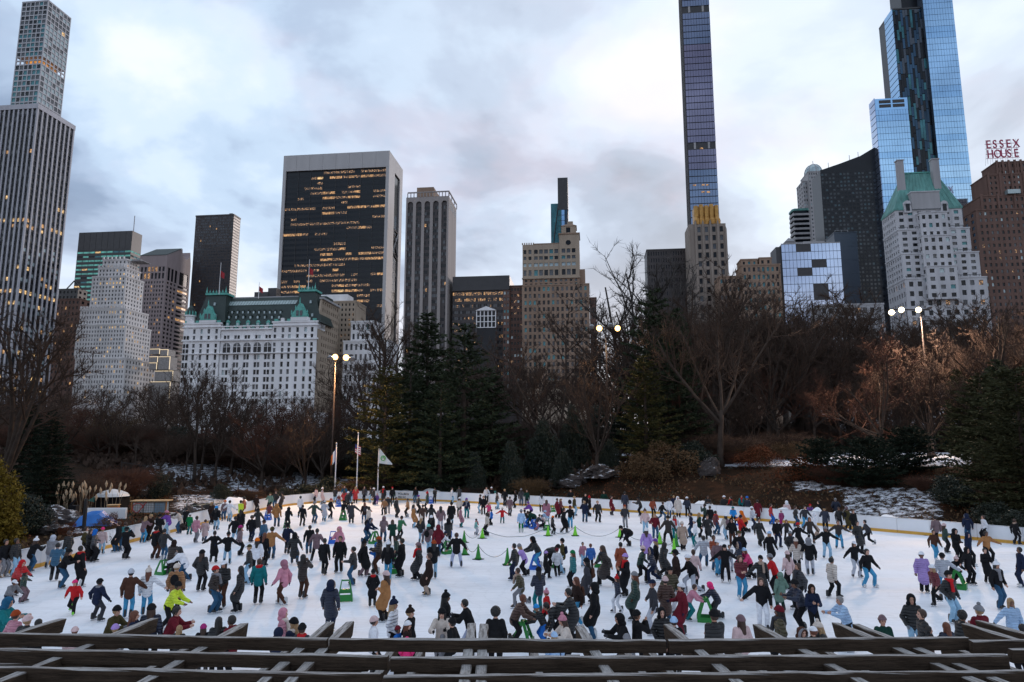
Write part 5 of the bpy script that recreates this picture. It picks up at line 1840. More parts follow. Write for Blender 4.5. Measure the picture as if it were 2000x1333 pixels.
# conifers
for (px, Y, top, k, nm, w, ds) in ((832, 92, 608, 'c0', 'conifer', 1.1, 'tall dark spruce with a pointed top'), (905, 84, 628, 'c1', 'conifer', 1.25, 'tall green pine in front of the dark spruce'), (752, 79, 712, 'c1o', 'conifer', 1.35, 'olive green pine lit golden by the left floodlight'), (800, 86, 690, 'c1', 'conifer', 1.15, 'mid height dark green pine'), (960, 88, 720, 'c1', 'conifer', 1.3, 'short wide dark pine'), (860, 80, 745, 'c1', 'conifer', 1.3, 'low broad pine filling the middle of the clump'), (1285, 86, 560, 'c1', 'conifer', 1.05, 'tall pine with golden lit boughs on its left side'), (1262, 80, 690, 'c1o', 'conifer', 1.2, 'olive pine with flat boughs tinted lamplit gold'), (1330, 90, 600, 'c0', 'conifer', .9, 'dark pine hidden among bare branches'), (1925, 60, 730, 'c3', 'conifer', 1.1, 'olive brown hemlock behind the right boards'), (1995, 52, 715, 'c3', 'conifer', 1.2, 'large olive hemlock cut by the right edge'), (1960, 66, 700, 'c0', 'conifer', 1.3, 'tall dark hemlock behind the olive one'), (1880, 72, 720, 'c0o', 'conifer', 1.0, 'young olive hemlock beside the snowy bank'), (2050, 60, 700, 'c2', 'conifer', 1.2, 'dark hemlock at the right edge'), (100, 62, 800, 'c2', 'conifer', 1.2, 'dark rounded evergreen behind the storage yard'), (60, 70, 790, 'c2', 'conifer', 1.3, 'dark evergreen in the shade behind the yard'), (1215, 96, 740, 'c2', 'conifer', .9, 'small dark evergreen by the middle floodlight pole')):
    tree(k, px, Y, top, name=nm, desc=ds, group='evergreens round the rink', wide=w)
for (px, Y, hh, k, ds, w) in ((1600, 68, 3.8, 'c4', 'low spreading dark yew above the snowy bank', 1.0), (1690, 64, 4.2, 'c4', 'wide dark yew beside another above the snow', 1.0), (1770, 66, 4.0, 'c4', 'dark yew at the right end of its row', 1.0), (1000, 79, 6.0, 's3', 'tall black green bush', .8), (930, 79, 5.2, 's3', 'dark bush below the pines', .9), (1060, 82, 7.4, 's3', 'tall dark bush below the spreading tree', .8), (1120, 84, 8.2, 's3', 'tall narrow dark bush', .6), (850, 76, 3.0, 's0', 'low dark bush behind the boards', 1.1), (790, 77, 3.0, 's1', 'low brown bush behind the boards', 1.2), (1100, 78, 4.2, 's3', 'rounded dark shrub', .9), (1190, 80, 3.6, 's3', 'dark shrub over the rock', 1.0), (1300, 77, 3.4, 's1', 'brown dry shrub behind the boards', 1.3), (1255, 76, 2.8, 's1', 'tan dry shrub behind the boards', 1.3), (1345, 78, 2.8, 's0', 'green shrub below the slope', 1.2), (1035, 76, 2.4, 't2', 'tan dry grass clump beside the rock', 1.1), (1480, 76, 2.4, 's2', 'rust brown shrub below the slope', 1.4), (1570, 68, 2.6, 's2', 'rust red shrub in front of the snowy bank', 1.3), (1620, 66, 2.0, 't1', 'rust red twiggy bush on the snowy bank', 1.4), (1440, 80, 3.2, 't0', 'dark twiggy bush on the slope', 1.4), (1530, 82, 3.4, 't0', 'dark twiggy bush above the slope', 1.4), (1380, 84, 3.2, 't0', 'dark twiggy bush beside the tall trunk', 1.4), (720, 78, 2.4, 't0', 'dark twiggy bush near the flagpoles', 1.4), (640, 80, 2.4, 's0', 'dark green bush left of the flagpoles', 1.1), (560, 78, 1.2, 's0', 'dark bush below the snowy lawn', 1.2), (500, 76, 1.2, 't0', 'dark twiggy bush at the snowy lawn', 1.3), (440, 76, 1.6, 's0', 'dark bush beside the iron fence', 1.0), (320, 76, 2.6, 's0', 'evergreen bush in front of the iron fence', .9), (250, 74, 3.6, 't1', 'reddish twiggy bush behind the yard', 1.2), (60, 46, 2.6, 's0', 'dark bush beside the golden-lit shrub', 1.0), (150, 66, 3.4, 't0', 'dark twiggy bush behind the reeds', 1.4), (1850, 56, 2.2, 's0', 'low dark bush by the right boards', 1.3), (1920, 50, 1.8, 's0', 'low dark bush under the hemlock', 1.4), (1980, 46, 1.8, 's0', 'low dark bush at the right edge', 1.4), (1800, 60, 1.4, 't1', 'low reddish brush on the snowy bank', 1.5)):
    tree(k, px, Y, H=hh, name='shrub', cat='shrub', desc=ds, group='shrubs round the rink', wide=w)
for px in range(-40, 720, 52):
    tree(rg.choice(['t0', 't0', 't1', 's3']), px + rg.randint(-16, 16), rg.randint(98, 118), H=rg.uniform(4, 6.5), name='shrub', cat='shrub', desc='dark brush under the bare trees', group='shrubs round the rink', wide=1.5)
for px in range(1240, 1960, 58):
    tree(rg.choice(['t0', 't0', 't1', 's3']), px + rg.randint(-16, 16), rg.randint(110, 128), H=rg.uniform(5, 8), name='shrub', cat='shrub', desc='dark brush beyond the park path', group='shrubs round the rink', wide=1.4)
for px in range(700, 1240, 60):
    tree(rg.choice(['t0', 's3']), px + rg.randint(-16, 16), rg.randint(98, 112), H=rg.uniform(5, 8), name='shrub', cat='shrub', desc='dark brush behind the conifers', group='shrubs round the rink', wide=1.4)
for px in list(range(60, 720, 27)) + list(range(1250, 1960, 30)):
    tree(rg.choice(['t0', 't0', 't0', 't1']), px + rg.randint(-10, 10), rg.uniform(99, 108) if px < 720 else rg.uniform(101, 108), H=rg.uniform(2.4, 4.8), name='shrub', cat='shrub', desc='leafless brown brush', group='shrubs round the rink', wide=1.6)
for px in list(range(90, 700, 44)) + list(range(1270, 1900, 52)):
    tree(rg.choice(['b0', 'b1', 'b3', 'b5', 'b2', 'b0r']), px + rg.randint(-16, 16), rg.uniform(86, 98), rg.randint(765, 835) if px < 720 else rg.randint(690, 790), desc='slender bare tree near the bank', wide=1.3)
for i in range(34):
    px = 1236 + i * 10 + rg.randint(-5, 5) if i < 34 else 0
    tree(rg.choice(['s1', 's2', 't0', 't1', 's0', 't2', 't0']), px, rg.uniform(76, 92), H=rg.uniform(.7, 2.0), name='shrub', cat='shrub', desc='low brush on the bank', group='shrubs round the rink', wide=1.5)
for i in range(16):
    tree(rg.choice(['s1', 't0', 's0', 't0']), 600 + i * 26 + rg.randint(-8, 8), rg.uniform(77, 84), H=rg.uniform(.8, 1.9), name='shrub', cat='shrub', desc='low brush behind the boards', group='shrubs round the rink', wide=1.5)
tree('gold', 6, 37, 893, name='shrub', cat='shrub', desc='evergreen shrub with a golden-lit tint at the left edge', group='shrubs round the rink', wide=1.0)

# ---- rocks
def rock(px, Y, sx, sy, sz, seed, label, z=None, snowy=False):
    import bmesh
    bm = bmesh.new()
    bmesh.ops.create_icosphere(bm, subdivisions=4, radius=1)
    r = random.Random(seed)
    ph = [r.uniform(0, 6) for _ in range(6)]
    for v in bm.verts:
        c = v.co
        n = 1 + .22 * math.sin(c.x * 3 + ph[0]) * math.sin(c.y * 3 + ph[1]) + .14 * math.sin(c.z * 5 + ph[2] + c.x * 4) + .09 * math.sin(c.x * 9 + c.y * 8 + ph[3]) + .05 * math.sin(c.z * 19 + c.x * 13 + ph[4]) + .03 * math.sin(c.y * 31 + c.z * 17 + ph[5])
        v.co = Vector((c.x * n * sx, c.y * n * sy, max(c.z * n * sz, -.2)))
    me = bpy.data.meshes.new('boulder')
    bm.to_mesh(me); bm.free()
    me.materials.append(MAT['rock'])
    x = at(px, 900, Y).x
    o = put('boulder', me, None, (x, Y, gz(x, Y) - .1 if z is None else z), (0, 0, r.uniform(0, 6)))
    o['label'] = label; o['category'] = 'boulder'; o['group'] = 'boulders round the rink'
    return o
rock(1387, 75.5, 1.4, 1.0, 1.6, 1, 'big pale grey boulder behind the boards at the tall trunk')
rock(1175, 79, 3.4, 1.8, 1.2, 2, 'long rock outcrop with snow streaks behind the boards')
rock(1112, 78, 2.2, 1.3, 1.0, 3, 'lower rock outcrop left of the long one')
rock(370, 57, 2.2, 1.2, .9, 4, 'flat snow dusted rock beside the wire fence')
rock(400, 61, 2.0, 1.2, 1.0, 5, 'rounded rock behind the flat one')
rock(95, 48, 2.0, 1.2, 1.0, 6, 'grey rock behind the wooden crate')
rock(125, 52, 2.4, 1.4, 1.1, 7, 'grey rock behind the dumpster')
rock(340, 52, 1.6, 1.0, .7, 8, 'low dark rock behind the left boards')
rock(580, 84, 3.0, 1.5, .9, 9, 'low rock on the snowy lawn')

# ---- reeds
rd = thing('pampas_grass', 'tall dry pampas grass with feathery tan plumes behind the yard', 'grass clump', (at(178, 960, 62).x, 62, gz(at(178, 960, 62).x, 62)))
rr = random.Random(4)
for i in range(34):
    x, y = rr.uniform(-2.6, 2.6), rr.uniform(-1, 1)
    h = rr.uniform(1.3, 2.5)
    dx = rr.uniform(-.4, .4)
    m = MB()
    m.tube([(x, y, 0), (x + dx * .4, y, h * .6), (x + dx, y, h)], [.02, .015, .01], 3)
    m.tube([(x + dx, y, h - .1), (x + dx * 1.15, y, h + .2), (x + dx * 1.35, y, h + .5)], [.03, .12, .02], 5)
    m.build('plume', 'reed', rd)

# ---- leaf litter and low ground cover on the banks (too many to count)
def litter(name, label, m, n, seed, size, box, keep, up=.4, dens=None):
    nr = np.random.RandomState(seed)
    x = nr.uniform(box[0], box[1], n); y = nr.uniform(box[2], box[3], n)
    d = ring_dist(x, y)
    w = np.sin(x * .35 + seed) * np.sin(y * .3 + seed * 2) + .5 * np.sin(x * .9 + y * .7)
    ok = (d > 1.2) & (d < keep) & (w > (-.4 if dens is None else dens))
    x, y = x[ok], y[ok]
    P = np.stack([x, y, height(x, y) + .03], 1)
    sn = snow_at(P)
    ok = nr.rand(len(P)) > (sn - .17) * 2.1
    P = P[ok]
    k = len(P)
    dd = unit(nr.normal(0, 1, (k, 3)) + np.array([0, 0, up]))
    dd[:, 2] = np.abs(dd[:, 2])
    s = unit(np.cross(dd, nr.normal(0, 1, (k, 3))))
    ln = nr.uniform(.5, 1.4, (k, 1)) * size
    V = np.stack([P, P + dd * ln * .5 + s * ln * .3, P + dd * ln, P + dd * ln * .5 - s * ln * .3], 1).reshape(-1, 3)
    i = np.arange(k)[:, None] * 4
    o = put(name, np_mesh(name, V, np.concatenate([i + [0, 1, 2], i + [0, 2, 3]]), m), None, kind='stuff', label=label, category='ground cover')
litter('leaf_litter', 'rust brown fallen leaves over the banks', 'rust_leaf', 60000, 1, .16, (-55, 70, 30, 112), 26, .5)
litter('dry_grass', 'dry tan grass and stems on the banks', 'dry_leaf', 50000, 2, .26, (-55, 70, 30, 112), 24, 1.5, .1)
litter('ground_cover', 'low dark green creeping plants on the banks', 'evergreen', 50000, 3, .22, (-55, 70, 30, 112), 26, .8, .15)
litter('brush_stems', 'tangled dark stems under the bare trees', 'twig', 60000, 4, .8, (-70, 90, 78, 130), 60, 1.6, -.2)

# ---- far street lamps glimmering between the trunks
mat('mast_dark', (.02, .02, .02), .5, var=.1)
mat('globe_warm', (.8, .6, .4), .4, var=0, emit=(1, .55, .22), estr=8)
for px, py, Y, ds in ((62, 864, 150, 'far warm street lamp low behind the left trees'), (505, 876, 140, 'far warm street lamp below the hotel turret'), (580, 872, 150, 'far warm street lamp below the middle of the hotel'), (1010, 860, 160, 'far warm street lamp behind the dark bushes'), (1560, 850, 150, 'far warm street lamp below the mirror glass block'), (1870, 846, 150, 'far warm street lamp near the right hemlocks')):
    p = at(px, py, Y)
    z0 = gz(p.x, Y)
    o = thing('street_lamp', ds, 'street lamp', (p.x, Y, z0), 0, 'far street lamps in the park')
    H = max(p.z - z0, 2.6)
    m = MB(); m.tube([(0, 0, 0), (0, 0, H)], [.09, .06], 6); m.build('post', 'mast_dark', o)
    m = MB(); m.lathe([(.05, 0), (.24, .15), (.26, .4), (.05, .6)], (0, 0, H), 8); m.build('globe', 'globe_warm', o)
# ================================================================ things round the ice
mat('mast_paint', (.04, .024, .018), .5, var=.2)
mat('lamp_hood', (.30, .30, .31), .4, var=.1)
mat('lamp_glow_warm', (.9, .7, .4), .3, var=0, emit=(1.0, .52, .14), estr=5)
mat('lamp_glow_white', (.9, .9, .8), .3, var=0, emit=(1.0, .80, .45), estr=5)
mat('pole_white', (.62, .60, .62), .4, var=.05)
mat('flag_white', (.72, .73, .74), .8, var=.05)
mat('flag_blue', (.05, .07, .22), .8, var=.05)
mat('flag_orange', (.60, .14, .03), .8, var=.05)
mat('flag_green', (.12, .42, .10), .8, var=.05)
mat('iron', (.020, .020, .022), .5, var=.1)
mat('rail_green', (.10, .17, .16), .5, var=.1)
mat('cone_green', (.012, .21, .016), .45, var=.08)
mat('cone_lime', (.17, .62, .02), .45, var=.06)
mat('rubber', (.015, .015, .016), .7, var=.1)
mat('chain', (.22, .24, .25), .4, metal=.5, var=.1)
mat('aid_green', (.010, .19, .028), .35, var=.08)
mat('aid_blue', (.012, .11, .50), .35, var=.08)
mat('crate_wood', (.33, .155, .065), .7, var=.25, scale=2)
mat('crate_pale', (.52, .36, .20), .7, var=.2, scale=2)
mat('dumpster', (.020, .036, .048), .5, var=.15)
mat('tarp_blue', (.02, .17, .55), .4, var=.2, scale=1, bump=.5, bscale=3)
mat('tank_white', (.58, .60, .62), .5, var=.12)
mat('tank_blue', (.22, .32, .42), .5, var=.1)
mat('tent_black', (.014, .014, .016), .7, var=.2)
mat('sign_red', (.50, .03, .025), .5, var=.1)
mat('teal_box', (.06, .30, .27), .5, var=.1)


def floodlight(px, ytop, Y, heads, glow, label, power, color, base_px=None):
    x = at(px, ytop, Y).x
    z0 = gz(x, Y)
    zt = at(px, ytop, Y).z
    f = thing('floodlight_mast', label, 'floodlight', (x, Y, z0), 0, 'floodlight masts')
    H = zt - z0
    m = MB(); m.tube([(0, 0, -.2), (0, 0, H * .5), (0, 0, H - .15)], [.14, .11, .08], 10); m.build('pole', 'mast_paint', f, smooth=True)
    m = MB(); m.tube([(0, 0, 0), (0, 0, .5)], [.34, .26], 10); m.build('pole_base', 'mast_paint', f)
    xs = [(hx - px) / FPX * Y for hx, hy, on in heads]
    m = MB(); m.box(min(xs) - .15, max(xs) + .15, -.07, .07, H - .22, H - .08); m.build('crossarm', 'mast_paint', f)
    for (hx, hy, on), dx in zip(heads, xs):
        dz = at(hx, hy, Y).z - z0
        tilt = R(74)
        h = MB()
        h.lathe([(.10, .36), (.22, .28), (.32, .10), (.38, .0), (.40, -.03), (.35, -.03)], seg=16)
        hd = h.build('lamp_head', 'lamp_hood', f, (dx, -.15, dz), (tilt * -1 * (1 if on else .4) + 0.0, 0, R(12) * (1 if dx > 0 else -1)), smooth=True)
        g = MB()
        g.lathe([(.20, -.075), (.34, -.05), (.34, -.02)], seg=16)
        g.build('lens', glow if on else 'lamp_hood', hd)
        m = MB(); m.tube([(dx, -.08, dz + .1), (dx, 0, H - .15)], .05, 5); m.build('bracket', 'mast_paint', f)
        if on:
            ld = bpy.data.lights.new('flood', 'SPOT')
            ld.energy = power * on; ld.color = color; ld.shadow_soft_size = .3; ld.spot_size = R(150); ld.spot_blend = .4
            lo = bpy.data.objects.new('flood', ld)
            COL.objects.link(lo); lo.parent = f
            lo.location = (dx, -.4, dz - .1)
            lo.rotation_euler = (R(-52), 0, R(14) * (1 if dx > 0 else -1))
    return f


floodlight(656, 692, 80, [(646, 700, 0), (656, 698, 1), (677, 699, 1), (688, 702, 0)], 'lamp_glow_warm', 'rust coloured floodlight mast with two orange lit lamps left of the conifers', 5200, (1, .58, .26))
floodlight(1183, 638, 82, [(1155, 640, 0), (1170, 642, 1), (1206, 642, .4), (1192, 637, 0)], 'lamp_glow_warm', 'dark floodlight mast with a lit lamp against the bright sky gap', 1500, (1, .66, .36))
floodlight(1797, 603, 83, [(1738, 611, .5), (1758, 606, 1), (1792, 606, 1), (1813, 603, 0)], 'lamp_glow_white', 'floodlight mast with bright white lamps below the terraced building', 7000, (1, .72, .52))

# ---- flagpoles
def flagpole(px, ytop, Y, label):
    x = at(px, ytop, Y).x
    z0 = gz(x, Y)
    f = thing('flagpole', label, 'flagpole', (x, Y, z0), 0, 'flagpoles behind the far boards')
    H = at(px, ytop, Y).z - z0
    m = MB(); m.tube([(0, 0, -.2), (0, 0, H)], [.085, .05], 8); m.build('pole', 'pole_white', f, smooth=True)
    m = MB(); m.lathe([(.02, 0), (.09, .07), (.09, .12), (.02, .18)], (0, 0, H), 8); m.build('finial', 'pole_white', f)
    return f, H
def cloth(nu, nv, fn):
    V = [[fn(i / nu, j / nv) for j in range(nv + 1)] for i in range(nu + 1)]
    return V
f, H = flagpole(657.5, 868, 77.2, 'white flagpole with a small orange and white flag, leftmost of three')
k = MB()
for i in range(3):
    a, c = -.55 * i / 3, -.55 * (i + 1) / 3
    k.quad([(a, .05 * math.sin(i * 2), H - .35 - .35 * i), (c, .05 * math.sin(i * 2 + 2), H - .6 - .35 * i), (c, .05 * math.sin(i * 2 + 2), H - 2.2 - .1 * i), (a, .05 * math.sin(i * 2), H - 1.9)], i)
k.build('flag', ['flag_blue', 'flag_white', 'flag_orange'], f)
f, H = flagpole(700, 848, 77.0, 'tallest white flagpole with a drooping striped flag, middle of three')
k = MB()
for s in range(9):
    for i in range(4):
        a, c = .62 * i / 4 - .3, .62 * (i + 1) / 4 - .3
        z = lambda u, q: H - 1.1 - q * .11 - abs(u + .3) * .5
        k.quad([(a, .1 * math.sin(i * 1.7), z(a, s + 1)), (c, .1 * math.sin(i * 1.7 + 1.7), z(c, s + 1)), (c, .1 * math.sin(i * 1.7 + 1.7), z(c, s)), (a, .1 * math.sin(i * 1.7), z(a, s))], 2 if (s < 4 and i < 2) else s % 2)
k.build('flag', ['flag_red', 'flag_white', 'flag_blue'], f)
f, H = flagpole(740, 874, 77.0, 'white flagpole flying a white pennant with a green badge, rightmost of three')
k = MB()
n = 8
for i in range(n):
    a, c = 1.45 * i / n + .06, 1.45 * (i + 1) / n + .06
    top = lambda u: H - .05 - 1.15 * u
    bot = lambda u: H - 1.75 - .12 * u
    yy = lambda u: .12 * math.sin(u * 5)
    k.quad([(a, yy(a), bot(a)), (c, yy(c), bot(c)), (c, yy(c), max(top(c), bot(c) + .02)), (a, yy(a), top(a))])
fl = k.build('flag', 'flag_white', f)
k = MB(); k.tube([(.55 + .24 * math.cos(t * .524), -.2, H - 1.2 + .26 * math.sin(t * .524)) for t in range(13)], .05, 4, False); k.tube([(.42, -.2, H - 1.2), (.55, -.2, H - 1.02), (.68, -.2, H - 1.25)], .06, 4)
k.build('badge', 'flag_green', fl)

# ---- fences
def fence(a, c, h, label, step=.16, mt='iron', bay=2.4, pick=True):
    n = max(2, int((c - a).length / bay))
    f = thing('iron_fence', label, 'fence', (a.x, a.y, gz(a.x, a.y)))
    P = []
    for i in range(n + 1):
        p = a.lerp(c, i / n)
        P.append(Vector((p.x - a.x, p.y - a.y, gz(p.x, p.y) - gz(a.x, a.y))))
        m = MB(); m.tube([P[-1] + Vector((0, 0, -.2)), P[-1] + Vector((0, 0, h + .1))], .045, 5); m.build('post', mt, f)
    for p, q in zip(P[:-1], P[1:]):
        for hz in (.15, h - .12):
            m = MB(); m.tube([p + Vector((0, 0, hz)), q + Vector((0, 0, hz))], .022, 4); m.build('rail', mt, f)
    if pick:
        m = MB()
        for p, q in zip(P[:-1], P[1:]):
            k = int((q - p).length / step)
            for i in range(1, k):
                r = p.lerp(q, i / k)
                m.tube([r, r + Vector((0, 0, h))], .014, 3, False)
        m.build('pickets', mt, f, kind='stuff')
def gp(px, Y): return Vector((at(px, 880, Y).x, Y, 0))
fence(gp(1262, 98), gp(1420, 97), 1.3, 'black iron fence along the snowy path left of the tall trunk')
fence(gp(1422, 97), gp(1570, 92), 1.3, 'black iron fence along the snowy path right of the tall trunk')
fence(gp(240, 86), gp(420, 88), 1.5, 'black iron fence before the snowy lawn')
fence(gp(1170, 99), gp(1255, 98), 1.3, 'short black iron fence near the middle floodlight')
fence(gp(470, 80), gp(690, 84), 1.2, 'thin wire fence across the snowy lawn', pick=False, bay=3)
fence(gp(372, 58), gp(470, 64), 1.1, 'green tube handrail behind the left boards', mt='rail_green', pick=False, bay=2.5)

# ---- cones and the chain between them
CONES = [(906.5, 1060, 'g', .74, 'dark green cone at the back of the left pair'), (908, 1084, 'g', .78, 'dark green cone in front of the left pair'), (934, 1093, 'g', .80, 'dark green cone standing alone in front of the ring'), (991, 1104, 'g', .86, 'dark green cone beside the child in olive'), (942, 1052, 'l', .66, 'lime cone at the back left of the ring'), (1070.5, 1047, 'l', .66, 'lime cone beside the child with the orange beanie'), (1123.5, 1047, 'l', .68, 'lime cone between two walking skaters'), (1211, 1050, 'l', .66, 'lime cone in front of the bending skater'), (1289, 1063, 'l', .72, 'lime cone right of the bending skater'), (1317, 1082, 'l', .86, 'lime cone nearest on the right of the ring'), (1321, 1068, 'g', .80, 'dark green cone behind the nearest lime cone')]
def cone_mesh(h):
    k = MB(); k.lathe([(.20 * h / .75, .03), (.145, .12), (.075, h * .6), (.035, h)], seg=14)
    s = MB(); s.box(-.24, .24, -.24, .24, 0, .03)
    return k, s
CP = []
for px, py, c, h, lb in CONES:
    p = ground(px, py)
    o = thing('traffic_cone', lb, 'cone', p, random.uniform(0, 1.5), 'cones marking the ring on the ice')
    k, s = cone_mesh(h)
    k.build('cone_body', 'cone_green' if c == 'g' else 'cone_lime', o, smooth=True)
    s.build('foot', 'rubber', o)
    CP.append(p + Vector((0, 0, h * .93)))
for a, c, sag, lb in ((0, 4, .5, 'chain between the back left cones'), (1, 2, .45, 'chain between the front left cones'), (2, 3, .5, 'chain from the lone cone to the child in olive'), (4, 5, .62, 'long chain sagging across the back of the ring'), (5, 6, .5, 'short chain between two lime cones'), (6, 7, .6, 'chain sagging towards the bending skater'), (7, 8, .6, 'chain beside the bending skater'), (8, 9, .5, 'chain between the two right lime cones')):
    p, q = CP[a], CP[c]
    pts = []
    for i in range(21):
        t = i / 20
        v = p.lerp(q, t); v.z = max(.03, v.z - 4 * sag * t * (1 - t))
        pts.append(v)
    m = MB(); m.tube(pts, .018, 4)
    o = m.build('chain', 'chain'); o['label'] = lb; o['category'] = 'chain'; o['group'] = 'chains between the cones'

# ---- skating aids: plastic frames pushed over the ice
def aid_meshes():
    parts = []
    for sx in (-1, 1):
        m = MB()
        poly = [(-.34, 0), (-.34, .16), (-.10, .86), (.10, .90), (.16, .82), (.36, .16), (.36, 0)]
        hole = [(-.22, .20), (-.02, .72), (.05, .72), (.22, .20)]
        x0, x1 = sx * .22, sx * .28
        # ring of quads between outline and hole
        out = [(-.34, 0.0), (-.34, .16), (-.10, .86), (.12, .88), (.36, .16), (.36, 0.0)]
        inn = [(-.22, .18), (-.22, .2), (-.03, .74), (.06, .74), (.24, .2), (.24, .18)]
        for i in range(5):
            for xx in (x0, x1):
                m.quad([(xx, *out[i]), (xx, *out[i + 1]), (xx, *inn[i + 1]), (xx, *inn[i])])
            m.quad([(x0, *out[i]), (x0, *out[i + 1]), (x1, *out[i + 1]), (x1, *out[i])])
            m.quad([(x0, *inn[i]), (x0, *inn[i + 1]), (x1, *inn[i + 1]), (x1, *inn[i])])
        for xx in (x0, x1):
            m.quad([(xx, *out[5]), (xx, *out[0]), (xx, *inn[0]), (xx, *inn[5])])
        m.quad([(x0, *out[5]), (x0, *out[0]), (x1, *out[0]), (x1, *out[5])])
        parts.append(('side_frame', m))
    m = MB(); m.tube([(-.28, -.02, .86), (.28, -.02, .86)], .035, 8); parts.append(('handle', m))
    m = MB(); m.box(-.22, .22, -.36, -.30, .02, .30); parts.append(('front_panel', m))
    m = MB(); m.box(-.22, .22, -.2, -.14, .34, .52); parts.append(('crossbar', m))
    for _n, k in parts:
        k.v = [(x * (1.22 - .55 * z / .9), y, z) for x, y, z in k.v]
    return parts
AIDM = {c: [(n, k.mesh(n, 'aid_' + c)) for n, k in aid_meshes()] for c in ('green', 'blue')}
def aid(px, py, c, rz, label, s=1.0):
    o = thing('skating_aid', label, 'skating aid', ground(px, py), rz, 'plastic skating aids on the ice', s * .86)
    for n, me in AIDM[c]:
        put(n, me, o)
for a in ((318, 1122, 'green', 1.2, 'green skating aid beside the hooded skater in the left third', .9), (560, 1031, 'green', .3, 'green skating aid pushed below the hotel', .9), (670, 1016.5, 'green', .05, 'dark green skating aid facing the camera below the flagpoles', 1.0), (732, 1062, 'green', 1.3, 'green skating aid of the skater in the fur hood', 1.0), (674, 1173, 'green', .2, 'big green skating aid held by the skater in olive near the front', 1.05), (873, 1082, 'green', .5, 'green skating aid pushed by the child in white left of the cones', .9), (769, 1120, 'green', .3, 'green skating aid beside the bright blue jeans', .95), (1022, 1262, 'green', 1.3, 'green skating aid at the near edge under the brown vest', 1.0), (1068, 1036, 'green', .1, 'green skating aid in the cluster behind the cones', .9), (1380, 1213, 'green', 1.35, 'green skating aid between the two girls in pink hats', 1.05), (1872, 1150, 'green', .9, 'green skating aid on the right side of the ice', 1.05), (1079, 1000, 'green', .4, 'green skating aid near the far boards', .8), (1085, 1108, 'green', .4, 'green skating aid beside the white puffer jacket', .9), (1172, 1108, 'green', 1.2, 'green skating aid in front of the tall dark skater', .8), (523, 1016, 'blue', .1, 'blue skating aid pushed by the child in red', 1.0), (661, 990, 'blue', .5, 'bright blue skating aid at the far boards by the flagpoles', .9), (841, 984, 'blue', .2, 'blue skating aid parked at the far boards right of the sign', .95), (1028, 1030, 'blue', .2, 'blue skating aid at the left of the cluster behind the cones', .9), (1043, 1033, 'blue', .6, 'blue skating aid in the middle of the cluster', .9), (1046, 1112, 'blue', 1.4, 'blue skating aid under the bent hooded skater', .95), (650, 1062, 'blue', .2, 'tall blue skating aid behind the pink parka', 1.0), (1442, 1026, 'blue', .4, 'blue skating aid beside the bright blue jacket', .8)):
    aid(*a)

# ---- storage yard at the left
def spot(px, py, z=.25): return ground(px, py, z)
def yard(name, label, cat, px, py, rz=0.0):
    p = spot(px, py)
    z = gz(p.x, p.y)
    p = ground(px, py, z)
    return thing(name, label, cat, (p.x, p.y, gz(p.x, p.y)), rz)
def bxs(o, name, m, *b):
    k = MB(); k.box(*b); return k.build(name, m, o)
o = yard('planter_crate', 'open orange wood planter crate beside the golden-lit shrub', 'crate', 66, 1030, .15)
for i in range(4):
    bxs(o, 'plank', 'crate_wood', -.62, .62, -.45, -.40, .02 + i * .2, .2 + i * .2)
    bxs(o, 'plank', 'crate_wood', -.62, .62, .40, .45, .02 + i * .2, .2 + i * .2)
    bxs(o, 'plank', 'crate_wood', .58, .63, -.38, .38, .02 + i * .2, .2 + i * .2)
bxs(o, 'top_board', 'crate_pale', -.75, .75, -.5, -.3, .82, .88); bxs(o, 'post', 'crate_pale', .52, .66, -.5, -.44, 0, .81)
o = yard('dumpster', 'low dark green dumpster behind the wooden crate', 'dumpster', 100, 1020, .05)
k = MB(); k.frustum((-.85, .85, -.4, .4), (-.95, .95, -.5, .5), .08, .62); k.build('bin', 'dumpster', o)
bxs(o, 'rim', 'dumpster', -1.0, 1.0, -.54, .54, .62, .68); bxs(o, 'badge', 'tank_white', -.08, .08, -.5, -.46, .3, .46)
o = yard('utility_cart', 'black utility cart with a raised arm beside the dumpster', 'cart', 132, 1022, .2)
bxs(o, 'body', 'tent_black', -.75, .75, -.4, .4, .2, .75); bxs(o, 'cab', 'tent_black', .1, .6, -.35, .35, .75, 1.3)
k = MB(); k.tube([(0, 0, .7), (.1, 0, 1.3), (.35, 0, 1.7)], [.12, .1, .08], 6); k.build('arm', 'tent_black', o)
for sx in (-.5, .5):
    k = MB(); k.tube([(sx, -.45, .2), (sx, .45, .2)], .2, 10); k.build('wheel', 'rubber', o)
bxs(o, 'marker_plate', 'kick_yellow', .62, .76, -.42, -.40, .55, .75)
o = yard('white_sign', 'red and white barrier sign behind the wooden crate', 'sign', 60, 1003, .3)
bxs(o, 'board', 'tank_white', -.4, .3, -.03, .03, .3, 1.0); bxs(o, 'edge', 'sign_red', .3, .5, -.04, .04, .2, .8)
o = yard('tarp_pile', 'pile covered with a bright blue tarpaulin left of the boards', 'tarp', 188, 1030, .1)
k = MB()
rt = random.Random(3)
nx, ny = 9, 6
for i in range(nx):
    for j in range(ny):
        u, v = i / (nx - 1), j / (ny - 1)
        e = min(1, 3.2 * min(u, 1 - u, v, 1 - v) + .02)
        k.v.append(((u - .5) * 2.6, (v - .5) * 1.6, (1.15 if u < .7 else .9) * e ** .5 + rt.uniform(-.06, .06)))
for i in range(nx - 1):
    for j in range(ny - 1):
        q = i * ny + j
        k.f.append((q, q + ny, q + ny + 1, q + 1)); k.m.append(0)
k.build('cover', 'tarp_blue', o)
o = yard('kiosk_tent', 'black kiosk tent with a sagging white roof cover behind the yard', 'tent', 217, 998, .1)
bxs(o, 'walls', 'tent_black', -1.2, 1.2, -.8, .8, 0, 1.25)
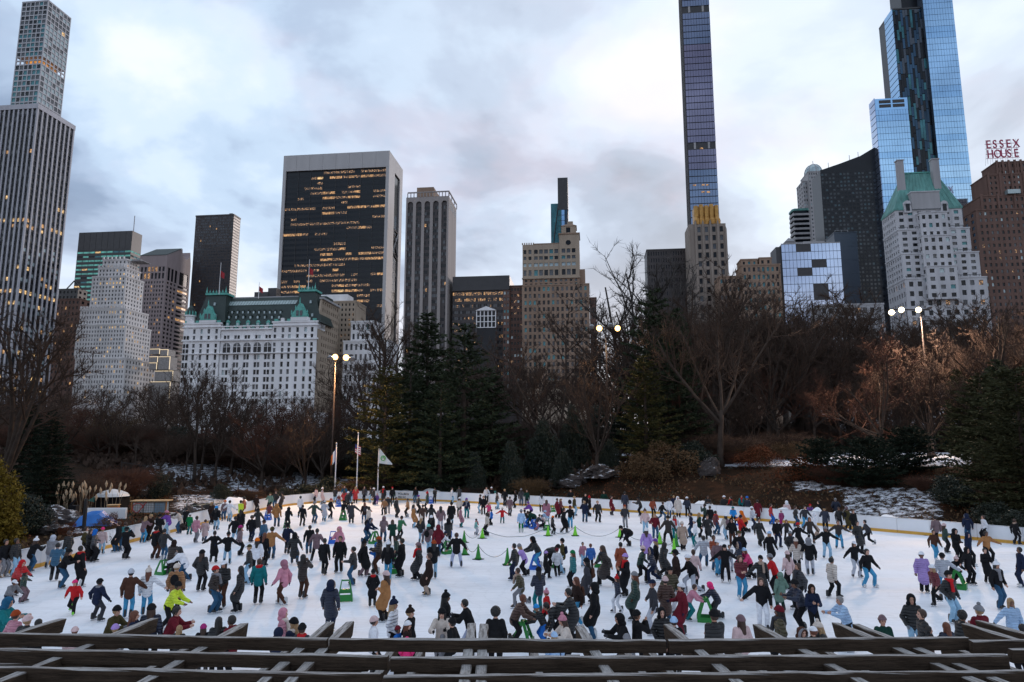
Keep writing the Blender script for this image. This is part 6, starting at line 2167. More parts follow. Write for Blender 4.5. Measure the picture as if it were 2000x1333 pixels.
k = MB(); k.tube([(0, 0, 1.25), (0, 0, 1.5), (0, 0, 1.75), (0, 0, 1.9)], [1.55, 1.35, .75, .1], 8); k.build('roof_cover', 'tank_white', o)
k = MB(); k.prism([(-1.9, .9), (-1.25, 1.35), (-1.25, .7)], 'y', -.5, .5); k.build('side_flap', 'teal_box', o)
o = yard('board_stack', 'stack of white board panels behind the blue tarpaulin', 'board stack', 205, 1014, .05)
for i in range(3):
    bxs(o, 'sheet', 'board_white', -1.6, 1.6, i * .1, i * .1 + .06, 0, .8 + i * .05)
o = yard('wooden_box', 'brown wooden box with a lid above the blue tarpaulin', 'box', 220, 1012, .2)
for i in range(3):
    bxs(o, 'plank', 'crate_wood', -.4, .4, -.3, .3, .2 + i * .28, .46 + i * .28)
bxs(o, 'lid', 'crate_pale', -.45, .45, -.34, .34, 1.06, 1.12)
o = yard('tank_crate', 'timber rack holding caged white water tanks behind the left boards', 'tank rack', 294, 1004, .08)
for i, mt in enumerate(('tank_white', 'tank_white', 'tank_blue')):
    x0 = -1.35 + i * .92
    t = bxs(o, 'tank', mt, x0, x0 + .84, -.4, .4, .12, .98)
    k = MB()
    for q in range(5):
        z = .14 + q * .2; k.box(x0 - .02, x0 + .86, -.45, -.42, z, z + .025)
        xx = x0 + q * .2; k.box(xx, xx + .025, -.47, -.45, .12, 1.0)
    k.build('cage', 'chain', t)
bxs(o, 'roof_board', 'crate_pale', -1.55, 1.6, -.6, .6, 1.1, 1.18)
for xx in (-1.45, 1.45):
    bxs(o, 'post', 'crate_wood', xx - .05, xx + .05, -.5, -.4, 0, 1.1)
bxs(o, 'base_board', 'crate_wood', -1.5, 1.5, -.5, .5, 0, .1)
k = MB(); k.tube([(-.9 + .45 * math.cos(t * .6), -.52, .55 + .4 * math.sin(t * .6)) for t in range(9)] + [(-.2, -.52, 1.05)], .035, 5); k.build('hose', 'sign_red', o)
o = yard('dark_post', 'dark square post standing in front of the blue tarpaulin', 'post', 163, 1038)
bxs(o, 'shaft', 'iron', -.09, .09, -.09, .09, 0, 2.2)
o = yard('screen_panel', 'dark framed mesh screen at the left edge', 'screen', 4, 1066, .2)
bxs(o, 'mesh_panel', 'tent_black', -.8, .5, -.02, .02, .3, 1.35); k = MB(); k.tube([(-.8, 0, 1.38), (.52, 0, 1.38), (.52, 0, 0)], .03, 5); k.build('frame', 'chain', o)
for px, py, kd, ds, s in ((135, 1045, 's2', 'dried purple brown bedding plants beside the yard', .34), (200, 1042, 's1', 'dried tan bedding plants beside the tarpaulin', .42), (215, 1030, 's2', 'dark dried plants in front of the white panels', .42), (110, 1075, 's1', 'dried tan leaves along the left boards', .26), (170, 1056, 's1', 'dry brush behind the ring emblem board', .3)):
    p = spot(px, py)
    o = thing('dried_plants', ds, 'plants', (p.x, p.y, gz(p.x, p.y)), 0, 'dried plants by the left boards', (s, s * .8, s))
    put('foliage', PROTO[kd][1], o)
o = thing('utility_box', 'small teal utility box among the dark bushes', 'box', (at(963, 945, 77).x, 77, gz(at(963, 945, 77).x, 77)))
k = MB(); k.prism([(-.45, 0), (-.3, .8), (.3, .8), (.45, 0)], 'y', -.3, .3); k.build('housing', 'teal_box', o); bxs(o, 'lid', 'teal_box', -.34, .34, -.34, .34, .8, .88)

# ================================================================ pergola in front of the camera
def wood_mat():
    m = mat('weathered_wood', (.030, .024, .021), .85, var=0)
    t = m.node_tree; b = t.nodes['Principled BSDF']; L = t.links.new
    tc = N(t, 'ShaderNodeTexCoord')
    mp = N(t, 'ShaderNodeMapping'); mp.inputs['Scale'].default_value = (1.6, 20, 20); L(tc.outputs['Object'], mp.inputs[0])
    n = N(t, 'ShaderNodeTexNoise', ins={'Scale': 1.3, 'Detail': 10.0, 'Roughness': .8}); L(mp.outputs[0], n.inputs['Vector'])
    n2 = N(t, 'ShaderNodeTexNoise', ins={'Scale': 2.0, 'Detail': 4.0}); L(tc.outputs['Object'], n2.inputs['Vector'])
    g = N(t, 'ShaderNodeNewGeometry'); s = N(t, 'ShaderNodeSeparateXYZ'); L(g.outputs['True Normal'], s.inputs[0])
    up = N(t, 'ShaderNodeMapRange', ins={1: .6, 2: .95, 3: 0, 4: 1}); L(s.outputs[2], up.inputs[0])
    fr = N(t, 'ShaderNodeMapRange', ins={1: .40, 2: .58, 3: 0.25, 4: 1}); L(n.outputs[0], fr.inputs[0])
    mu = N(t, 'ShaderNodeMath', operation='MULTIPLY'); L(up.outputs[0], mu.inputs[0]); L(fr.outputs[0], mu.inputs[1])
    dk = N(t, 'ShaderNodeValToRGB'); e = dk.color_ramp.elements
    e[0].position, e[0].color = .3, (.013, .010, .008, 1); e[1].position, e[1].color = .68, (.105, .074, .054, 1)
    L(n.outputs[0], dk.inputs[0])
    mx = N(t, 'ShaderNodeMix', data_type='RGBA'); mx.inputs[7].default_value = (.46, .44, .43, 1)
    L(mu.outputs[0], mx.inputs[0]); L(dk.outputs[0], mx.inputs[6]); L(mx.outputs[2], b.inputs['Base Color'])
    bp = N(t, 'ShaderNodeBump', ins={'Strength': 1.0, 'Distance': .02}); L(n.outputs[0], bp.inputs['Height']); L(bp.outputs[0], b.inputs['Normal'])
wood_mat()
PZ = 4.15
perg = thing('pergola', 'weathered dark timber pergola with crossing beams along the bottom of the view', 'pergola', (0, 0, 0))


def beam(p, q, w, h, name, seed=0, cut=.0):
    """a beam whose top centre line runs p -> q; local x is its length"""
    r = random.Random(seed)
    L = (q - p).length
    d = (q - p).normalized()
    s = d.cross(Vector((0, 0, 1))).normalized()
    u = s.cross(d).normalized()
    n = max(4, int(L / .25))
    m = MB()
    c = .008
    prof = [(-w / 2, -h), (w / 2, -h), (w / 2, -c), (w / 2 - c, 0), (-w / 2 + c, 0), (-w / 2, -c)]
    for i in range(n + 1):
        x = L * i / n
        for k, (a, b) in enumerate(prof):
            x2 = x - (cut * (-b) if i == n else 0)
            m.v.append((x2, a + r.uniform(-.006, .006), b + r.uniform(-.005, .005)))
    for i in range(n):
        for k in range(6):
            a0, a1 = i * 6 + k, i * 6 + (k + 1) % 6
            m.f.append((a0, a0 + 6, a1 + 6, a1)); m.m.append(0)
    m.f.append(tuple(range(6))); m.f.append(tuple(n * 6 + k for k in range(6))[::-1]); m.m += [0, 0]
    o = m.build(name, 'weathered_wood', perg)
    o.matrix_local = Matrix(((d.x, s.x * -1, u.x, p.x), (d.y, s.y * -1, u.y, p.y), (d.z, s.z * -1, u.z, p.z), (0, 0, 0, 1)))
    return o


def pz(x, y, z=PZ): return ground(x, y, z)
sd = 0
for pts in ([(-400, 1230), (640, 1247.5)], [(645, 1247.5), (1300, 1250.5)], [(1305, 1250.5), (1888, 1244)], [(1896, 1252), (2400, 1241)], [(-400, 1261), (758, 1281)], [(764, 1284.5), (1965, 1279)], [(1972, 1268), (2400, 1260)], [(-400, 1296), (744, 1316)], [(750, 1320), (2400, 1307)]):
    sd += 1
    beam(pz(*pts[0]), pz(*pts[1]), .075, .125, 'purlin', sd)
fwd = ray(960, 940).normalized()
for i, (tx, ty) in enumerate(((122, 1208), (302, 1207), (478, 1217), (645, 1215), (684, 1214), (922, 1217), (945, 1219), (1132, 1222), (1303, 1219), (1478, 1220), (1632, 1216), (1672, 1219), (1884, 1218), (1912, 1212), (2040, 1222), (2230, 1222), (-60, 1206), (-250, 1204))):
    tip = pz(tx, ty, PZ - .16)
    back = tip - fwd * (tip.y - 3.3) / fwd.y
    beam(back, tip, .105, .16, 'rafter', 50 + i, .35)
for i, (tx, ty) in enumerate(((40, 1246), (205, 1250), (385, 1254), (575, 1257), (770, 1260), (825, 1260), (1040, 1262), (1215, 1262), (1262, 1262), (1385, 1261), (1420, 1261), (1560, 1259), (1590, 1259), (1735, 1257), (1770, 1257), (1840, 1256))):
    tip = pz(tx, ty, PZ - .26)
    back = tip - fwd * (tip.y - 3.3) / fwd.y
    beam(back, tip, .085, .12, 'rafter', 120 + i, .2)
for i, (ya, za, x0, x1) in enumerate(((1296, 3.86, -40, 340), (1298, 3.86, 560, 720), (1303, 3.86, 770, 1320), (1297, 3.86, 1560, 1960))):
    beam(pz(x0, ya, za), pz(x1, ya, za), .06, .07, 'stringer', 90 + i)
for i, tx in enumerate((-100, 300, 690, 1120, 1500, 1900, 2100)):
    p = pz(tx, 1283, PZ - .33)
    k = MB(); k.box(-.08, .08, -.08, .08, -p.z, 0); k.build('post', 'weathered_wood', perg, p)
# near boards
m = MB()
for i in range(28):
    x = -30 + i * 2.2
    for nm, z0, z1, y0, y1, mt in (('panel', .2, BH, 0, .09, 'board_white'), ('kick_strip', 0, .2, -.03, .12, 'kick_yellow'), ('cap_rail', BH, BH + .04, -.05, .13, 'aid_green')):
        k = MB(); k.box(x + .01, x + 2.19, NEAR - .1 + y0, NEAR - .1 + y1, z0, z1); k.build(nm, mt, brd)
# ================================================================ people
mat('skin_a', (.56, .32, .24), .5, var=.06, scale=8); mat('skin_b', (.42, .22, .15), .5, var=.06, scale=8); mat('skin_c', (.16, .075, .045), .5, var=.06, scale=8)
mat('face_dark', (.03, .02, .018), .6, var=0); mat('lips', (.34, .11, .10), .5, var=0)
mat('blade', (.55, .57, .60), .25, metal=.8, var=0); mat('boot_black', (.014, .014, .016), .4, var=.1); mat('boot_lime', (.16, .60, .03), .4, var=.1); mat('boot_white', (.55, .55, .56), .4, var=.1)
CLOTH = {'bk': ((.0125, .0125, .0145), 'black'), 'dg': ((.042, .042, .050), 'dark grey'), 'gy': ((.20, .20, .22), 'grey'), 'lg': ((.42, .44, .50), 'pale grey'), 'nv': ((.014, .020, .045), 'navy'), 'bl': ((.018, .13, .46), 'blue'), 'sb': ((.03, .26, .62), 'bright blue'), 'st': ((.02, .10, .19), 'steel blue'), 'lb': ((.34, .50, .72), 'pale blue'), 'wh': ((.70, .71, .76), 'white'), 'cr': ((.56, .49, .44), 'cream'), 'pp': ((.58, .42, .42), 'pale pink'), 'pk': ((.52, .22, .29), 'pink'), 'hp': ((.72, .04, .18), 'hot pink'), 'mg': ((.34, .03, .16), 'magenta'), 'rd': ((.46, .018, .022), 'red'), 'mr': ((.13, .014, .024), 'maroon'), 'ru': ((.30, .055, .018), 'rust'), 'or': ((.62, .14, .012), 'orange'), 'cm': ((.33, .155, .062), 'camel'), 'tn': ((.34, .25, .20), 'tan'), 'br': ((.070, .032, .022), 'brown'), 'db': ((.026, .016, .014), 'dark brown'), 'ol': ((.060, .050, .022), 'olive'), 'gn': ((.010, .155, .055), 'green'), 'fg': ((.010, .040, .030), 'forest green'), 'tl': ((.012, .155, .17), 'teal'), 'mt': ((.20, .50, .46), 'mint'), 'sg': ((.13, .21, .17), 'sage'), 'pu': ((.15, .06, .30), 'purple'), 'll': ((.36, .24, .56), 'lilac'), 'mv': ((.17, .11, .125), 'mauve'), 'ro': ((.32, .14, .19), 'rose'), 'ye': ((.62, .78, .03), 'neon yellow'),
         'jn': ((.030, .085, .16), 'dark blue jeans'), 'lj': ((.26, .43, .58), 'pale jeans'), 'sj': ((.06, .27, .47), 'bright blue jeans'), 'pb': ((.42, .46, .62), 'pale lilac trousers')}
def puffer(k, c):
    m = mat('puff_' + k, c, .55, var=.14, scale=7)
    t = m.node_tree; b = t.nodes['Principled BSDF']; L = t.links.new
    tc = N(t, 'ShaderNodeTexCoord')
    w = N(t, 'ShaderNodeTexWave', wave_type='BANDS', bands_direction='Z', wave_profile='SIN', ins={'Scale': 3.6, 'Distortion': 1.2, 'Detail': 2.0, 'Detail Scale': 2.0})
    L(tc.outputs['Object'], w.inputs['Vector'])
    bp = N(t, 'ShaderNodeBump', ins={'Strength': .9, 'Distance': .04}); L(w.outputs['Fac'], bp.inputs['Height']); L(bp.outputs[0], b.inputs['Normal'])


for k, (c, _n) in CLOTH.items():
    mat('cloth_' + k, c, .85, var=.22, scale=5, bump=.6, bscale=9)
    puffer(k, c)
HAIR = {'bk': (.010, .008, .008), 'br': (.045, .021, .013), 'au': (.12, .035, .016), 'bn': (.32, .20, .10), 'gy': (.22, .21, .21)}
for k, c in HAIR.items():
    mat('hair_' + k, c, .6, var=.25, scale=14, bump=.5, bscale=30)


def surfnet(f, xs, ys, zs):
    """naive surface nets: one vertex for each cell the surface crosses"""
    ins = f < 0
    c = [(0, 0, 0), (1, 0, 0), (0, 1, 0), (1, 1, 0), (0, 0, 1), (1, 0, 1), (0, 1, 1), (1, 1, 1)]
    sl = lambda a, o: a[o[0]:a.shape[0] - 1 + o[0], o[1]:a.shape[1] - 1 + o[1], o[2]:a.shape[2] - 1 + o[2]]
    cnt = sum(sl(ins, o).astype(np.int8) for o in c)
    act = (cnt > 0) & (cnt < 8)
    I, J, K = np.nonzero(act)
    idx = -np.ones(act.shape, np.int32)
    idx[I, J, K] = np.arange(len(I))
    acc = np.zeros((len(I), 3)); num = np.zeros(len(I))
    for a in range(8):
        for b in range(a + 1, 8):
            d = np.abs(np.subtract(c[a], c[b]))
            if d.sum() != 1:
                continue
            fa = f[I + c[a][0], J + c[a][1], K + c[a][2]]; fb = f[I + c[b][0], J + c[b][1], K + c[b][2]]
            x = (fa < 0) != (fb < 0)
            t = np.where(x, fa / np.where(fa == fb, 1, fa - fb), 0)
            p = np.array(c[a]) + (np.array(c[b]) - np.array(c[a])) * t[:, None]
            acc += np.where(x[:, None], p, 0); num += x
    q = acc / num[:, None] + np.stack([I, J, K], 1)
    st = np.array([xs[1] - xs[0], ys[1] - ys[0], zs[1] - zs[0]])
    V = np.array([xs[0], ys[0], zs[0]]) + q * st
    F = []
    for ax in range(3):
        o = [0, 0, 0]; o[ax] = 1
        A = ins[:ins.shape[0] - o[0], :ins.shape[1] - o[1], :ins.shape[2] - o[2]]
        B = ins[o[0]:, o[1]:, o[2]:]
        i, j, k = np.nonzero(A != B)
        s = A[i, j, k]
        b, d = [(1, 2), (2, 0), (0, 1)][ax]
        P = np.stack([i, j, k], 1)
        ok = (P[:, b] > 0) & (P[:, d] > 0) & (P[:, b] < f.shape[b] - 1) & (P[:, d] < f.shape[d] - 1)
        P, s = P[ok], s[ok]
        eb, ed = np.zeros(3, int), np.zeros(3, int); eb[b] = 1; ed[d] = 1
        g = lambda Q: idx[Q[:, 0], Q[:, 1], Q[:, 2]]
        quad = np.stack([g(P - eb - ed), g(P - ed), g(P), g(P - eb)], 1)
        F.append(np.where(s[:, None], quad, quad[:, ::-1]))
    return V, np.concatenate(F)


def ik(a, t, l1, l2, pole):
    a, t, pole = np.array(a, float), np.array(t, float), np.array(pole, float)
    d = t - a
    L = np.linalg.norm(d)
    m = (l1 + l2) * .995
    if L > m:
        t = a + d / L * m; d = t - a; L = m
    u = d / L
    x = (L * L + l1 * l1 - l2 * l2) / (2 * L)
    h = math.sqrt(max(l1 * l1 - x * x, 0))
    p = pole - u * pole.dot(u)
    p /= max(np.linalg.norm(p), 1e-6)
    return a + u * x + p * h, t


POSES = {  # lean, pelvis z, feet ((x, y, lift) right, left), hands right, left as offsets from the shoulder
    'stand': (3, .93, ((-.10, .02, 0), (.11, -.03, 0)), ((-.10, -.06, -.52), (.10, -.04, -.52))),
    'stand2': (4, .925, ((-.07, .09, 0), (.15, -.06, 0)), ((-.05, -.12, -.43), (.13, -.02, -.51))),
    'talk': (5, .925, ((-.13, -.04, 0), (.10, .08, 0)), ((-.10, -.04, -.52), (.08, -.30, -.26))),
    'cross': (3, .93, ((-.10, .03, 0), (.12, .0, 0)), ((.16, -.25, -.28), (-.16, -.24, -.26))),
    'walk2': (5, .915, ((-.10, -.10, 0), (.12, .13, .01)), ((-.10, -.10, -.51), (.14, .06, -.50))),
    'walk': (7, .91, ((-.09, -.17, 0), (.10, .20, .02)), ((-.12, .10, -.50), (.12, -.20, -.47))),
    'glide': (8, .90, ((-.24, .05, 0), (.25, -.06, 0)), ((-.27, -.10, -.44), (.29, -.06, -.42))),
    'stride': (18, .86, ((-.10, -.22, 0), (.22, .42, .10)), ((-.24, -.24, -.40), (.26, .24, -.40))),
    'arms': (6, .91, ((-.16, .06, 0), (.17, -.06, 0)), ((-.43, -.08, -.32), (.45, -.08, -.27))),
    'hold': (4, .92, ((-.11, .04, 0), (.12, -.05, 0)), ((-.42, -.08, -.34), (.10, -.08, -.51))),
    'push': (34, .84, ((-.13, .12, 0), (.15, .26, .01)), ((-.02, -.42, -.30), (.02, -.42, -.30))),
    'photo': (2, .93, ((-.11, .02, 0), (.11, -.02, 0)), ((.10, -.27, .06), (-.10, -.28, .05))),
    'phone': (4, .93, ((-.10, .02, 0), (.11, -.03, 0)), ((.06, -.28, -.20), (-.06, -.30, -.22))),
    'pocket': (2, .93, ((-.12, .0, 0), (.12, -.02, 0)), ((-.05, -.10, -.44), (.05, -.10, -.44))),
    'bend': (76, .84, ((-.16, .03, 0), (.17, .16, 0)), ((-.05, -.06, -.50), (.05, -.12, -.50))),
    'lean': (22, .91, ((-.10, .12, 0), (.11, .04, 0)), ((.02, -.40, -.14), (.04, -.42, -.16))),
}


def make_body(pose, coat):
    lean, pz_, feet, hands = POSES[pose]
    th = R(lean)
    P = np.array([0, .05 + .10 * math.sin(th), pz_])
    T = np.array([0, -math.sin(th), math.cos(th)])
    fwd_ = np.array([0, -math.cos(th), -math.sin(th)])
    chest, neck = P + T * .33, P + T * .50
    hth = th * .45
    Hd = np.array([0, -math.sin(hth), math.cos(hth)])
    hc = neck + Hd * .165
    S, Tt, Bt, Hn = [], [], [], []
    ky = 1.3 if lean < 40 else 1.1
    add = lambda g, a, b, ra, rb, k=1.0: g.append((np.array(a, float), np.array(b, float), ra, rb, k))
    add(Tt, P + T * .06, chest, .172, .190, ky)
    add(Tt, chest + T * .02 + [-.11, 0, 0], chest + T * .02 + [.11, 0, 0], .128, .128, ky * .92)
    add(Tt, neck - T * .07, neck + T * .0, .10, .075, 1.1)
    add(Tt, P - [0, 0, .06], P + T * .12, .192, .178, ky * .95)
    add(Bt, P - [.05, 0, .03], P + [.05, 0, -.03], .125, .125, 1.15)
    ank, knees = [], []
    for s, (fx, fy, lift) in zip((-1, 1), feet):
        hip = P + [s * .085, 0, -.04]
        a = np.array([fx, fy + P[1] * .0, .17 + lift])
        kn, an = ik(hip, a, .40, .40, (s * .12, -1, 0))
        add(Bt, hip, kn, .108, .082)
        add(Bt, kn, an + [0, 0, -.05], .080, .074)
        ank.append(an); knees.append(kn)
    for s, h in zip((-1, 1), hands):
        sh = P + T * .44 + [s * .175, 0, 0]
        el, wr = ik(sh, sh + np.array(h), .29, .26, (s * .6, .7, -.6))
        add(Tt, sh, el, .091, .076); add(Tt, el, wr, .074, .058)
        d = unit((wr - el)[None])[0]
        side_ = unit(np.cross(d, [0.1, -1, .2])[None])[0] * .7 + np.array([0, -.7, 0]) * .3
        side_ = unit((side_ - d * side_.dot(d))[None])[0]
        pal = np.cross(d, side_)
        add(Hn, wr + d * .02, wr + d * .075, .030, .034)
        for q, ln in zip((-1.5, -.5, .5, 1.5), (.060, .075, .078, .066)):
            b0 = wr + d * .085 + side_ * q * .021
            b1 = b0 + d * ln * .55 + pal * .006 * s; b2 = b1 + d * ln * .4 - pal * .02 * s
            add(Hn, b0, b1, .0115, .011); add(Hn, b1, b2, .011, .0095)
        tb = wr + d * .03 - side_ * .03
        add(Hn, tb, tb + d * .045 - side_ * .035, .013, .011); add(Hn, tb + d * .045 - side_ * .035, tb + d * .08 - side_ * .04, .011, .010)
    if coat == 'c':
        km = (knees[0] + knees[1]) / 2
        w = np.linalg.norm(knees[0] - knees[1]) * .45
        lo = P * .12 + km * .88
        if lean > 60:
            lo = P * .5 + km * .5
        add(Tt, P + T * .05, lo, .188, .205 + w * .35, 1.15)
        for kn in knees:
            add(Tt, P - [0, 0, .1], P * .25 + kn * .75, .13, .135)
    add(S, neck - Hd * .03, hc - Hd * .04, .056, .054)
    add(S, hc - Hd * .055 + [0, -.012, 0], hc + Hd * .035 + [0, .006, 0], .070, .090, .95)
    add(S, hc + [0, -.055, -.02], hc + [0, -.06, -.055], .045, .040)
    add(S, hc + [0, -.088, .012], hc + [0, -.106, -.022], .012, .016)
    for s in (-1, 1):
        add(S, hc + [s * .085, .01, .005], hc + [s * .088, .015, -.03], .018, .014)
    allp = S + Tt + Bt + Hn
    lo = np.min([np.minimum(p[0], p[1]) - max(p[2], p[3]) for p in allp], 0) - .03
    hi = np.max([np.maximum(p[0], p[1]) + max(p[2], p[3]) for p in allp], 0) + .03
    h = .0135
    xs, ys, zs = [np.arange(lo[i], hi[i] + h, h) for i in range(3)]
    shp = (len(xs), len(ys), len(zs))

    def field(prims, k):
        f = np.full(shp, .12, np.float32)
        for a, b, ra, rb, kyy in prims:
            m = max(ra, rb) + .06
            l_, h_ = np.minimum(a, b) - m, np.maximum(a, b) + m
            r = [slice(max(0, int((l_[i] - lo[i]) / h)), min(shp[i], int((h_[i] - lo[i]) / h) + 2)) for i in range(3)]
            X, Y, Z = np.meshgrid(xs[r[0]], ys[r[1]], zs[r[2]], indexing='ij', sparse=True)
            ba = b - a
            t = np.clip(((X - a[0]) * ba[0] + (Y - a[1]) * ba[1] + (Z - a[2]) * ba[2]) / max(ba.dot(ba), 1e-9), 0, 1)
            d = np.sqrt((X - a[0] - t * ba[0]) ** 2 + ((Y - a[1] - t * ba[1]) * kyy) ** 2 + (Z - a[2] - t * ba[2]) ** 2) - (ra + (rb - ra) * t)
            g = f[r[0], r[1], r[2]]
            e = np.clip(.5 + .5 * (g - d) / k, 0, 1)
            f[r[0], r[1], r[2]] = g * (1 - e) + d * e - k * e * (1 - e)
        return f
    fs, ft, fb, fh = field(S, .012), field(Tt, .035), field(Bt, .025), field(Hn, .008)
    f = np.minimum(np.minimum(np.minimum(fs, ft), fb), fh)
    V, F = surfnet(f, xs, ys, zs)
    # what each face is covered by
    C = V[F].mean(1)
    ii = [np.clip(np.round((C[:, i] - lo[i]) / h).astype(int), 0, shp[i] - 1) for i in range(3)]
    tag = np.array([0, 1, 2, 5])[np.argmin(np.stack([fs[tuple(ii)], ft[tuple(ii)], fb[tuple(ii)], fh[tuple(ii)]]), 0)]
    for s in (-1, 1):
        tag[np.linalg.norm(C - (hc + [s * .034, -.088, .012]), axis=1) < .017] = 3
        tag[np.linalg.norm(C - (hc + [s * .014, -.10, -.058]), axis=1) < .014] = 4
    me = np_mesh('person', V, F, 'skin_a', True)
    for m in ('cloth_bk', 'cloth_jn', 'face_dark', 'lips', 'skin_a'):
        me.materials.append(MAT[m])
    me.polygons.foreach_set('material_index', tag.astype(np.int32))
    return me, hc, hth, ank, neck


def acc_mesh(name, fn, m, ext=.3, h=.0125, zl=None):
    z0 = -ext if zl is None else zl
    xs, ys, zs = np.arange(-ext, ext, h), np.arange(-ext, ext, h), np.arange(z0, ext, h)
    X, Y, Z = np.meshgrid(xs, ys, zs, indexing='ij')
    V, F = surfnet(fn(X, Y, Z).astype(np.float32), xs, ys, zs)
    return np_mesh(name, V, F, m, True)


def ell(X, Y, Z, c, r):
    return (np.sqrt(((X - c[0]) / r[0]) ** 2 + ((Y - c[1]) / r[1]) ** 2 + ((Z - c[2]) / r[2]) ** 2) - 1) * min(r)


def cap_(X, Y, Z, a, b, ra, rb):
    a, b = np.array(a), np.array(b); ba = b - a
    t = np.clip(((X - a[0]) * ba[0] + (Y - a[1]) * ba[1] + (Z - a[2]) * ba[2]) / ba.dot(ba), 0, 1)
    return np.sqrt((X - a[0] - t * ba[0]) ** 2 + (Y - a[1] - t * ba[1]) ** 2 + (Z - a[2] - t * ba[2]) ** 2) - (ra + (rb - ra) * t)


def f_beanie(X, Y, Z):
    d = np.maximum(ell(X, Y, Z, (0, .012, .035), (.112, .122, .135)), -(Z - .028 - Y * -.18))
    cuff = np.maximum(ell(X, Y, Z, (0, .012, .04), (.121, .131, .3)), np.abs(Z - .05 - Y * -.18) - .026)
    return np.minimum(d, cuff)


def f_pom(X, Y, Z):
    return np.minimum(f_beanie(X, Y, Z), ell(X, Y, Z, (0, .02, .195), (.048, .048, .046)) + .006 * np.sin(X * 150) * np.sin(Z * 140))


def f_short(X, Y, Z):
    d = ell(X, Y, Z, (0, .02, .022), (.106, .118, .125))
    return np.maximum(d, -np.maximum(np.maximum(-(Y + .0) - .045 + Z * .35, Z - .062), -.3 - Z)) if False else np.maximum(d, np.minimum(np.minimum(-(Y + .035) - Z * .3 + .0, .075 - Z), 1.0) * 1.0 - .0 + np.where(Z < -.075, .1, 0))


def f_hairback(X, Y, Z):
    d = ell(X, Y, Z, (0, .022, .02), (.108, .12, .128))
    face = np.maximum(ell(X, Y, Z, (0, -.10, -.04), (.078, .10, .115)), -1)
    return np.maximum(d, -face)


def f_long(X, Y, Z):
    d = f_hairback(X, Y, Z)
    b = cap_(X, Y, Z * .9, (0, .055, -.02), (0, .10, -.26), .092, .075)
    for s in (-1, 1):
        b = np.minimum(b, cap_(X, Y, Z, (s * .075, .02, -.02), (s * .095, -.01, -.25), .042, .03))
    return np.minimum(d, np.maximum(b, -ell(X, Y, Z, (0, -.11, -.05), (.085, .12, .13)))) + .004 * np.sin(X * 130)


def f_afro(X, Y, Z):
    d = ell(X, Y, Z, (0, .03, .055), (.142, .14, .14)) + .014 * np.sin(X * 62 + Z * 20) * np.sin(Y * 58 + 1) * np.sin(Z * 66 + X * 25) + .006 * np.sin(X * 140) * np.sin(Z * 130)
    return np.maximum(d, -ell(X, Y, Z, (0, -.13, -.05), (.082, .12, .12)))


def f_hood(X, Y, Z):
    d = np.minimum(ell(X, Y, Z, (0, .03, .02), (.138, .145, .158)), ell(X, Y, Z, (0, .07, -.12), (.15, .11, .10)))
    return np.maximum(d, -ell(X, Y, Z, (0, -.13, -.005), (.086, .12, .115)))


def f_fur(X, Y, Z):
    t = np.sqrt(X ** 2 + (Z + .02) ** 2 * .8)
    d = np.sqrt((t - .125) ** 2 + (Y + .03) ** 2) - .038 + .008 * np.sin(X * 140 + Z * 60) * np.sin(Z * 150)
    return d


def f_cap(X, Y, Z):
    d = np.maximum(ell(X, Y, Z, (0, .012, .03), (.108, .12, .118)), -(Z - .035))
    b = np.maximum(ell(X, Y, Z, (0, -.11, .045), (.085, .10, .3)), np.maximum(np.abs(Z - .045 - (Y + .1) * .12) - .008, Y + .06))
    return np.minimum(d, b)


def f_scarf(X, Y, Z):
    t = np.sqrt(X ** 2 + (Y * 1.05) ** 2)
    d = np.sqrt((t - .088) ** 2 + ((Z - .0) * .7) ** 2) - .04
    return np.minimum(d, cap_(X, Y, Z, (.05, -.12, -.02), (.06, -.17, -.28), .045, .05))


ACC = {}
for k, fn, ext in (('beanie', f_beanie, .24), ('pom', f_pom, .26), ('short', f_short, .2), ('cap', f_cap, .25), ('afro', f_afro, .24), ('hood', f_hood, .26)):
    ACC[k] = acc_mesh('hat' if k in ('beanie', 'pom', 'cap') else 'hood' if k == 'hood' else 'hair', fn, 'cloth_bk', ext)
ACC['long'] = acc_mesh('hair', f_long, 'hair_br', .2, zl=-.38)
ACC['fur'] = acc_mesh('fur_trim', f_fur, 'cloth_tn', .22)
ACC['scarf'] = acc_mesh('scarf', f_scarf, 'cloth_gy', .22, zl=-.36)


def pack_mesh(m):
    f = lambda X, Y, Z: np.minimum(ell(X, Y, Z, (0, 0, 0), (.15, .085, .21)), ell(X, Y, Z, (0, .055, -.08), (.11, .06, .09)))
    return acc_mesh('backpack', f, m, .26, .016)


PACK = [pack_mesh(c) for c in ('cloth_bk', 'cloth_dg', 'cloth_br', 'cloth_mv', 'cloth_nv')]


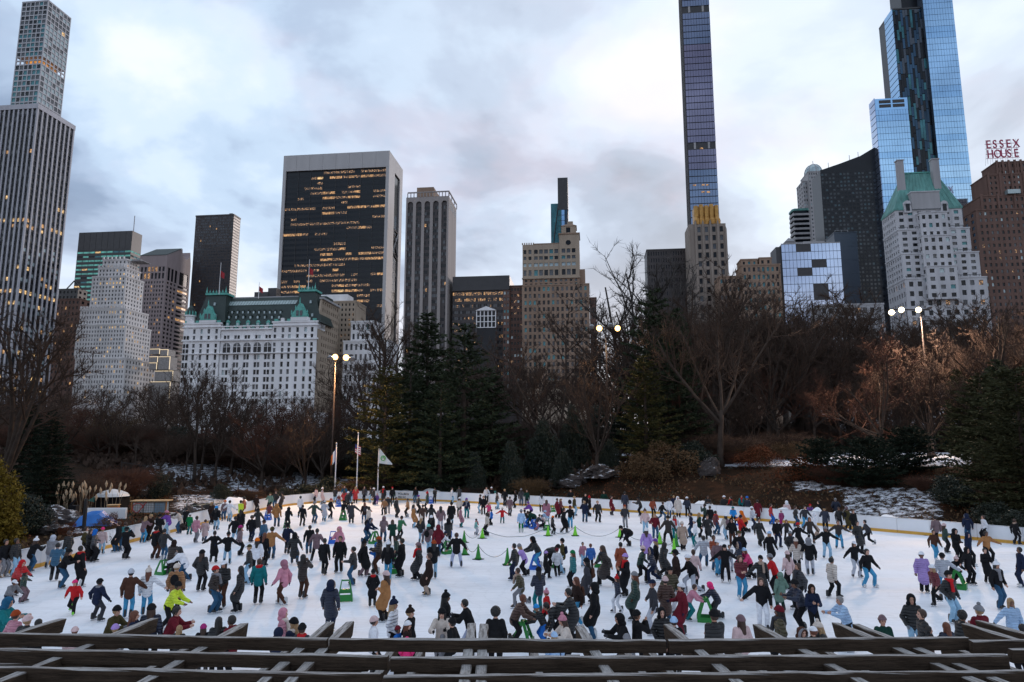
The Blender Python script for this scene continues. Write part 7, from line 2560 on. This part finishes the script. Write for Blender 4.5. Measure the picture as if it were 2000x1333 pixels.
def skate_mesh(m):
    k = MB()
    prof = [(-.035, .05, .055, .30), (-.04, .05, .0, .2), (-.042, .055, -.10, .145), (-.035, .05, -.19, .115)]
    # boot: rings from the heel to the toe, standing at the ankle
    rings = []
    for y, w, zt in ((.095, .034, .30), (.055, .044, .33), (-.01, .046, .32), (-.05, .044, .21), (-.11, .044, .16), (-.165, .036, .135), (-.19, .02, .115)):
        rings.append([(-w, y, .075), (w, y, .075), (w * 1.05, y, .075 + (zt - .075) * .6), (w * .7, y, zt), (-w * .7, y, zt), (-w * 1.05, y, .075 + (zt - .075) * .6)])
    n = len(k.v)
    for r in rings:
        k.v += r
    for i in range(len(rings) - 1):
        for s in range(6):
            a, b = n + i * 6 + s, n + i * 6 + (s + 1) % 6
            k.f.append((a, b, b + 6, a + 6)); k.m.append(0)
    k.f.append(tuple(n + s for s in range(6))); k.f.append(tuple(n + 36 + s for s in range(6))[::-1]); k.m += [0, 0]
    k.box(-.004, .004, -.20, .11, .002, .035, 1)
    for y in (-.12, .03):
        k.box(-.012, .012, y, y + .05, .035, .076, 1)
    return k.mesh('skate', [m, 'blade'], False)


SKATE = {c: skate_mesh('boot_' + c) for c in ('black', 'lime', 'white')}
BODY = {}


def body(pose, coat):
    if (pose, coat) not in BODY:
        BODY[(pose, coat)] = make_body(pose, coat)
    return BODY[(pose, coat)]


# x, y of the feet in the photograph | top+cut | bottom | head | pose | facing | size
PEOPLE = """
6 1128 bkj gy h:bk stand R 1
27 1126 bkj lj h:bk stand R 1
60 1118 bkj jn p:wh lean B .97
96 1110 gyj lg s:lg lean B .95
105 1135 stj bk h:bk lean B 1
128 1104 bkj lj h:br stand L 1
122 1150 bkj jn b:bk lean R 1
152 1148 bkc bk h:bk stand B 1.02
165 1092 olj bk h:br stand R 1
173 1098 bkj bk l:br stand R .97
182 1099 dgj bk s:bl arms R 1
197 1083 ppj lj b:hp stand B .85
227 1079 bkc jn h:br stand L 1.02
240 1076 tlj jn h:br stand L .95
244 1093 bkj bk c:bk photo B 1
279 1061 mvj sj l:bn lean B .98
290 1058 dbc bk h:bn stand L 1
302 1093 bkj br b:bk stand B 1
309 1058 bkj bk b:bk stand B 1
318 1096 bkj jn h:bk hold B .98
326 1046 puj lj b:pk lean L .98
348 1043 crj jn h:bk lean L 1
361 1036 bkj bk h:bk lean B .95
369 1045 gnj tl c:wh stand B .85
382 1061 pkj gy h:bk stand B .97
399 1059 ppc jn h:br stand B .82
421 1036 bkj lj b:sb stand B .98
412 1025 dbc bk l:bn stand R 1
447 1020 whj lj h:bk arms B 1
437 1018 mvj jn b:or stand F .95
469 1020 yej bk h:bk stand B 1
474 1012 ruj bk h:bk stand L 1.02
457 1063 bkj lj h:bk glide B 1
468 1045 bkc pk l:bk stand B .98
416 1100 bkc bk h:bk arms B .98
443 1103 bkj lj p:bk arms B .97
391 1156 bkj bk b:bk stand B .98
333 1122 dbc bk o push B 1
355 1137 whj jn l:bk push L 1
341 1133 bkj bk b:gy glide B .72
432 1188 bkj br c:wh phone F 1.02
249 1209 brj sj b:lg hold B 1
284 1204 whj sj p:cr hold B 1
331 1232 yej bk b:bk push R 1.02
340 1194 cmc bk b:cr stand B .98
417 1199 dbj jn b:rd stand R .98
464 1197 bkc bk l:bk hold L .98
44 1178 fgj mv b:rd arms R .72
30 1166 rdj br s:rd push R .95
16 1195 gyj nv c:wh push R .75
142 1201 rdj bk b:hp stride F .76
188 1214 nvj dg b:bk glide B .84
500 1001 dbj bk h:bk stand B .9
502 1041 bkc bk b:bk glide B .98
490 1060 bkj nv h:br stand B 1
525 1016 mrj gy b:fg push B .85
526 999 sgj bk b:ol stand F 1
549 997 dbc bk h:bk stand L 1
537 995 bkj jn h:bk stand F 1
539 1030 cmj jn s:cm stand B 1
561 1033 bkj bk s:bk push B 1
560 1083 nvj bk b:bk hold B 1
590 1029 bkj bk h:bk walk B .95
586 1006 whj jn h:bk stand B .95
529 1093 cmj jn b:ol hold B 1
512 1072 stj bk c:bk stand L .98
468 1086 mvj bk b:mg stand R .96
499 1121 whj bk b:or stand B .97
515 1107 bkj bk l:au stand B .97
482 1142 bkj lj c:ol stand L 1
503 1181 tlj bk h:br stand B 1.02
550 1182 pkj br s:ro walk L .98
590 1170 dbj br l:bk photo B 1
573 1103 bkc jn f:br stride B .98
617 1098 mvj bk h:bk glide B 1.02
603 1083 bkj jn h:bk walk B .95
632 1124 bkj bk h:bk walk B 1.0
660 1092 pkc gy s:pk stand F .98
662 1119 bkj bk h:bk stand F 1
613 1023 fgj jn b:gy arms B 1
633 1019 lgc lj b:lg stand B .98
645 1014 bkj bk c:rd walk R .98
616 984 ppj bk h:bk stand L .95
629 986 ppc bk b:wh stand R 1
654 984 bkj lj h:bk stand B 1
662 989 mrj bl b:wh push F .75
672 983 stj bk h:bk stand F 1.05
672 991 rdj bk l:br stand B .97
679 997 bkj bk b:wh stand B 1
694 984 rdc bk l:bn stand B 1.02
685 984 nvj lj h:bk stand F .9
670 1015 bkj bk b:bk push B .95
686 1023 dgc bk h:br hold B .98
711 1023 dbj jn l:au hold B .95
718 1036 crj bk h:bk stand L .98
711 982 dgj bk h:bk stand F 1
723 983 bkj lj h:bk stand L 1
730 987 bkj nv b:wh stand R 1.02
736 986 puj pu b:pk stand F .65
748 983 bkc bk b:wh stand F 1
757 1005 bkj gy b:wh walk F .95
750 1007 cmj bk h:bk stand F .85
766 983 bkj bk b:rd stand F .98
774 1012 bkc bk h:bk stand R 1
795 1011 cmj bk h:br arms L .95
748 1059 mvj jn s:mv push B 1
766 1066 fgj bk l:br push B .98
781 1054 gnj bk b:bk push B .95
717 1061 nvj jn f:bk push R 1
687 1144 bkj jn h:bk stand L .98
710 1127 bkc mv p:bk walk R .97
737 1123 dbj br b:ru stand L 1.02
732 1120 blj gy s:bl phone L .82
727 1186 bkc bk b:bk pocket B .82
757 1133 bkj sj p:wh stand B 1
772 1112 fgj bk h:bk stand L .95
782 1128 bkc bk h:bk stand L 1.02
815 1135 bkc bk b:mv walk L .98
846 1131 bkj lj b:ru stand B 1
835 1164 dbc tn h:br stand L .98
811 984 bkj jn h:bk stand F 1
833 1000 fgj bk p:rd stand L 1.05
849 984 bkj bk h:bk stand F .95
808 1032 cmc lj l:bk stand R 1
817 1004 bkj bk b:pu arms R .98
825 1029 brj bk h:br walk B .95
842 1031 bkj bk s:bk glide B 1
860 1037 mvj lg c:dg stand B 1
881 1025 bkc lj b:bk stand B 1
883 983 whj lj h:br stand R .95
897 982 dgj bk h:bk lean B 1
897 1011 crj bk b:wh stand F .98
900 1031 roc tl h:bk stand R .9
911 1013 nvj tl b:pu stand F .98
822 1063 bkj lj b:cr stand B .98
842 1061 bkj bk b:wh stand B .98
836 1082 mvj lj b:mt walk B .95
855 1088 mrj jn s:mr stand B 1
864 1081 whj nv b:nv push R .78
875 1069 bkj bk s:bk stand B .98
878 1051 tlj bl b:dg stand B .68
891 1109 bkj pb h:br glide B 1.0
930 1046 mtj lg h:bk glide R .66
950 1048 crj bk l:bk stand L .92
959 1027 blj bk h:br stand L .72
954 1011 hpj mr b:pp stand B .74
944 1006 bkj bk h:bk stand F .95
937 1003 bkj lj h:bk stand L .98
950 985 whj bk h:bk stand F 1.02
960 984 bkj lj b:wh stand F .98
971 996 dbj lj h:bk walk R .95
981 1023 rdj tl b:cr arms B .72
996 1009 mvj dg h:bk stand B .98
986 989 bkj bk h:bn stand B 1
1006 993 bkj bk h:bk stand L 1
1018 989 dgj jn b:gy stand B 1
1029 991 fgj bk h:bk stand F 1
1018 1041 lbj gn b:gy stand B .92
1029 1031 bkj bl b:bk push L .85
1036 1013 puj bk b:pu push L .9
1041 1031 fgj bk h:bk bend L 1
1050 1037 dgj ro h:bk push R .75
1060 1031 lbj bk b:lb push R .8
1062 1036 ppj bk h:bk push L .7
1058 1001 whj bk l:bk stand B .98
1068 1019 roc jn l:br stand B 1
1080 1045 bkj bk b:or glide R .76
1089 1013 mrc bk h:br walk R .98
1096 1012 mrj bk b:wh walk R 1
1102 1042 bkc bk h:bk walk R 1.02
1114 1033 bkj sj b:mr hold F .98
1115 993 bkc bk h:bk stand F 1.05
1123 1008 olj lj h:bn stand R .98
1142 1021 nvj jn h:bn stand B 1
1144 1001 bkj bk h:bk stand F 1
1151 1010 bkj bk p:rd stand L 1
1168 1021 bkj bk h:bn walk F 1
1180 996 fgj bk h:bk stand F 1.02
1195 1007 mrc dg h:bk stand R .98
1221 1001 nvj nv h:bk stand B 1.08
1221 1032 dgj gy b:ru stand F .98
1250 1009 bkj bk b:bk lean L 1
1261 1043 ppj lj p:br stand F .98
1276 1013 ruj bk c:ol stand F .98
1280 1054 mrj jn l:bn stand F .97
1294 1019 bkj jn h:br stride R .98
1308 1013 whj jn h:bk stand B .98
1317 1006 nvj bk h:bn stand B 1
1325 1011 crc bk s:wh stand F 1
1306 1063 dbj bk b:bk glide B 1.03
1227 1068 bkj bk b:bk bend L 1
1319 1057 whj tl l:br walk F .95
1334 1076 tnc bk b:cr walk F .97
1343 1011 nvj bk b:wh stand F 1
1350 1051 nvj jn h:bk stand L .95
1358 1069 whj tl b:wh walk L .95
1377 1031 fgj bk h:bk photo L 1.02
1384 1009 bkj bk h:bk stand F 1.02
1368 1051 fgj bk l:bn stand R .95
1383 1055 bkc bk h:bk stride F .98
1388 1034 bkj jn h:bk walk B 1
1400 1046 mrj jn h:bk walk R .97
1416 1011 bkj bk b:wh stand F 1.05
1428 1011 dbj bk h:bk stand L 1
1419 1055 crj lj b:wh walk B .97
1433 1026 sbj bk b:tl push F .9
1431 1069 bkj br o stand F 1
1450 1006 tlj bk h:bk stand F 1
1461 1013 nvj bl b:bl stand B 1.05
1455 1041 orj bk o push L .98
1449 1057 rdj bk b:nv arms R .97
1471 1036 lgj nv b:wh stand R .98
1481 1019 mrc bk h:bk stand B 1
1485 1068 bkc bk h:bk walk F 1
1508 1026 rdj bl h:br walk R .95
1506 1102 bkc lj b:lb walk F .98
1520 1070 bkj nv h:bk walk F 1
1447 1106 bkj bk b:ol pocket F 1.02
1397 1116 ruj jn h:br stand F 1
1404 1126 mvj sj c:wh stand F .97
1376 1109 lgj jn h:bk stride B .97
1418 1139 bkj bk c:bk arms F .98
1427 1118 gyj lg h:bk stand F .75
1444 1132 nvj bk f:br hold L .96
1463 1132 hpj bk b:lb push L .9
1450 1170 mrj sj l:br stand F .98
1490 1172 bkc bk c:bk hold F 1.0
1514 1166 rdj bk b:gy lean L 1
1527 1194 sgc fg s:sg stand B .82
1357 1152 ppc bk h:br walk B .98
1350 1161 bkj lg b:wh stride L .97
1182 1146 dbc bk l:br stride L 1.06
1213 1132 ruc bk h:bk stand B .98
1222 1166 bkc bk b:ll stand L .98
1254 1139 fgj bk b:pp stride R .98
1264 1096 llc bk b:wh stand B .98
1281 1121 bkc tn b:pu stand L .95
1297 1128 bkc bk l:bk stride R .98
1275 1141 nvj nv f:wh stride L .97
1320 1161 dbc jn b:bk stand L 1.05
1206 1198 nvj wh p:rd walk L .78
1240 1212 fgc bk b:gy hold L .97
1276 1241 dgj lg c:nv hold L 1.03
1302 1227 brc jn b:pp stand B .96
1312 1203 olj wh b:bk stand F 1
1333 1242 mrc mr b:wh stand L .95
1350 1213 pkj tl h:br push R .80
1398 1208 nvj dg o:hp push L .80
1491 1229 bkj wh l:br hold F .98
1565 1237 nvj bk b:bk lean L 1.03
1592 1246 nvj bk s:db phone F .95
1562 1192 dgj bk h:br walk L 1
1538 1019 ppj tl s:wh stand B .95
1527 1029 mgj mg b:pp walk B .72
1556 1031 bkj jn h:br walk R .95
1574 1033 dgj sj h:bk glide F .98
1583 1019 puj bk b:rd push F .9
1600 1021 bkj bk h:bk stand L 1
1594 1052 whj tn s:wh walk R .98
1613 1041 nvj bk c:bk stand B 1.02
1634 1016 nvj bk h:gy stand B 1.02
1641 1036 bkj bk l:br walk F .98
1657 1037 olc bk b:mv walk R .98
1670 1046 bkj bk h:br stand F 1
1538 1058 bkj bk l:au glide F .82
1562 1080 bkc gy b:rd arms F 1
1584 1063 dbj bk l:au glide F .97
1547 1101 bkj bk b:gy stand F .95
1616 1092 bkj lj b:gy arms F 1.02
1640 1072 dbj sj h:br arms F .95
1583 1124 bkj lg s:gy stand B 1
1541 1153 ppj bk b:pp stand B .95
1558 1122 crj bk b:cr stand B .97
1679 1079 bkc bk h:bk stand F 1.02
1695 1066 dgj bk h:bk stride L .95
1673 1129 bkj lg c:wh arms F .97
1698 1148 bkj sj h:bk glide F .98
1629 1169 crj bk h:bk walk R .95
1806 1158 llc bk b:wh stand F .96
1830 1184 mrj bk b:wh stride L .95
1846 1159 lgj sj b:bk hold B .95
1866 1142 bkj bk p:pp push F .8
1828 1095 brj sj h:br walk F .95
1830 1062 mvj bk h:bk stand B .98
1850 1081 fgj bk b:pp stand R .95
1872 1101 bkj bk o stand F 1.03
1896 1106 nvj bk s:nv walk F .98
1896 1143 bkj bk o hold F .95
1892 1056 nvj jn f:rd stand B .98
1924 1059 whj bk h:br stand L .98
1987 1065 bkj bk h:br walk R .92
1932 1101 cmj bk h:bk arms F .98
1930 1140 bkc bk h:bk stand F .9
1997 1148 nvj nv h:bk stand L .98
1956 1191 bkj jn p:wh stand F 1
1863 1218 bkj lj b:bk pocket F 1.02
1004 1136 bkj nv h:bk walk L .98
1022 1126 llj bk b:gy push L .95
1048 1112 bkj sj s:bk push L 1.02
1067 1131 bkc bk b:ll walk R .72
1074 1110 bkj bk b:bk bend R .95
1088 1127 whj bk b:mr stand B .76
1098 1122 olj lj b:bk stand L .98
1139 1108 pkj lj h:bk stand F .72
1154 1115 blj bk h:au stand B .76
1147 1182 dgc bk b:bk walk L 1.03
1118 1152 tlj bk b:gn stand L .95
1126 1226 dbj sj l:au walk L .98
1015 1188 olj gy h:br stride L .9
1052 1201 nvj tl b:bk phone B .98
1066 1232 rdj bk p:pk stand L .75
1010 1263 brj bk h:au push R 1
1058 1262 bkj bl b:sb push L .78
1092 1258 bkj bk h:bk bend L 1
1118 1262 bkc bk h:bk lean L 1.02
1160 1250 bkc jn s:bk stand L 1.0
643 1234 nvc nv f:br walk B .97
750 1215 cmc bk b:pp stand L .98
"""
# those at the near edge, looking over the rail: x | top of the head in the picture
WATCHERS = """
8 1168 tlj bk s:st lean R 1.05
33 1196 pkj bk b:ru stand B .95
56 1203 bkj bk b:pp stand B .95
78 1210 bkj bk h:bk stand B .9
147 1228 ppj bk b:pp stand B .75
222 1182 olj bk b:bk lean R 1
226 1222 gyj bk b:ll stand B .8
266 1193 nvj bk l:au stand R .97
297 1183 nvj bk b:bk stand B 1
338 1185 mrj bk h:bk lean R .97
352 1224 bkj bk l:bn stand B .75
398 1221 bkj bk b:mg stand B .75
428 1206 bkj bk l:bk stand B .95
451 1205 mrj bk h:bk stand L 1
556 1193 pkj bk s:pk stand R .95
572 1211 nvj bk b:bk stand L .97
546 1229 nvj bk o stand B .9
591 1221 dgj bk b:bk stand B .95
733 1208 whj bk b:pp stand R .9
771 1173 wnj bk p:nv stand R 1.03
803 1190 bkj bk p:db stand R .95
798 1216 dbj bk b:wh stand R .8
779 1226 blj bk b:mr stand R .72
795 1246 hpj bk b:hp stand B .6
864 1185 crj bk b:bk lean F 1
874 1160 bkj bk p:bk stand R 1
915 1168 bkj pb h:bk lean L 1
881 1209 bkj bk p:bk stand L .9
864 1241 gyj bk b:gy stand B .6
968 1191 bkj bk a:bk stand B 1.02
1082 1238 lbj bk b:lb stand B .75
1106 1202 crj bk p:pk lean L .95
1217 1197 bkj bk o lean L .97
1246 1196 bkj bk b:bk photo R .97
1224 1240 gyj bk b:gy stand B .8
1293 1190 bkj bk o pocket F .98
1316 1208 bkj bk b:lb stand B .9
1393 1194 bkj bk b:bk stand B 1.1
1445 1205 ppj bk b:mv stand B .97
1518 1188 olj bk b:mr stand L 1.02
1560 1222 brj bk f:bk lean F .9
1586 1226 bkj bk c:wh stand B .9
1606 1214 bkj bk p:cr lean L .92
1646 1162 lbj bk h:gy lean L .97
1724 1208 fgj bk b:mv stand F .95
1780 1166 bkj lj o pocket F 1.02
1797 1191 bkj bk h:br stand L 1.02
1815 1225 brj bk h:bk stand R .8
1846 1219 nvj bk l:au stand B .85
1873 1194 bkj bk a:bk lean R .97
1910 1187 mrj bk p:gy stand B .97
1974 1170 lbc lb l:bn hold F .97
1994 1219 bkj bk h:bk stand B .9
"""
CLOTH['wn'] = CLOTH['wh']; MAT['cloth_wn'] = MAT['cloth_wh']; MAT['puff_wn'] = MAT['puff_wh']
FACE = {'F': 0, 'B': 180, 'L': -90, 'R': 90}
CUT = {'j': 'jacket', 'c': 'long coat'}
HN = {'h': 'hair', 'l': 'long hair', 'a': 'afro hair', 'b': 'beanie', 'p': 'bobble hat', 'c': 'cap', 's': 'hood', 'f': 'fur hood', 'o': 'hood up'}
HCOL = {'bk': 'black', 'br': 'brown', 'au': 'auburn', 'bn': 'blond', 'gy': 'grey'}
POSEW = {'arms': 'arms held out', 'photo': 'arms raised', 'push': 'leaning forward', 'bend': 'bent double', 'stride': 'in mid stride', 'hold': 'one arm out', 'lean': 'leaning', 'glide': 'legs apart', 'phone': 'hands at chest', 'pocket': 'hands at hips', 'walk': 'stepping', 'stand': 'standing'}
prng = random.Random(21)


def person(px, p, top, bot, head, pose, face, size, place):
    tc, cut = top[:2], top[2]
    if pose == 'stand':
        pose = prng.choices(['stand', 'stand2', 'talk', 'cross', 'pocket', 'phone'], [.34, .26, .12, .08, .12, .08])[0]
    elif pose == 'walk' and prng.random() < .45:
        pose = 'walk2'
    me, hc, hth, ank, neck = body(pose, cut)
    o = bpy.data.objects.new('person', me)
    COL.objects.link(o)
    o.location = p
    mir = prng.random() < .5 and pose in ('stand', 'stand2', 'talk', 'cross', 'walk2', 'walk', 'glide', 'stride', 'push', 'bend', 'lean', 'pocket')
    s = size * prng.uniform(.985, 1.015)
    wide = s * prng.uniform(.89, 1.06)
    o.scale = (-wide if mir else wide, wide, s)
    o.rotation_euler = (0, 0, R(FACE[face] + prng.uniform(-22, 22)))
    skin = prng.choices(['skin_a', 'skin_b', 'skin_c'], [.62, .22, .16])[0]
    glove = 'cloth_' + prng.choice(['bk', 'bk', 'dg', 'nv', 'gy', 'br']) if prng.random() < .62 else skin
    fab = 'puff_' if prng.random() < .45 else 'cloth_'
    for i, m in enumerate((skin, fab + tc, 'cloth_' + bot, 'face_dark', 'lips', glove)):
        o.material_slots[i].link = 'OBJECT'
        o.material_slots[i].material = MAT[m]

    def acc(kind, m, at_=hc, scale=1.0, tilt=True):
        a = put(ACC[kind].name.split('.')[0], ACC[kind], o, tuple(at_), (hth if tilt else 0, 0, 0), scale)
        a.material_slots[0].link = 'OBJECT'
        a.material_slots[0].material = MAT[m]
    k, _, c = head.partition(':')
    hairc = 'hair_' + prng.choice(['bk', 'br', 'br', 'au', 'bn']) if skin != 'skin_c' else 'hair_bk'
    if k == 'h':
        acc('short', 'hair_' + c)
    elif k == 'l':
        acc('long', 'hair_' + c)
    elif k == 'a':
        acc('afro', 'hair_' + c)
    elif k == 'o':
        acc('hood', 'cloth_' + (c or tc))
    elif k == 's':
        acc('hood', 'cloth_' + (c or tc))
    elif k == 'f':
        acc('hood', 'cloth_' + tc); acc('fur', 'cloth_tn' if c in ('br', 'wh') else 'cloth_gy')
    else:
        acc({'b': 'beanie', 'p': 'pom', 'c': 'cap'}[k], 'cloth_' + c, scale=1.04)
        acc('long' if prng.random() < .45 else 'short', hairc, scale=.99)
    if prng.random() < .12 and pose not in ('bend', 'push', 'lean'):
        acc('scarf', 'cloth_' + prng.choice(['gy', 'cr', 'rd', 'dg', 'tn']), neck, 1.12, False)
    if prng.random() < .13 and place != 'at the near edge' and pose in ('stand', 'stand2', 'walk', 'walk2', 'glide', 'hold', 'arms'):
        put('backpack', PACK[prng.randrange(len(PACK))], o, (0, .225, 1.18), (R(-4), 0, 0))
    bt = 'lime' if (tc == 'rd' and bot == 'bk' and pose == 'stride') else 'white' if prng.random() < .12 else 'black'
    for i, a in enumerate(ank if place != 'on the path beyond the bank' else ()):
        put('skate', SKATE[bt], o, (a[0], a[1], a[2] - .17), (0, 0, (-.25 if i == 0 else .25) * prng.uniform(.3, 1.6)))
    hn = HN[k]
    hs = f'{HCOL[c]} {hn}' if k in 'hla' else hn if k in 'of' else f'{CLOTH[c][1]} {hn}'
    bs = CLOTH[bot][1]
    bs = bs if ('jeans' in bs or 'trousers' in bs) else bs + ' trousers'
    who = 'person' if size > .87 else 'child'
    o['category'] = 'person'
    o['group'] = 'people at the rink'
    o['label'] = ''
    d = f'{who} in {CLOTH[tc][1]} {CUT[cut]}, {bs}, {hs}'
    plan_label(o, d, place, px)
    return o


def zone(px, py):
    xs = [(140, 'by the golden-lit shrub'), (270, 'by the blue tarp'), (420, 'by the tank rack'), (560, 'below the hotel'), (690, 'near the left flagpole'), (790, 'near the right flagpole'), (900, 'left of the cones'), (1010, 'at the left cones'), (1130, 'inside the cone ring'), (1250, 'right of the cone ring'), (1360, 'at the right cones'), (1480, 'below the gold crown'), (1600, 'below the mirror block'), (1720, 'below the black sloped tower'), (1850, 'below the blue skyscraper'), (9999, 'near the right edge')]
    x = next(s for lim, s in xs if px < lim)
    return x


CAMP = Vector((0, 0, CAM_H))
for ln in PEOPLE.strip().splitlines():
    x, y, t, bt, hd, po, fc, sz = ln.split()
    x, y = float(x), float(y)
    person(x, ground(x, y), t, bt, hd, po, fc, float(sz), zone(x, y))
for ln in WATCHERS.strip().splitlines():
    x, y, t, bt, hd, po, fc, sz = ln.split()
    x, y, sz = float(x), float(y), float(sz)
    p = ground(x, y, 1.70 * sz)
    q = ground(x, y, 1.70 * sz)
    p.z = 0
    if p.y < 15.0:
        k = 15.0 / p.y
    person(x, p, t, bt, hd, po, fc, sz, 'at the near edge')

for x, Y, t, bt, hd, fc in ((1492, 99, 'rdj', 'bk', 'h:bk', 'L'), (1722, 100, 'ppj', 'bk', 'b:wh', 'R'), (1735, 100.5, 'dgj', 'jn', 'h:bk', 'R'), (1748, 101, 'nvj', 'jn', 'b:bk', 'L'), (1786, 100, 'lbj', 'bk', 'h:br', 'L'), (1797, 100.6, 'whj', 'jn', 'b:gy', 'R')):
    q = at(x, 880, Y)
    person(x, Vector((q.x, Y, gz(q.x, Y))), t, bt, hd, 'walk', fc, 1.0, 'on the path beyond the bank')
# ---- labels: what would still be shared is told apart by its place in the row
ORD = ['leftmost', 'second from left', 'third from left', 'fourth from left', 'fifth from left', 'sixth from left', 'seventh from left', 'eighth from left', 'ninth from left', 'tenth from left', 'eleventh from left', 'twelfth from left']
groups = {}
for o, d, pl, px in LABELS:
    groups.setdefault(f'{d} {pl}', []).append((px, o))
for lb, it in groups.items():
    it.sort(key=lambda t: t[0])
    for i, (px, o) in enumerate(it):
        o['label'] = lb if len(it) == 1 else f'{lb}, {ORD[min(i, 11)]}'
